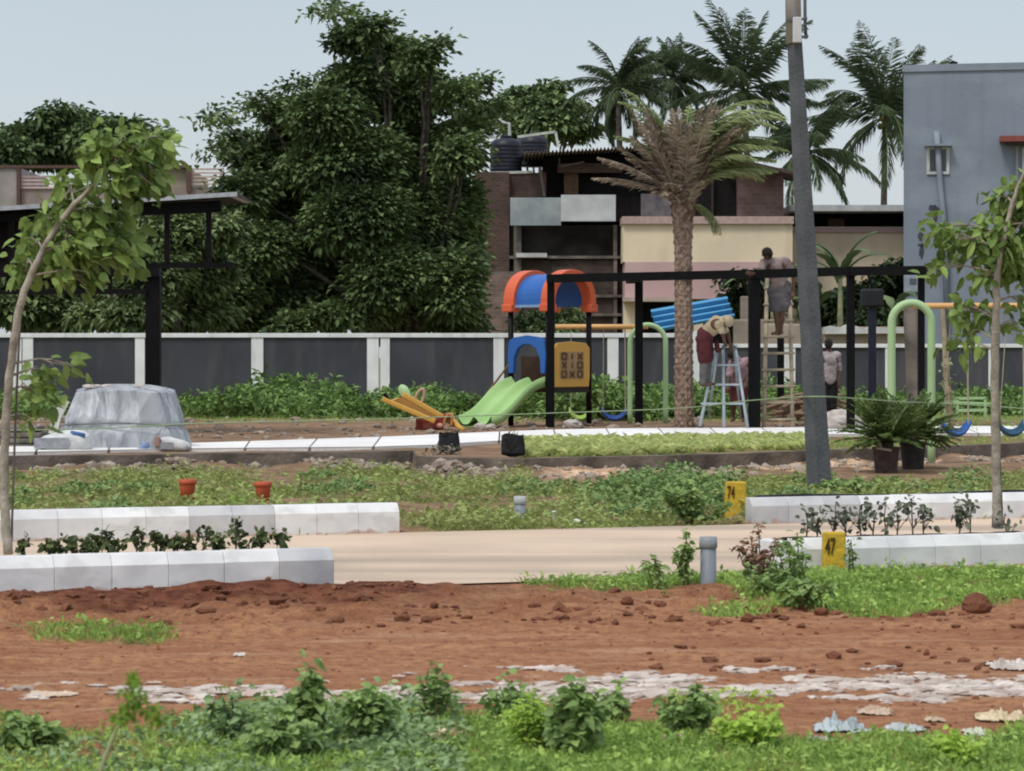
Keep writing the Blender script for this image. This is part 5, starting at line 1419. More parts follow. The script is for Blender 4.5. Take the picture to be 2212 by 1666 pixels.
sack('large white sack with grey print and blue tie, left of the covered heap', 140, 980, 38.9, .90, .29, 1)
sack('low white bundle at the right foot of the covered heap', 372, 980, 39.2, .58, .19, 4, tie=False)
t = thing('blue_bag', 'crumpled blue bag poking out under the middle of the covered heap', 'bag', (X(318, 39.1), 39.1, RAISE))
b = MB(); b.ell((X(312, 39.1), 39.1, RAISE + .05), (.08, .08, .10), 12, 8, noise=.5); b.ell((X(330, 39.1), 39.12, RAISE + .03), (.13, .08, .05), 12, 8, noise=.5); b.build('bag', mat('bag_blue', (.07, .13, .30, 1), (.30, .36, .48, 1), scale=8, rough=.5), t, smooth=True)
adopt(t)
t = thing('brick_stub', 'single pinkish brick leaning on the covered heap', 'brick', (X(335, 39), 39, RAISE))
b = MB(); b.box((X(334, 39.05), 39.0, RAISE + .08), (X(346, 39.05), 39.1, RAISE + .22)); b.build('brick', mat('brick_pink', (.38, .24, .20, 1), rough=.9), t, bevel=.01); adopt(t)
t = thing('stone_stack', 'flat grey-brown stone slabs stacked left of the white sack', 'stone stack', (X(60, 40.5), 40.5, RAISE))
for k_ in range(4):
    b = MB(); b.box((X(-80 + 9 * k_, 40.5), 40.2 + .03 * k_, RAISE + .085 * k_), (X(118 - 11 * k_, 40.5), 41.0, RAISE + .085 * k_ + .075)); b.build('slab', mat('slab_stone', (.22, .19, .17, 1), (.10, .085, .075, 1), scale=5, rough=.95, bump=.5), t, bevel=.02)
adopt(t)
# brown planks and pale boulders lying around the ladder and behind the frame
t = thing('branch_pile', 'heap of dry brown branches behind the wooden ladder', 'branch pile', (X(1725, 58), 58, RAISE))
b = MB(); r_ = random.Random(3)
for k_ in range(46):
    x0 = X(r_.uniform(1690, 1790), 58); z0 = RAISE + r_.uniform(0, .45); a = r_.uniform(-.5, 1.0)
    b.tube([(x0 - .5 * cos(a), 58 + r_.uniform(-.5, .5), z0 - .2 * sin(a)), (x0, 58 + r_.uniform(-.4, .4), z0 + .08), (x0 + .5 * cos(a), 58 + r_.uniform(-.5, .5), z0 + .3 * sin(a))], r_.uniform(.02, .05), 6)
b.build('branches', mat('dry_wood', (.34, .24, .16, 1), (.16, .10, .07, 1), rough=.95, attr=True), t); adopt(t)
for i, (px, Y, r, lb) in enumerate(((1236, 52.0, .14, 'pale round boulder at the foot of the left post of the black frame'), (1037, 51.6, .09, 'small pale stone under the green slide, left one of two'), (1060, 51.6, .08, 'small pale stone under the green slide, right one of two'),
                                     (1790, 50.0, .22, 'flat pale boulder between the grey pole and the next black post'), (1818, 50.6, .30, 'large pale boulder beside the black post right of the grey pole'))):
    b = MB(); V0, F0 = ico(); b.ell((X(px, Y), Y, RAISE + r * .5), (r * 1.3, r, r * .75), 12, 8, noise=.25); tag(b.build('boulder', MATS['pale_stone']), lb, 'stone')

# ================================================================ date palm
YD = 51.3
t = thing('date_palm', 'date palm with patterned brown trunk, dead brown fronds and green top, in the playground', 'palm tree', (X(1477, YD), YD, RAISE))
nz_, na = 150, 28; rows = []
for i in range(nz_):
    f = i / (nz_ - 1); z = RAISE + f * (Z(440, YD) - RAISE); px = 1478 - 3 * f
    r0 = (21.5 - 3.0 * math.sin(min(1, f * 1.6) * pi * .5) + (5 * max(0, f - .8) / .2)) / FPX * YD
    row = []
    for j in range(na):
        a = 2 * pi * j / na
        u = (a * 7 / (2 * pi) + z * 5.2) % 1; v_ = (a * 7 / (2 * pi) - z * 5.2) % 1
        bump = max(0, 1 - 2.2 * max(abs(u - .5), abs(v_ - .5)))
        rr = r0 * (.93 + .20 * bump + .05 * (float(vnoise(a * 5, z * 9)) - .5))
        row.append((X(px, YD) + rr * cos(a), YD + rr * sin(a), z))
    rows.append(row)
b = MB(); b.grid(rows, wrap=True)
b.build('trunk', mat('date_bark', (0.34, 0.245, 0.19, 1), (0.13, 0.085, 0.06, 1), scale=14, rough=.95, bump=.6, bscale=25), t)
c = PT(1477, 425, YD)
stub_m = mat('leaf_base', (0.20, 0.12, 0.08, 1), (0.10, 0.055, 0.035, 1), scale=8, rough=.9, attr=True)
b = MB(); r_ = random.Random(4)
for k in range(90):
    a = r_.uniform(0, 2 * pi); f = r_.random(); z = Z(500, YD) + f * (Z(395, YD) - Z(500, YD)); rr = (.13 + .10 * f)
    p0 = np.array([c[0] + rr * .8 * cos(a), YD + rr * .8 * sin(a), z]); d = np.array([cos(a) * .5, sin(a) * .5, 1.0])
    b.beam(p0, p0 + d * r_.uniform(.12, .26), .055, .025, up=(cos(a), sin(a), 0))
b.build('leaf_bases', stub_m, t)
dead_m = leafmat('dead_frond', (0.47, 0.385, 0.29), (0.14, 0.105, 0.075), sc=2, tr=.1)
green_m = leafmat('date_green', (0.44, 0.50, 0.24), (0.13, 0.18, 0.07), sc=1, tr=.2)
b = MB()
def fan(b, az, e, L, droop, ll=.24, nl=42, hang=.15, wid=.028, wind=(0, 0, 0), z0=0):
    frond(b, c + np.array([.1 * cos(az), .1 * sin(az), z0]), az, e, L, droop, ll, nl=int(nl * 1.4), hang=hang, wid=wid * 1.45, rach=.024, wind=wind)
for az, e, L in ((pi, .30, 1.8), (pi + .2, .52, 1.85), (pi - .25, .78, 1.6), (pi + .3, .95, 1.6), (pi - .3, 1.1, 1.7), (pi + .4, 1.2, 1.7), (0.1, 1.1, 1.6), (-.2, .90, 1.5), (.3, .75, 1.4), (.1, 1.2, 1.6)):
    fan(b, az, e + .1, L * .92, .45, ll=.30, hang=.3)
for k in range(46):
    az = r_.uniform(0, 2 * pi); fan(b, az, r_.uniform(1.05, 1.52), r_.uniform(1.3, 1.95), r_.uniform(.1, .8), ll=.28, hang=.25, z0=r_.uniform(-.35, .1))
for k in range(6):
    az = r_.uniform(-1.2, 1.2) - pi / 2; fan(b, az, r_.uniform(.6, 1.0), r_.uniform(.6, .9), r_.uniform(.6, 1.4), z0=-.2)
b.build('dead_fronds', dead_m, t)
b = MB()
for az, e, L, dr in ((0.0, 1.5, 2.7, 2.0), (.15, 1.4, 2.7, 1.9), (-.15, 1.45, 2.5, 2.1), (3.1, 1.48, 2.2, 1.4), (.3, 1.52, 2.8, 1.8), (-.35, 1.35, 2.5, 1.7), (.05, 1.3, 2.6, 1.6), (2.9, 1.4, 2.3, 1.0), (0.0, 1.15, 2.0, 1.5), (.2, 1.0, 2.0, 1.2), (-.3, 1.25, 1.9, 1.3), (.1, 1.4, 1.9, 1.0), (0, .8, 1.9, 1.2), (-.5, .95, 1.7, 1.5), (.6, 1.2, 1.8, 1.2), (2.8, 1.35, 1.6, .5), (3.3, 1.2, 1.7, .6), (1.5, 1.4, 1.8, .6), (-1.2, 1.3, 1.6, .9), (-.2, .55, 1.7, .9), (.4, .7, 1.8, 1.4), (.05, 1.05, 2.1, 1.35), (-.1, .9, 2.2, 1.3), (.3, 1.3, 2.1, 1.4), (.15, .65, 1.9, 1.1), (3.0, 1.05, 1.7, 1.0), (-.4, 1.1, 1.9, 1.6)):
    frond(b, c + [0, 0, .15], az, e, L, dr, .34, nl=60, hang=.35, wid=.048, rach=.022, wind=(.12, 0, 0))
b.build('green_fronds', green_m, t)
b = MB()
for k in range(5):
    frond(b, np.array([X(1495 + 4 * k, YD), YD + .2, Z(440, YD)]), .2, -.5, .75, 1.0, .14, nl=20, hang=.6, wid=.02, rach=.01)
b.build('hanging_shoot', green_m, t)
adopt(t)

# ================================================================ grey pole
YO = 30.0
t = thing('utility_pole', 'tall leaning grey pole with a white metal sleeve near the top edge', 'pole', (X(1773, YO), YO, .05))
pole_m = mat('pole_grey', (0.115, 0.122, 0.130, 1), (0.085, 0.09, 0.096, 1), scale=4, rough=.85, bump=.3, bscale=30)
def sq(b, p, q_, w0, w1, ang=.5):
    P = []
    for c_, w in ((np.array(p), w0), (np.array(q_), w1)):
        for k in range(4):
            a = pi / 4 + k * pi / 2 + ang; P.append(c_ + np.array([cos(a), sin(a), 0]) * w / math.sqrt(2))
    b.add(P, [[0, 1, 5, 4], [1, 2, 6, 5], [2, 3, 7, 6], [3, 0, 4, 7], [7, 6, 5, 4], [0, 1, 2, 3]][:6]); return b
pa, pb2 = PT(1773, 1085, YO), PT(1716, 82, YO)
pa[2] = -.1
sq(MB(), pa, pb2, .205, .125).build('shaft', pole_m, t, bevel=.012)
pc = PT(1710, -160, YO)
MB().tube([pb2 + [-.005, 0, -.06], pc], [.088, .08], 16).build('sleeve', mat('sleeve_metal', (.46, .44, .43, 1), (.36, .35, .34, 1), rough=.4, metallic=.3), t, smooth=True)
MB().tube([PT(1741, 84, YO - .12), PT(1739, 40, YO - .12), PT(1738, -120, YO - .12)], .018, 8).build('conduit', pole_m, t, smooth=True)
b = MB(); b.beam(PT(1697, 46, YO - .1), PT(1744, 40, YO - .14), .03, .025); b.build('clamp', pole_m, t)
b = MB(); b.beam(PT(1716, 84, YO - .1), PT(1746, 78, YO - .14), .03, .025); b.build('clamp', pole_m, t)
b = MB(); b.box(PT(1713, 92, YO - .16), PT(1731, 38, YO - .10)); b.build('junction_box', mat('box_white', (.62, .62, .62, 1), (.5, .5, .5, 1), rough=.5), t, bevel=.01)
adopt(t)

# ================================================================ saplings
def bigleaves(b, P, D, L, W, v=None, bend=.2):
    P = np.asarray(P, float); n = len(P); D = nrm(D); ref = nrm(RNG.normal(size=(n, 3)) * .55 + [0, -.25, .6])
    S = nrm(np.cross(D, ref)); N = np.cross(S, D); L = L[:, None]; W = W[:, None]
    out_ = [P]
    for f, w in ((.12, .30), (.38, .5), (.68, .40)):
        m = P + D * L * f + N * W * .06 - np.array([0, 0, 1]) * L * bend * f * f
        out_ += [m + S * W * w + N * W * .12, m, m - S * W * w + N * W * .12]
    out_.append(P + D * L - np.array([0, 0, 1]) * L * bend)
    V = np.stack(out_, 1); k = V.shape[1]; bs = np.arange(n)[:, None] * k
    T = np.concatenate([bs + f for f in ([0, 1, 2], [0, 2, 3], [7, 10, 8], [8, 10, 9])])
    Q = np.concatenate([bs + f for f in ([1, 4, 5, 2], [2, 5, 6, 3], [4, 7, 8, 5], [5, 8, 9, 6])])
    vv = RNG.random(n) if v is None else v
    b.add(V.reshape(-1, 3), T, Q, v=np.repeat(vv, k))
sap_m = mat('sapling_leaf', (0.34, 0.47, 0.12, 1), (0.05, 0.10, 0.022, 1), scale=5, rough=.5, attr=True, translucent=.25)
twig_m = mat('sapling_bark', (0.40, 0.36, 0.29, 1), (0.24, 0.205, 0.16, 1), scale=12, rough=.9, bump=.3)
def sapling(label, Y, trunk, radii, clusters, n_scale, L, seed, stake=None, extra=()):
    r = np.random.default_rng(seed); base = PT(trunk[0][0], trunk[0][1], Y)
    t = thing('sapling', label, 'sapling', base)
    pts = np.array([PT(a, c, Y + .05 * math.sin(i)) for i, (a, c) in enumerate(trunk)])
    tt = np.linspace(0, len(pts) - 1, 40); P = np.stack([np.interp(tt, np.arange(len(pts)), pts[:, k]) for k in range(3)], 1)
    for _ in range(3): P[1:-1] = (P[:-2] + P[1:-1] * 2 + P[2:]) / 4
    P[:, 0] += .004 * np.sin(tt * 9); R = np.interp(tt, np.arange(len(radii)) * (len(pts) - 1) / (len(radii) - 1), radii)
    MB().tube(P, R, 10).build('trunk', twig_m, t, smooth=True)
    for s in (stake or []):
        MB().tube([PT(a, c, Y + .06) for a, c in s], .008, 6).build('stake', mat('thin_stake', (.16, .14, .12, 1), (.10, .085, .07, 1), rough=.9), t)
    b = MB(); lb = MB()
    for (px, py, rx, ry, n) in clusters:
        cc = PT(px, py, Y + r.uniform(.02, .28)); j = np.argmin(np.linalg.norm(P - cc, axis=1) + np.where(P[:, 2] > cc[2] + .05, .4, 0)); s = P[j]
        m_ = (s + cc) / 2 + [0, 0, .04]
        b.tube([s, m_, cc], [min(.011, R[j]), .007, .004], 6)
        n = int(n * n_scale); sub = max(3, n // 7)
        A_ = r.normal(size=(sub, 3)) * [rx / FPX * Y * .5, .10, ry / FPX * Y * .5] + cc
        for a2 in A_[:6]: b.tube([m_, (m_ + a2) / 2 + [0, 0, .02], a2], [.005, .004, .0025], 5)
        k = r.integers(0, sub, n); Pp = A_[k] + r.normal(size=(n, 3)) * L * .45
        D = (Pp - s) * 1.2 + r.normal(size=(n, 3)) * .4 + [.18, -.1, -.28]
        bigleaves(lb, Pp, nrm(D), L * (.55 + .7 * r.random(n)), L * (.40 + .35 * r.random(n)), v=np.clip(r.random(n) * .9 + .1 * (Pp[:, 2] > cc[2]), 0, 1))
    b.build('branches', twig_m, t, smooth=True)
    lb.build('leaves', sap_m, t)
    return adopt(t)
sapling('bent young tree with pale trunk bowed by the wind, in the near left bed', 18.9,
        [(18, 1198), (9, 1100), (9, 980), (16, 850), (30, 740), (42, 655), (68, 590), (105, 515), (150, 450), (205, 400), (250, 350)],
        [.034, .031, .029, .027, .022, .018, .010],
        [(55, 575, 36, 26, 30), (75, 530, 34, 30, 34), (125, 550, 50, 36, 64), (180, 575, 45, 30, 44), (175, 520, 50, 40, 80), (110, 480, 40, 40, 50), (210, 470, 45, 40, 70), (255, 540, 38, 22, 45), (215, 545, 30, 30, 45),
         (150, 420, 40, 30, 50), (240, 330, 40, 40, 80), (290, 360, 45, 40, 80), (320, 320, 30, 36, 55), (270, 410, 40, 34, 55), (330, 390, 22, 24, 20), (345, 292, 22, 10, 14), (210, 350, 24, 30, 30), (190, 600, 16, 20, 8),
         (110, 805, 40, 22, 20), (75, 850, 34, 34, 26), (60, 905, 24, 20, 9), (140, 790, 22, 12, 8)],
        1.5, .108, 5, stake=[[(24, 1195), (30, 1000), (38, 800), (46, 640)]])
sapling('straight slim young tree with pale trunk in the near right bed', 20.9,
        [(2156, 1142), (2152, 1050), (2150, 900), (2148, 780), (2153, 680), (2152, 600), (2160, 560), (2175, 480), (2195, 410), (2215, 370)],
        [.036, .034, .031, .029, .022, .016, .009],
        [(2165, 545, 45, 30, 70), (2105, 530, 40, 22, 55), (2055, 515, 32, 18, 30), (2025, 490, 16, 14, 12), (2200, 560, 45, 34, 70), (2190, 490, 36, 36, 60), (2200, 430, 26, 30, 40), (2170, 440, 22, 30, 24), (2215, 400, 24, 20, 24), (2240, 500, 50, 60, 70), (2150, 510, 36, 24, 40),
         (2015, 583, 12, 14, 10), (2085, 675, 26, 18, 22), (2078, 715, 20, 18, 14), (2125, 680, 16, 20, 14), (2070, 745, 24, 8, 8), (2195, 700, 20, 16, 12), (2140, 600, 20, 14, 12), (2125, 600, 18, 10, 8), (2210, 655, 16, 14, 10)],
        1.75, .110, 6, stake=[[(2166, 1140), (2160, 1000), (2157, 800), (2158, 640)], [(2144, 1140), (2150, 1040)]])

# ================================================================ seedlings in the beds
seed_m = mat('seedling_leaf', (0.115, 0.150, 0.045, 1), (0.032, 0.050, 0.018, 1), scale=10, rough=.6, attr=True, translucent=.1)
stem_m = mat('seedling_stem', (0.09, 0.07, 0.05, 1), rough=.9)
def ysolve(px, d):
    Y = 19.0
    for _ in range(20): Y = nearline(X(px, Y)) + d
    return Y
def seedling(px, h, label, group, seed, d=.30, zb=.24, dense=1.0, L=.045, lm=None, spread=.05):
    Y = ysolve(px, d); r = np.random.default_rng(seed); x = X(px, Y)
    t = thing('seedling', label, 'seedling', (x, Y, zb), group)
    b = MB(); b.tube([(x, Y, zb - .01), (x + .01 * r.normal(), Y, zb + h * .5), (x + .015 * r.normal(), Y, zb + h * .92)], [.006, .005, .003], 6); tips = [(x, Y, zb + h * .9)]
    for k in range(3):
        e = np.array([x + spread * r.normal(), Y + .03 * r.normal(), zb + h * r.uniform(.35, .85)]); b.tube([(x, Y, zb + h * .15), e], [.004, .002], 5); tips.append(e)
    b.build('stem', stem_m, t)
    n = int(34 * dense); T = np.array(tips)[r.integers(0, len(tips), n)]
    P = T + r.normal(size=(n, 3)) * [spread * .45, .02, h * .16]; P[:, 2] = np.maximum(P[:, 2], zb + .01)
    b = MB(); bigleaves(b, P, r.normal(size=(n, 3)) + [0, -.2, .1], L * (.6 + .6 * r.random(n)), L * .75 * (.6 + .6 * r.random(n)), v=r.random(n))
    b.build('leaves', lm or seed_m, t)
    return adopt(t)
tops = {55: 1151, 110: 1158, 128: 1160, 156: 1149, 182: 1168, 208: 1144, 234: 1143, 257: 1164, 296: 1135, 336: 1146, 354: 1156, 384: 1157, 408: 1157, 439: 1138, 465: 1153, 509: 1120, 540: 1157, 563: 1138, 616: 1148}
for i, (px, ty) in enumerate(tops.items()):
    seedling(px, (1188 - ty) / 316. * .85 + .02, '%s small dark seedling from the left in the near left bed' % ORD[i], 'dark seedlings in the near left bed', 40 + i, spread=.03 if ty > 1140 else .04, L=.052, dense=1.25)
rose_m = mat('rose_leaf', (0.20, 0.22, 0.15, 1), (0.06, 0.075, 0.05, 1), scale=10, rough=.6, attr=True, translucent=.1)
for i, (px, ty, dn) in enumerate(((1742, 1085, .6), (1765, 1100, .6), (1800, 1072, .7), (1828, 1090, .6), (1860, 1075, .8), (1885, 1082, .9), (1915, 1070, .8), (1938, 1092, .5), (1972, 1060, 1.0), (1995, 1092, .6), (2072, 1078, .9), (2096, 1075, 1.0), (2176, 1100, .5))):
    seedling(px, (1146 - ty) / 290., '%s thin grey-green rose bush from the left in the near right bed' % ORD[i], 'rose bushes in the near right bed', 80 + i, d=.32, dense=dn * 1.0, L=.055, lm=rose_m, spread=.055)

# ================================================================ numbered marker stones
mk_m = mat('marker_yellow', (0.60, 0.40, 0.035, 1), (0.48, 0.32, 0.04, 1), scale=9, rough=.75, bump=.3, bscale=25)
def marker(px0, px1, py, Y, txt, label):
    w_ = (px1 - px0) / FPX * Y; t = thing('marker_stone', label, 'marker stone', (X((px0 + px1) / 2, Y), Y, 0), 'numbered yellow marker stones')
    h = Z(py, Y)
    MB().box((X(px0, Y), Y, -.1), (X(px1, Y), Y + .10, h), tap=.06).build('block', mk_m, t, bevel=.014)
    cu = bpy.data.curves.new('number', 'FONT'); cu.body = txt; cu.size = .165; cu.extrude = .002; cu.offset = .003
    o = bpy.data.objects.new('number', cu); COL.objects.link(o)
    o.location = (X(px0, Y) + w_ * .10, Y - .004, h - .155); o.rotation_euler = (radians(91), 0, 0); o.scale = (.44, 1, 1); o.parent = t
    cu.materials.append(mat('number_brown', (.085, .045, .01, 1), rough=.8))
    bpy.context.view_layer.update(); me = bpy.data.meshes.new_from_object(o.evaluated_get(bpy.context.evaluated_depsgraph_get()))
    o2 = bpy.data.objects.new('number', me); COL.objects.link(o2); o2.location = o.location; o2.rotation_euler = o.rotation_euler; o2.scale = o.scale; o2.parent = t
    bpy.data.objects.remove(o); o2.name = 'number'
    return adopt(t)
marker(1566, 1614, 1041, 26.3, '74', 'yellow painted marker stone numbered 74 at the end of the far right kerb')
marker(1777, 1829, 1150, 19.62, '47', 'yellow painted marker stone numbered 47 in front of the near right kerb')

# ================================================================ pipes, pots, bags
pvc = mat('pvc_grey', (0.23, 0.26, 0.29, 1), (0.19, 0.215, 0.24, 1), scale=6, rough=.5)
def pipe(px, Y, ty, r, label, capm, lean=0.0):
    z1 = Z(ty, Y); t = thing('drain_pipe', label, 'pipe', (X(px, Y), Y, 0), 'capped grey pipes standing in the grass')
    MB().lathe([(r, -.1), (r * 1.0, z1 - .05), (r * .98, z1 - .05)], (X(px, Y), Y, 0), 24).build('pipe', pvc, t, auto=True)
    MB().lathe([(r * 1.02, z1 - .075), (r * 1.14, z1 - .07), (r * 1.14, z1 - .035), (r * 1.1, z1 - .03), (r * 1.1, z1), (.001, z1)], (X(px, Y), Y, 0), 24).build('cap', capm, t, auto=True)
    return adopt(t)
pipe(1530, 18.7, 1160, .054, 'grey capped pipe standing in the grass at the near edge of the road', mat('cap_grey', (.30, .32, .34, 1), rough=.5))
pipe(1123, 26.3, 1072, .052, 'grey pipe with a whitish cap standing in the grass beyond the road', mat('cap_white', (.52, .54, .54, 1), rough=.5))
wp = mat('white_peg', (.66, .68, .62, 1), rough=.6)
for px, py0, Y, lb in ((1617, 1228, 18.9, 'short white peg in the grass right of the near grey pipe'), (1197, 1104, 26.0, 'short white peg in the grass beyond the road')):
    b = MB(); b.lathe([(.016, -.05), (.014, Z(py0, Y) - .02), (.020, Z(py0, Y) - .015), (.020, Z(py0, Y)), (.001, Z(py0, Y) + .003)], (X(px, Y), Y, 0), 14); tag(b.build('peg', wp, smooth=True), lb, 'peg')
b = MB(); b.beam((X(1243, 25.4), 25.45, .05), (X(1262, 25.4), 25.3, .02), .05, .03); tag(b.build('stone_chip', wp, bevel=.01), 'white stone chip lying at the far road edge beside the white peg', 'stone')
terr = mat('orange_pot', (0.50, 0.105, 0.045, 1), (0.38, 0.08, 0.035, 1), scale=9, rough=.7)
for px, ty, Y, lb in ((405, 1036, 28.6, 'taller orange-red plant pot in the grass behind the far left kerb'), (568, 1041, 28.8, 'shorter orange-red plant pot in the grass, right of the taller one')):
    z0 = float(gz(X(px, Y), Y)); z1 = Z(ty, Y); r = .088
    t = thing('plant_pot', lb, 'plant pot', (X(px, Y), Y, z0), 'orange pots in the grass')
    MB().lathe([(.01, z0), (r * .74, z0), (r * .93, z1 - .05), (r * .93, z1 - .045)], (X(px, Y), Y, 0), 24).build('pot', terr, t, auto=True)
    MB().lathe([(r * .93, z1 - .052), (r * 1.06, z1 - .045), (r * 1.06, z1), (r * .92, z1), (r * .88, z1 - .03), (.01, z1 - .03)], (X(px, Y), Y, 0), 24).build('rim', terr, t, auto=True)
    adopt(t)
b = MB(); P_ = []
sx_ = X(505, 27.2); 
bigleaves(b, np.array([[sx_ + .02 * k, 27.2, .06] for k in range(5)]), np.array([[-.6, 0, 1], [-.3, 0, 1], [0, -.2, 1], [.3, 0, 1], [.5, 0, .8]]), np.full(5, .19), np.full(5, .06), v=np.array([.9, .8, 1, .3, .9]))
tag(b.build('sprout', mat('sprout_green', (.30, .46, .09, 1), (.13, .24, .05, 1), rough=.5, attr=True)), 'bright green broad-leaved sprout between the two orange pots', 'plant')
bagm = mat('black_bag', (.010, .010, .011, 1), (.006, .006, .006, 1), rough=.42, bump=.5, bscale=10, spec=.35)
for i, (px, ty, Y, w_, lb) in enumerate(((970, 938, 38.35, .29, 'black grow bag with dry twigs, left one of two on the plinth'), (1108, 941, 36.9, .31, 'black grow bag, right one of two on the plinth'))):
    t = thing('grow_bag', lb, 'grow bag', (X(px, Y), Y, RAISE), 'black grow bags on the plinth')
    h = Z(ty, Y) - RAISE; rows = []
    for k in range(12):
        f = k / 11; row = []
        for j in range(32):
            a = 2 * pi * j / 32; ca = np.sign(cos(a)) * abs(cos(a)) ** .65; sa = np.sign(sin(a)) * abs(sin(a)) ** .65
            rr = (1.05 - .12 * f + .05 * sin(5 * a + 4 * f + i)) * (.3 if k == 0 else 1)
            row.append((X(px, Y) + w_ / 2 * rr * ca, Y - .02 + w_ / 2 * rr * sa * .7, RAISE + .015 + h * (f ** .9) * (1 + .05 * sin(3 * a + i * 2) * f)))
        rows.append(row)
    MB().grid(rows, wrap=True).build('bag', bagm, t, smooth=True)
    b = MB(); b.prism([(X(px, Y) + w_ * .42 * cos(a), Y - .02 + w_ * .28 * sin(a)) for a in np.linspace(0, 2 * pi, 14, endpoint=False)], RAISE + h * .80, RAISE + h * .86, axis='z'); b.build('soil', bed_m, t)
    b = MB(); r_ = random.Random(i)
    for k in range(9):
        p = np.array([X(px, Y) + r_.uniform(-.1, .1), Y, RAISE + h * .85]); b.tube([p, p + [r_.uniform(-.07, .07), 0, r_.uniform(.06, .16)]], [.008, .003], 5)
    b.build('twigs', stem_m, t); adopt(t)
t = thing('dry_plant', 'grey dry plant lying against the left grow bag', 'dry plant', (X(975, 38.1), 38.1, RAISE))
b = MB(); n = 70; bigleaves(b, np.array([X(968, 38.), 38.0, .26]) + RNG.normal(size=(n, 3)) * [.13, .03, .035], RNG.normal(size=(n, 3)), np.full(n, .09), np.full(n, .035)); b.build('leaves', mat('dry_grey', (.30, .26, .24, 1), (.10, .10, .06, 1), scale=6, rough=.9, attr=True), t); adopt(t)

# potted cycads
cyc_m = leafmat('cycad_leaf', (0.16, 0.23, 0.06), (0.022, 0.042, 0.014), sc=2, tr=.12)
potb = mat('black_pot', (0.040, 0.032, 0.030, 1), (0.018, 0.015, 0.015, 1), scale=9, rough=.75)
for i, (px, py, ty, Y, w_, m_, lb, sd_) in enumerate(((1914, 1024, 968, 36.9, .36, mat('brown_pot', (.105, .07, .06, 1), (.045, .03, .028, 1), scale=9, rough=.8), 'potted cycad in a brownish ribbed pot, left one of the pair', 3),
                                                (1972, 1016, 960, 37.8, .35, potb, 'potted cycad in a black pot, right one of the pair', 8))):
    z0 = float(gz(X(px, Y), Y)); z1 = Z(ty, Y); t = thing('potted_cycad', lb, 'potted plant', (X(px, Y), Y, z0), 'potted cycads')
    n = 48; rows = []
    for f in np.linspace(0, 1, 8):
        rows.append([(X(px, Y) + w_ / 2 * (.80 + .16 * f) * (1 + .015 * (-1) ** j) * cos(2 * pi * j / n), Y + w_ / 2 * (.8 + .16 * f) * (1 + .015 * (-1) ** j) * sin(2 * pi * j / n), z0 - .02 + (z1 - z0) * f) for j in range(n)])
    MB().grid(rows, wrap=True).build('pot', m_, t)
    MB().lathe([(w_ / 2 * .95, z1 - .02), (w_ / 2 * 1.05, z1 - .015), (w_ / 2 * 1.05, z1 + .015), (w_ / 2 * .92, z1 + .012), (.01, z1 - .01)], (X(px, Y), Y, 0), 30).build('rim', m_, t, auto=True)
    r_ = random.Random(sd_); b = MB(); cc = np.array([X(px + (4 if i == 0 else 0), Y), Y, z1 + .06])
    MB().ell((cc[0], cc[1], z1 + .05), (.08, .08, .10), 10, 8, noise=.3).build('trunk', mat('cycad_trunk', (.16, .11, .07, 1), (.07, .05, .03, 1), rough=.95, scale=20), t)
    nfr = 66
    for k in range(nfr):
        az = r_.uniform(0, 2 * pi); e = .05 + 1.2 * ((k + .5) / nfr) ** .8
        frond(b, cc, az, e, r_.uniform(.62, .86), .75 * (1 - k / nfr * .5), .13, nl=38, hang=.05, wid=.020, rach=.008, v=None)
    b.build('fronds', cyc_m, t)
    adopt(t)
b = MB(); b.beam(PT(1893, 968, 36.6), PT(1925, 973, 36.5), .04, .03); b.tube([PT(1888, 945, 36.6), PT(1899, 955, 36.6), PT(1904, 972, 36.6)], .022, 7)
tag(b.build('dry_stick', mat('stick', (.34, .28, .22, 1), rough=.9)), 'dry forked stick resting on the rim of the left cycad pot', 'stick')

# ================================================================ rope across the scene
rp = [(-80, 932, 37.5), (15, 930, 37.5), (200, 927, 37.4), (415, 915, 37.4), (600, 911, 37.4), (900, 903, 37.6), (1180, 893, 37.8), (1330, 888, 37.8), (1440, 884, 37.8), (1520, 878, 37.0), (1600, 867, 35.0), (1690, 860, 32.0), (1745, 857, 29.7), (1790, 857, 29.7), (1850, 861, 32), (1940, 868, 35.0), (2020, 871, 38), (2120, 876, 38), (2300, 890, 38)]
pts = np.array([PT(*p) for p in rp]); tt = np.linspace(0, len(rp) - 1, 160)
P_ = np.stack([np.interp(tt, np.arange(len(rp)), pts[:, k]) for k in range(3)], 1)
for _ in range(4): P_[1:-1] = (P_[:-2] + 2 * P_[1:-1] + P_[2:]) / 4
b = MB(); b.tube(P_, .0085, 6)
tag(b.build('rope', mat('rope_green', (.33, .44, .24, 1), (.26, .34, .20, 1), scale=20, rough=.8)), 'thin pale green rope stretched across the playground edge and round the grey pole', 'rope')

# ================================================================ clods of their own, litter
def rock(px, py, r, label, name='clod', m=None, flat=.8, zoff=0):
    Y = YG(py); x = X(px, Y); z = float(gz(x, Y)); b = MB()
    import bmesh
    bm = bmesh.new(); bmesh.ops.create_icosphere(bm, subdivisions=3, radius=1)
    V = np.array([v.co[:] for v in bm.verts]); Fc = np.array([[v.index for v in f.verts] for f in bm.faces]); bm.free()
    s = random.random() * 50
    k = 1 + .45 * (fbm(V[:, 0] * 1.1 + s, V[:, 1] * 1.1 + V[:, 2] * 1.3 + s, 4) - .5) + .25 * (np.abs(fbm(V[:, 2] * 2 + s, V[:, 0] * 2, 2) - .5) - .2)
    V = V * k[:, None] * np.array([r * 1.1, r, r * flat]) + [x, Y, z + r * flat * .55 + zoff]
    b.add(V, Fc, v=.35)
    return tag(b.build(name, m or clod_m), label, 'clod', 'large clods on the soil strip')
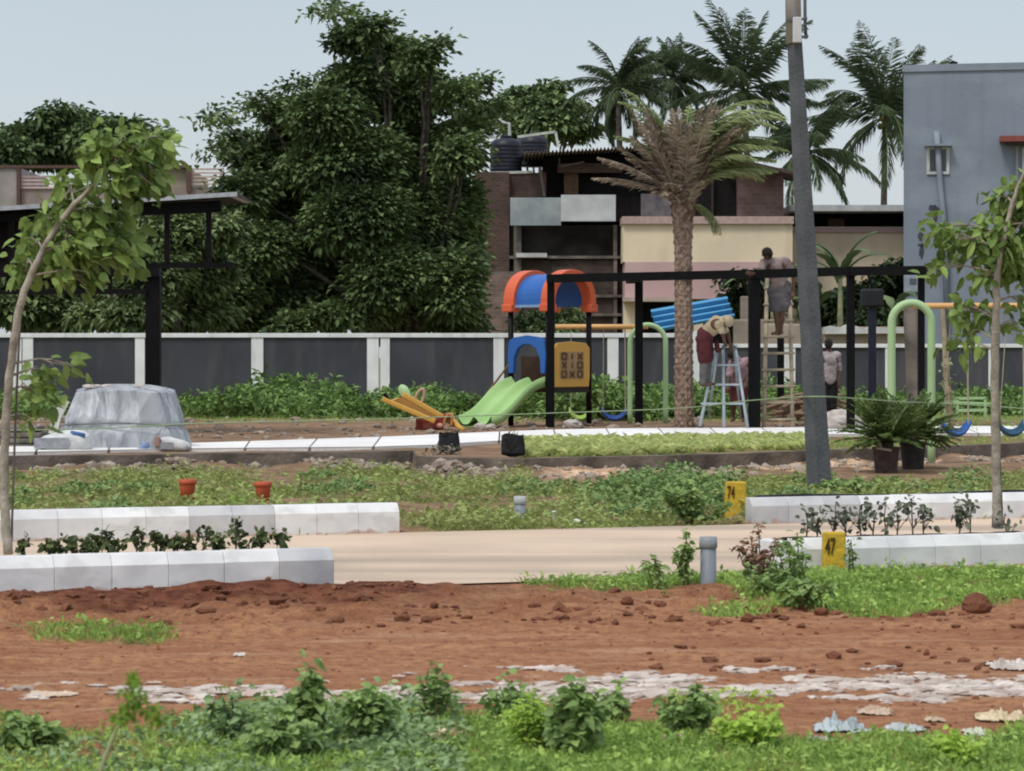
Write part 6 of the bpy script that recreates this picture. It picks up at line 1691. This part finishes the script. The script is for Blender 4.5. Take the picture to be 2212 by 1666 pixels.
rock(2108, 1322, .085, 'largest red-brown clod, at the grass edge on the right', flat=.85)
rock(1775, 1326, .038, 'round brown clod at the grass edge below the marker numbered 47')
rock(868, 1345, .042, 'round dark clod left of the middle of the soil strip, bigger of two')
rock(731, 1345, .036, 'small dark clod left of the bigger round one on the soil strip')
rock(1355, 1318, .036, 'dark pointed clod in the middle of the soil strip', flat=.9)
rock(920, 1350, .030, 'small dark clod just right of the bigger round one', flat=.8)
rock(445, 1330, .055, 'dark flat clod under the foot of the near left kerb', flat=.5)
rock(2025, 1330, .05, 'low red clod just left of the largest clod', flat=.5)
rock(1930, 1442, .045, 'dark flat clod near the lime spill on the right', flat=.4)
rock(1245, 1612, .030, 'dark brown clod under the leafy weed at the bottom, left one', flat=.8)
rock(1190, 1618, .036, 'dark brown clod under the bright feathery weed at the bottom', flat=.8)
def crumple(px, py, wpx, hz, label, c1, c2, seed, dep=.12, yaw=0.0, cat='litter'):
    """torn plastic or paper sheet, crumpled, lying on the soil"""
    Y = YG(py); x0 = X(px, Y); w_ = wpx / FPX * Y; n, k = 60, 30
    U, V_ = np.meshgrid(np.linspace(-1, 1, n), np.linspace(-1, 1, k)); s = seed * 7.7
    ed = 1 + .35 * (fbm(U * 2 + s, V_ * 2, 3) - .5) * 2
    Xx = x0 + U * w_ / 2 * ed; Yy = Y + V_ * dep * (1 + .6 * (fbm(U * 3 + s, V_ + s, 3) - .5)) + U * yaw * w_
    ridg = np.abs(fbm(U * 2.6 + s, V_ * 1.8 + s, 3) - .5) * 2; ridg2 = np.abs(fbm(U * 7 + s, V_ * 5, 2) - .5) * 2
    hz_ = hz * .62
    Zz = gz(Xx, Yy) + .006 + hz_ * (1.5 * ridg + .35 * ridg2) * (1 - .75 * np.maximum(np.abs(U), np.abs(V_)) ** 3)
    b = MB(); b.grid(np.stack([Xx, Yy, Zz], -1))
    o = b.build('litter_sheet', mat('litter_%d' % seed, c1 + (1,), c2 + (1,), scale=6, rough=.6), smooth=False)
    sm = o.modifiers.new('shell', 'SOLIDIFY'); sm.thickness = .003
    return tag(o, label, cat, 'crumpled sheets lying on the soil')
crumple(2178, 1442, 88, .085, 'crumpled white sheet at the right edge above the lime spill', (.66, .60, .56), (.45, .38, .34), 1, .10)
crumple(1815, 1580, 104, .105, 'crumpled pale bluish plastic sheet at the grass edge, lower right', (.50, .56, .58), (.32, .37, .38), 2, .12)
crumple(1955, 1580, 84, .05, 'small torn bluish-white plastic strip right of the bigger bluish sheet', (.56, .60, .60), (.32, .35, .33), 3, .07)
crumple(1890, 1540, 78, .06, 'cream crumpled paper just above the bluish plastic sheet', (.60, .48, .38), (.40, .27, .19), 4, .07)
crumple(2165, 1556, 110, .075, 'cream and yellowish crumpled sheet at the right edge by the grass', (.68, .58, .40), (.46, .33, .20), 5, .13)
crumple(965, 1594, 100, .065, 'cream and yellow crumpled sheet among the weeds at the bottom', (.66, .54, .36), (.40, .24, .12), 6, .11)
crumple(1185, 1446, 120, .022, 'flat pinkish-white scrap on the soil above the weeds', (.62, .50, .43), (.44, .30, .24), 7, .07)
crumple(112, 1503, 104, .022, 'long flat cream scrap on the soil at the left', (.66, .54, .42), (.50, .36, .26), 8, .07)
crumple(517, 1420, 24, .02, 'tiny white scrap on bare soil left of the weeds', (.70, .66, .62), (.55, .48, .42), 9, .03)
crumple(2020, 1560, 44, .04, 'small cream scrap between the bluish strip and the yellowish sheet', (.62, .52, .40), (.42, .30, .20), 11, .05)
crumple(1770, 1600, 46, .03, 'small whitish scrap in the grass edge left of the bluish plastic sheet', (.62, .62, .58), (.42, .40, .36), 12, .05)
crumple(1460, 1600, 60, .03, 'small cream scrap under the dense dark weed clump', (.60, .48, .38), (.38, .26, .18), 13, .05)
crumple(860, 1468, 26, .015, 'tiny pinkish scrap on bare soil above the grey-green weed', (.62, .48, .40), (.44, .30, .24), 14, .03)
crumple(332, 1482, 34, .015, 'tiny pale scrap on bare soil right of the blurred weed', (.60, .46, .38), (.42, .28, .2), 15, .03)
crumple(2110, 1590, 60, .03, 'greenish-white scrap at the grass edge below the yellowish sheet', (.60, .62, .50), (.40, .42, .30), 16, .05)
crumple(575, 1504, 120, .03, 'pinkish-white flaky scrap beside the tall leafy weed', (.62, .52, .46), (.46, .34, .28), 10, .08)

# ================================================================ foreground weeds
fw_m = mat('weed_green', (0.36, 0.50, 0.16, 1), (0.06, 0.12, 0.035, 1), scale=6, rough=.55, attr=True, translucent=.22)
fw2_m = mat('weed_bright', (0.52, 0.70, 0.12, 1), (0.16, 0.29, 0.04, 1), scale=6, rough=.55, attr=True, translucent=.3)
fw3_m = mat('weed_bluegreen', (0.36, 0.50, 0.22, 1), (0.08, 0.14, 0.055, 1), scale=4, rough=.55, attr=True, translucent=.2)
def weed(label, px, pbase, ptop, wpx, n, L, m, seed, W=.62, shoots=6, name='weed', tilt=0.0, top_heavy=.5):
    Y = YG(pbase); L = L * .95; n = int(n * 1.5); r = np.random.default_rng(seed); x0 = X(px, Y); z0 = float(gz(x0, Y)); H = Z(ptop, Y) - z0; w_ = wpx / FPX * Y
    t = thing(name, label, 'weed', (x0, Y, z0), 'weeds in the foreground')
    b = MB(); tips = []
    for k in range(shoots):
        a = 2 * pi * (k + r.random() * .6) / shoots; rr = r.uniform(.25, 1) * w_ / 2 if k else 0
        hh = H * (r.uniform(.45, .85) if k else 1); base = np.array([x0 + .02 * cos(a), Y + .02 * sin(a), z0 - .01])
        tip = np.array([x0 + rr * cos(a) + tilt * hh, Y + rr * sin(a) * .8, z0 + hh]); m_ = (base + tip) / 2 + [rr * .15 * cos(a), 0, hh * .08]
        b.tube([base, m_, tip], [.006, .005, .003], 6); tips.append((base, m_, tip))
    b.build('stems', mat('weed_stem', (.16, .19, .06, 1), (.12, .10, .05, 1), rough=.8), t)
    k = r.integers(0, shoots, n); f = .12 + .88 * r.random(n) ** (1 - top_heavy)
    A_ = np.array([p[0] for p in tips])[k]; M_ = np.array([p[1] for p in tips])[k]; T_ = np.array([p[2] for p in tips])[k]; f = f[:, None]
    P = A_ * (1 - f) ** 2 + 2 * M_ * f * (1 - f) + T_ * f * f + r.normal(size=(n, 3)) * .018
    a = r.random(n) * 2 * pi; D = np.stack([np.cos(a), np.sin(a) * .8 - .2, .25 + .4 * r.normal(size=n)], 1)
    b = MB(); bigleaves(b, P, D, L * (.55 + .75 * r.random(n)), L * W * (.55 + .75 * r.random(n)), v=np.clip(r.random(n) * .75 + .3 * (P[:, 2] - z0) / max(H, .05), 0, 1), bend=.3)
    b.build('leaves', m, t)
    return adopt(t)
weed('tallest leafy weed, with a tight leafy top, left of the middle at the bottom', 668, 1600, 1440, 66, 330, .055, fw_m, 1, shoots=8)
weed('spreading leafy weed just below the tallest leafy weed', 620, 1640, 1540, 190, 380, .058, fw_m, 2, shoots=11)
weed('grey-green leafy weed between the tallest weed and the small thin one', 800, 1610, 1485, 130, 330, .052, fw_m, 3, shoots=9)
weed('thin upright weed in front of the pale lime patch', 942, 1560, 1440, 70, 150, .042, fw_m, 4, shoots=6)
weed('bright yellow-green feathery weed at the bottom middle', 1152, 1622, 1505, 150, 900, .032, fw2_m, 5, W=.35, shoots=16)
weed('dark broad-leaved weed right of the bright feathery weed', 1250, 1632, 1478, 120, 400, .062, fw_m, 6, shoots=10)
weed('leafy weed in front of the lime spill above the dark broad-leaved one', 1105, 1560, 1470, 90, 180, .048, fw_m, 7, shoots=7)
weed('dense dark weed clump right of the lime-free soil gap', 1500, 1590, 1488, 150, 460, .05, fw_m, 8, shoots=12)
weed('lighter green weed clump beside the dense dark clump', 1622, 1618, 1545, 140, 380, .042, fw2_m, 9, shoots=10)
weed('dark leafy weed at the left edge of the bottom grass', 62, 1622, 1555, 120, 300, .058, fw_m, 10, shoots=9)
weed('yellow-green weed clump at the lower right corner', 2060, 1650, 1590, 130, 330, .038, fw2_m, 11, shoots=9)
weed('leafy weed at the edge of the lime spill right of the dark broad-leaved one', 1330, 1560, 1490, 100, 170, .045, fw_m, 12, shoots=6)
weed('small bluish weed at the left of the leafy mass', 500, 1600, 1505, 90, 160, .045, fw3_m, 13, shoots=6)
# near plant, out of focus
Yn = 6.6; t = thing('weed', 'blurred bright green feathery weed on a pale stalk, very close at the lower left', 'weed', (X(200, Yn), Yn, 0), 'weeds in the foreground')
sp = [(170, 2200), (205, 1700), (225, 1640), (245, 1590), (275, 1540), (300, 1500)]
b = MB(); pp = np.array([PT(a, c_, Yn) for a, c_ in sp]); pp[0][2] = 0; b.tube(pp, [.006, .005, .005, .0045, .003, .002], 7); b.build('stalk', mat('pale_stalk', (.42, .48, .25, 1), rough=.7), t, smooth=True)
b = MB(); r = np.random.default_rng(2)
for (cx_, cy_, rx, ry, n) in ((290, 1510, 30, 32, 150), (330, 1540, 26, 18, 70), (265, 1550, 26, 14, 80), (345, 1555, 16, 8, 30), (285, 1470, 16, 14, 40)):
    P = PT(cx_, cy_, Yn) + r.normal(size=(n, 3)) * [rx / FPX * Yn * .5, .02, ry / FPX * Yn * .5]; bigleaves(b, P, r.normal(size=(n, 3)) + [0, 0, -.1], np.full(n, .016), np.full(n, .008))
b.build('leaves', mat('weed_lime', (.26, .44, .05, 1), (.10, .22, .02, 1), rough=.5, attr=True, translucent=.4), t); adopt(t)
# low weed mass at the bottom
b = MB(); r_ = np.random.default_rng(4)
def mass(b, n, g0, g1, p0, p1, L, hmax, W=.62):
    gy = r_.uniform(g0, g1, n); px = r_.uniform(p0, p1, n); Y = YG(gy); x = X(px, Y)
    hh = hmax * np.clip(fbm(x * 4, Y * 3, 3) * 1.7 - .35, .05, 1) * r_.random(n) ** .6
    P = np.stack([x, Y, gz(x, Y) + hh], 1); a = r_.random(n) * 2 * pi
    D = np.stack([np.cos(a), np.sin(a) - .3, .2 + .45 * r_.normal(size=n)], 1)
    bigleaves(b, P, D, L * (.5 + .8 * r_.random(n)), L * W * (.5 + .8 * r_.random(n)), v=np.clip(r_.random(n) * .7 + hh / hmax * .35, 0, 1), bend=.3)
mass(b, 4200, 1560, 1800, 350, 1010, .036, .075); mass(b, 1500, 1520, 1640, 500, 1000, .042, .12)
mass(b, 900, 1590, 1720, -60, 360, .035, .05)
tag(b.build('weed_mat', fw3_m), kind='stuff')
b = MB(); mass(b, 2600, 1612, 1800, 980, 2280, .024, .035, .5); mass(b, 700, 1500, 1600, 1440, 1680, .03, .04); mass(b, 500, 1530, 1600, 1050, 1330, .035, .05)
tag(b.build('weed_mat_bright', fw2_m), kind='stuff')

# weeds round the near pipe and the marker
dry_m = mat('dry_leaf', (0.30, 0.17, 0.11, 1), (0.14, 0.07, 0.045, 1), scale=6, rough=.9, attr=True)
weed('tall upright weed just left of the near grey pipe', 1482, 1268, 1148, 44, 120, .055, fw_m, 21, shoots=4)
weed('smaller leaning weed left of the tall one by the near grey pipe', 1424, 1272, 1198, 46, 50, .055, fw_m, 22, shoots=4, tilt=-.15)
weed('dry reddish-brown weed in front of the road, left of marker 47', 1638, 1262, 1138, 125, 170, .055, dry_m, 23, W=.5, shoots=12)
weed('dark leafy weed beside marker 47 on its left', 1722, 1285, 1150, 110, 150, .05, fw_m, 24, shoots=7)
weed('sprawling low weed at the edge of the road between the near pipe and marker 47', 1668, 1290, 1215, 150, 170, .05, fw_m, 29, shoots=9)
weed('small weed climbing the right side of marker 47', 1838, 1250, 1165, 22, 30, .05, fw_m, 25, shoots=3)
weed('broad-leaved weed in the grass below marker 47', 1730, 1320, 1250, 130, 170, .07, fw_m, 26, shoots=9)
weed('large bushy weed left of marker 74', 1490, 1134, 1040, 190, 460, .075, fw_m, 27, shoots=12)
weed('bushy weed in the far grass behind the pole foot', 1850, 1085, 1035, 180, 300, .075, fw_m, 28, shoots=10)

# ================================================================ people
def cap(b, p, q_, r0, r1, seg=14):
    p = np.array(p, float); q_ = np.array(q_, float); d = q_ - p; L = np.linalg.norm(d); d = d / max(L, 1e-6)
    P = []; R = []
    for a in np.linspace(-pi / 2, 0, 5): P.append(p + d * r0 * sin(a)); R.append(max(.0005, r0 * cos(a)))
    for a in np.linspace(0, pi / 2, 5): P.append(q_ + d * r1 * sin(a)); R.append(max(.0005, r1 * cos(a)))
    P = np.array(P)
    # parallel frame of constant direction avoids twist
    ref = np.array([0, 0, 1.0]) if abs(d[2]) < .9 else np.array([0, 1.0, 0])
    u = nrm(np.cross(d, ref)); w_ = np.cross(d, u); ang = np.arange(seg) * 2 * pi / seg
    V = np.concatenate([P[i] + R[i] * (np.outer(np.cos(ang), u) + np.outer(np.sin(ang), w_)) for i in range(len(P))]); k = len(P)
    j = np.arange(seg); jn = (j + 1) % seg
    F_ = np.concatenate([np.stack([i * seg + j, i * seg + jn, (i + 1) * seg + jn, (i + 1) * seg + j], 1) for i in range(k - 1)])
    b.add(V, F_, [list(range(seg - 1, -1, -1))], [list(range((k - 1) * seg, k * seg))])
def fuse(b, name, m, parent, voxel=.008, smooth=6):
    """fuse overlapping volumes into one continuous skin"""
    o = b.build(name, m, None)
    md = o.modifiers.new('r', 'REMESH'); md.mode = 'VOXEL'; md.voxel_size = voxel; md.use_smooth_shade = True
    sm = o.modifiers.new('s', 'SMOOTH'); sm.iterations = smooth; sm.factor = .5
    dg = bpy.context.evaluated_depsgraph_get(); me = bpy.data.meshes.new_from_object(o.evaluated_get(dg))
    o.modifiers.clear(); o.data = me; o.parent = parent
    me.materials.clear(); me.materials.append(m)
    me.polygons.foreach_set('use_smooth', np.ones(len(me.polygons), bool))
    return o
skin_m = mat('skin', (0.105, 0.055, 0.036, 1), (0.080, 0.040, 0.026, 1), scale=8, rough=.55)
hair_m = mat('hair', (0.010, 0.008, 0.007, 1), (0.018, 0.013, 0.011, 1), scale=40, rough=.6, bump=.6, bscale=90)
def person(label, Jd, face, clothes, group='workers in the playground', hair=True, wrap=None, sc=1.0):
    """Jd: joints in metres; face: direction the face looks; clothes: list of (name, material, [(jointA, jointB, rA, rB)...])"""
    J = {k: np.array(v, float) for k, v in Jd.items()}
    base = (J['ankle_l'] + J['ankle_r']) / 2 - [0, 0, .08]
    t = thing('person', label, 'person', base, group)
    b = MB(); s = sc; fdir = nrm(face); up = nrm(J['head'] - J['neck']); fdir = nrm(fdir - up * (fdir @ up)); sd_ = np.cross(up, fdir)
    cap(b, J['pelvis'], J['chest'], .125 * s, .135 * s)
    sh = nrm(J['sh_l'] - J['sh_r'])
    cap(b, J['chest'] + sh * .07, J['chest'] - sh * .07, .115 * s, .115 * s)
    cap(b, J['sh_l'] - sh * .03, J['sh_r'] + sh * .03, .065 * s, .065 * s)
    hp = nrm(J['hip_l'] - J['hip_r']); cap(b, J['hip_l'], J['hip_r'], .095 * s, .095 * s)
    cap(b, J['chest'], J['neck'], .075 * s, .055 * s); cap(b, J['neck'], J['head'] - up * .05, .055 * s, .052 * s)
    for k in 'lr':
        cap(b, J['sh_' + k], J['el_' + k], .052 * s, .040 * s); cap(b, J['el_' + k], J['wr_' + k], .040 * s, .027 * s)
        cap(b, J['hip_' + k], J['knee_' + k], .085 * s, .056 * s); cap(b, J['knee_' + k], J['ankle_' + k] , .054 * s, .036 * s)
        calf = J['knee_' + k] * .65 + J['ankle_' + k] * .35; cap(b, calf - fdir * .015, calf * .6 + (J['knee_' + k] * .3 + J['ankle_' + k] * .7) * .4 - fdir * .012, .050 * s, .044 * s)
        toe = J['toe_' + k]; heel = J['ankle_' + k] + nrm(J['ankle_' + k] - toe) * .035 - [0, 0, .055]
        cap(b, heel, toe, .034 * s, .026 * s); cap(b, J['ankle_' + k], (heel + toe) / 2, .036, .034)
        # hand: palm, four fingers of unequal length, thumb from the side
        hd = nrm(J['hand_' + k] - J['wr_' + k]); pal = J['wr_' + k] + hd * .05
        sid = nrm(np.cross(hd, [0.1, 1, 0.2])); nrmv = np.cross(hd, sid)
        cap(b, J['wr_' + k] + hd * .02 + sid * .012, pal + hd * .035 + sid * .02, .022, .020); cap(b, J['wr_' + k] + hd * .02 - sid * .012, pal + hd * .03 - sid * .022, .022, .019)
        for f_i, (o_, L_) in enumerate(((-.030, .060), (-.010, .075), (.010, .080), (.029, .070))):
            r0_ = pal + hd * .03 + sid * o_; k1 = r0_ + hd * L_ * .5 - nrmv * .012; k2 = k1 + hd * L_ * .35 - nrmv * .026
            cap(b, r0_, k1, .0095, .0088, 8); cap(b, k1, k2, .0088, .0075, 8)
        th0 = pal - hd * .03 + sid * .030; cap(b, th0, th0 + sid * .03 + hd * .025, .0115, .0095, 8); cap(b, th0 + sid * .03 + hd * .025, th0 + sid * .038 + hd * .055, .0095, .008, 8)
    R3 = np.stack([sd_, fdir, up], 1)
    H_ = J['head']
    b.ell(H_ + up * .015, (.074 * s, .092 * s, .100 * s), 20, 14, rot=R3)
    b.ell(H_ - up * .055 + fdir * .028, (.052 * s, .062 * s, .062 * s), 16, 10, rot=R3)
    cap(b, H_ + fdir * .085 + up * .005, H_ + fdir * .108 - up * .022, .011, .014, 8)
    for sg in (-1, 1):
        b.ell(H_ + sd_ * sg * .078 - up * .005, (.012, .022, .032), 8, 8, rot=R3)
        b.ell(H_ + fdir * .078 + sd_ * sg * .030 + up * .028, (.026, .012, .010), 8, 6, rot=R3)
    b.ell(H_ + fdir * .088 - up * .060, (.026, .012, .010), 10, 6, rot=R3)
    body = fuse(b, 'body', skin_m, t, .0075, 5)
    for sg in (-1, 1):
        MB().ell(H_ + fdir * .086 + sd_ * sg * .031 + up * .010, (.013, .008, .008), 8, 6, rot=R3).build('eye', mat('eye_white', (.35, .33, .30, 1), rough=.3), t, smooth=True)
    if hair:
        b = MB(); b.ell(H_ + up * .032 - fdir * .014, (.084 * s, .098 * s, .095 * s), 26, 18, noise=.07, rot=R3); b.ell(H_ - up * .01 - fdir * .035, (.078 * s, .072 * s, .085 * s), 20, 14, noise=.07, rot=R3)
        fuse(b, 'hair', hair_m, t, .010, 1)
    if wrap:
        b = MB(); b.ell(H_ + up * .030 - fdir * .01, (.096, .108, .098), 20, 14, noise=.05, rot=R3); b.ell(H_ - fdir * .06 - up * .02, (.075, .06, .075), 14, 10, rot=R3)
        fuse(b, 'head_cloth', wrap, t, .010, 3)
    for nm, m_, segs in clothes:
        b = MB()
        for a, c_, r0_, r1_ in segs:
            pa_ = J[a] if isinstance(a, str) else np.array(a); pc_ = J[c_] if isinstance(c_, str) else np.array(c_)
            cap(b, pa_, pc_, r0_, r1_, 20)
        o = fuse(b, nm, m_, t, .010, 3)
        nv = len(o.data.vertices); co = np.empty(nv * 3); o.data.vertices.foreach_get('co', co); co = co.reshape(-1, 3)
        nn_ = np.empty(nv * 3); o.data.vertices.foreach_get('normal', nn_); nn_ = nn_.reshape(-1, 3)
        co += nn_ * (.016 * (fbm(co[:, 0] * 9 + co[:, 1] * 5, co[:, 2] * 14, 3) - .5) * 2)[:, None]
        o.data.vertices.foreach_set('co', co.ravel()); o.data.update()
    return adopt(t)
def mid_(J, a, c_, f): return tuple(np.array(J[a]) * (1 - f) + np.array(J[c_]) * f)
shirt_pink = mat('shirt_dusty', (0.31, 0.235, 0.225, 1), (0.21, 0.155, 0.15, 1), scale=7, rough=.9)
short_grey = mat('cloth_grey', (0.13, 0.12, 0.13, 1), (0.075, 0.068, 0.074, 1), scale=7, rough=.9)
shirt_sand = mat('shirt_sand', (0.44, 0.36, 0.24, 1), (0.30, 0.24, 0.15, 1), scale=6, rough=.9)
maroon = mat('maroon_cloth', (0.085, 0.018, 0.022, 1), (0.055, 0.012, 0.015, 1), scale=7, rough=.9)
trouser_grey = mat('trouser_grey', (0.13, 0.12, 0.12, 1), (0.09, 0.085, 0.085, 1), scale=7, rough=.9)
shirt_rose = mat('shirt_rose', (0.36, 0.235, 0.25, 1), (0.25, 0.16, 0.175, 1), scale=7, rough=.9)
black_cloth = mat('black_cloth', (0.014, 0.013, 0.015, 1), rough=.9)
shirt_pale = mat('shirt_pale', (0.36, 0.31, 0.31, 1), (0.22, 0.19, 0.20, 1), scale=5, rough=.9)

# man leaning over the beam
Yp = 51.0; g = lambda px, py, dy=0: PT(px, py, Yp + dy)
J = dict(pelvis=g(1684, 622), chest=g(1676, 574, -.12), neck=g(1664, 561, -.20), head=g(1657, 548, -.28), sh_l=g(1651, 568, -.12), sh_r=g(1698, 566, -.12),
         el_l=g(1638, 590, -.30), wr_l=g(1625, 592, -.5), hand_l=g(1615, 590, -.6), el_r=g(1714, 600, -.02), wr_r=g(1713, 632, -.06), hand_r=g(1711, 642, -.12),
         hip_l=g(1674, 630), hip_r=g(1694, 630), knee_l=g(1676, 676, -.1), knee_r=g(1689, 678, -.06), ankle_l=g(1680, 714, .05), ankle_r=g(1687, 714, .05), toe_l=g(1668, 721, .0), toe_r=g(1680, 722, .15))
person('man with black hair climbing the wooden ladder and leaning over the black beam', J, (-.6, .5, -.4), [
    ('shirt', shirt_pink, [('chest', 'pelvis', .152, .13), ('sh_l', 'sh_r', .088, .088), ('sh_l', mid_(J, 'sh_l', 'el_l', .6), .075, .066), ('sh_r', mid_(J, 'sh_r', 'el_r', .6), .075, .066), ('chest', 'neck', .10, .066)]),
    ('wrapped_cloth', short_grey, [('pelvis', 'hip_l', .155, .15), ('hip_l', mid_(J, 'hip_l', 'knee_l', .72), .13, .125), ('hip_r', mid_(J, 'hip_r', 'knee_r', .60), .14, .13), ('hip_l', 'hip_r', .15, .15), (g(1700, 616), g(1705, 655), .08, .035)])])
# bending man on the step ladder
Yp = 50.3; g = lambda px, py, dy=0: PT(px, py, Yp + dy)
J = dict(pelvis=g(1523, 722), chest=g(1548, 700, -.10), neck=g(1561, 694, -.16), head=g(1571, 695, -.2), sh_l=g(1553, 702, -.27), sh_r=g(1557, 697, .08),
         el_l=g(1562, 724, -.27), wr_l=g(1566, 742, -.18), hand_l=g(1568, 750, -.1), el_r=g(1573, 722, .12), wr_r=g(1577, 741, .12), hand_r=g(1578, 748, .12),
         hip_l=g(1521, 732, -.10), hip_r=g(1523, 732, .10), knee_l=g(1521, 782, -.12), knee_r=g(1528, 780, .08), ankle_l=g(1519, 826, -.06), ankle_r=g(1527, 824, .10), toe_l=g(1536, 831, -.1), toe_r=g(1543, 830, .1))
person('man in sand-coloured shirt and dark red shorts bending over the step ladder', J, (.5, -.1, -.9), [
    ('shirt', shirt_sand, [('chest', mid_(J, 'chest', 'pelvis', .85), .150, .135), ('sh_l', 'sh_r', .085, .085), ('sh_l', mid_(J, 'sh_l', 'el_l', .7), .07, .06), ('sh_r', mid_(J, 'sh_r', 'el_r', .7), .07, .06), ('chest', 'neck', .11, .08)]),
    ('shorts', maroon, [('pelvis', 'hip_l', .150, .15), ('pelvis', 'hip_r', .15, .15), ('hip_l', mid_(J, 'hip_l', 'knee_l', .85), .155, .125), ('hip_r', mid_(J, 'hip_r', 'knee_r', .85), .15, .12), (g(1548, 740), g(1550, 756), .05, .05)]),
    ('trousers', trouser_grey, [('knee_l', mid_(J, 'knee_l', 'ankle_l', .95), .085, .07), ('knee_r', mid_(J, 'knee_r', 'ankle_r', .95), .085, .07)])], hair=False, wrap=shirt_sand)
# man in rose shirt behind the step ladder
Yp = 57.5; g = lambda px, py, dy=0: PT(px, py, Yp + dy)
J = dict(pelvis=g(1596, 836), chest=g(1598, 790, -.14), neck=g(1592, 774, -.24), head=g(1582, 768, -.32), sh_l=g(1582, 786, -.16), sh_r=g(1612, 782, -.1),
         el_l=g(1574, 812, -.26), wr_l=g(1572, 834, -.36), hand_l=g(1571, 842, -.4), el_r=g(1617, 808, -.1), wr_r=g(1611, 828, -.28), hand_r=g(1608, 836, -.34),
         hip_l=g(1587, 843), hip_r=g(1604, 843), knee_l=g(1586, 873, -.16), knee_r=g(1603, 874, -.10), ankle_l=g(1584, 902, .0), ankle_r=g(1606, 902, .05), toe_l=g(1580, 909, -.14), toe_r=g(1604, 909, -.1))
person('man in rose shirt and dark shorts stooping behind the step ladder', J, (-.6, -.5, -.5), [
    ('shirt', shirt_rose, [('chest', 'pelvis', .165, .15), ('sh_l', 'sh_r', .095, .095), ('sh_l', mid_(J, 'sh_l', 'el_l', .9), .085, .075), ('sh_r', mid_(J, 'sh_r', 'el_r', .9), .085, .075), ('chest', 'neck', .12, .07)]),
    ('shorts', maroon, [('pelvis', 'hip_l', .14, .14), ('hip_l', mid_(J, 'hip_l', 'knee_l', .8), .13, .10), ('hip_r', mid_(J, 'hip_r', 'knee_r', .8), .13, .10), ('hip_l', 'hip_r', .14, .14)])])
# man standing by the pole
Yp = 57.0; g = lambda px, py, dy=0: PT(px, py, Yp + dy)
J = dict(pelvis=g(1792, 822), chest=g(1792, 778), neck=g(1791, 761), head=g(1790, 744), sh_l=g(1775, 768), sh_r=g(1809, 768),
         el_l=g(1770, 798, .05), wr_l=g(1772, 824, -.05), hand_l=g(1773, 834, -.08), el_r=g(1813, 798, .05), wr_r=g(1811, 824, -.05), hand_r=g(1810, 834, -.08),
         hip_l=g(1784, 828), hip_r=g(1800, 828), knee_l=g(1785, 868), knee_r=g(1799, 868), ankle_l=g(1786, 905, .05), ankle_r=g(1798, 905, .05), toe_l=g(1784, 912, .16), toe_r=g(1800, 912, .18))
person('man in pale shirt and black trousers standing just right of the grey pole', J, (.2, 1, -.15), [
    ('shirt', shirt_pale, [('chest', 'pelvis', .155, .145), ('sh_l', 'sh_r', .085, .085), ('sh_l', 'el_l', .075, .060), ('sh_r', 'el_r', .075, .060), ('chest', 'neck', .10, .065)]),
    ('trousers', black_cloth, [('hip_l', 'hip_r', .118, .118), ('hip_l', 'knee_l', .105, .085), ('hip_r', 'knee_r', .105, .085), ('knee_l', 'ankle_l', .085, .065), ('knee_r', 'ankle_r', .085, .065)])])
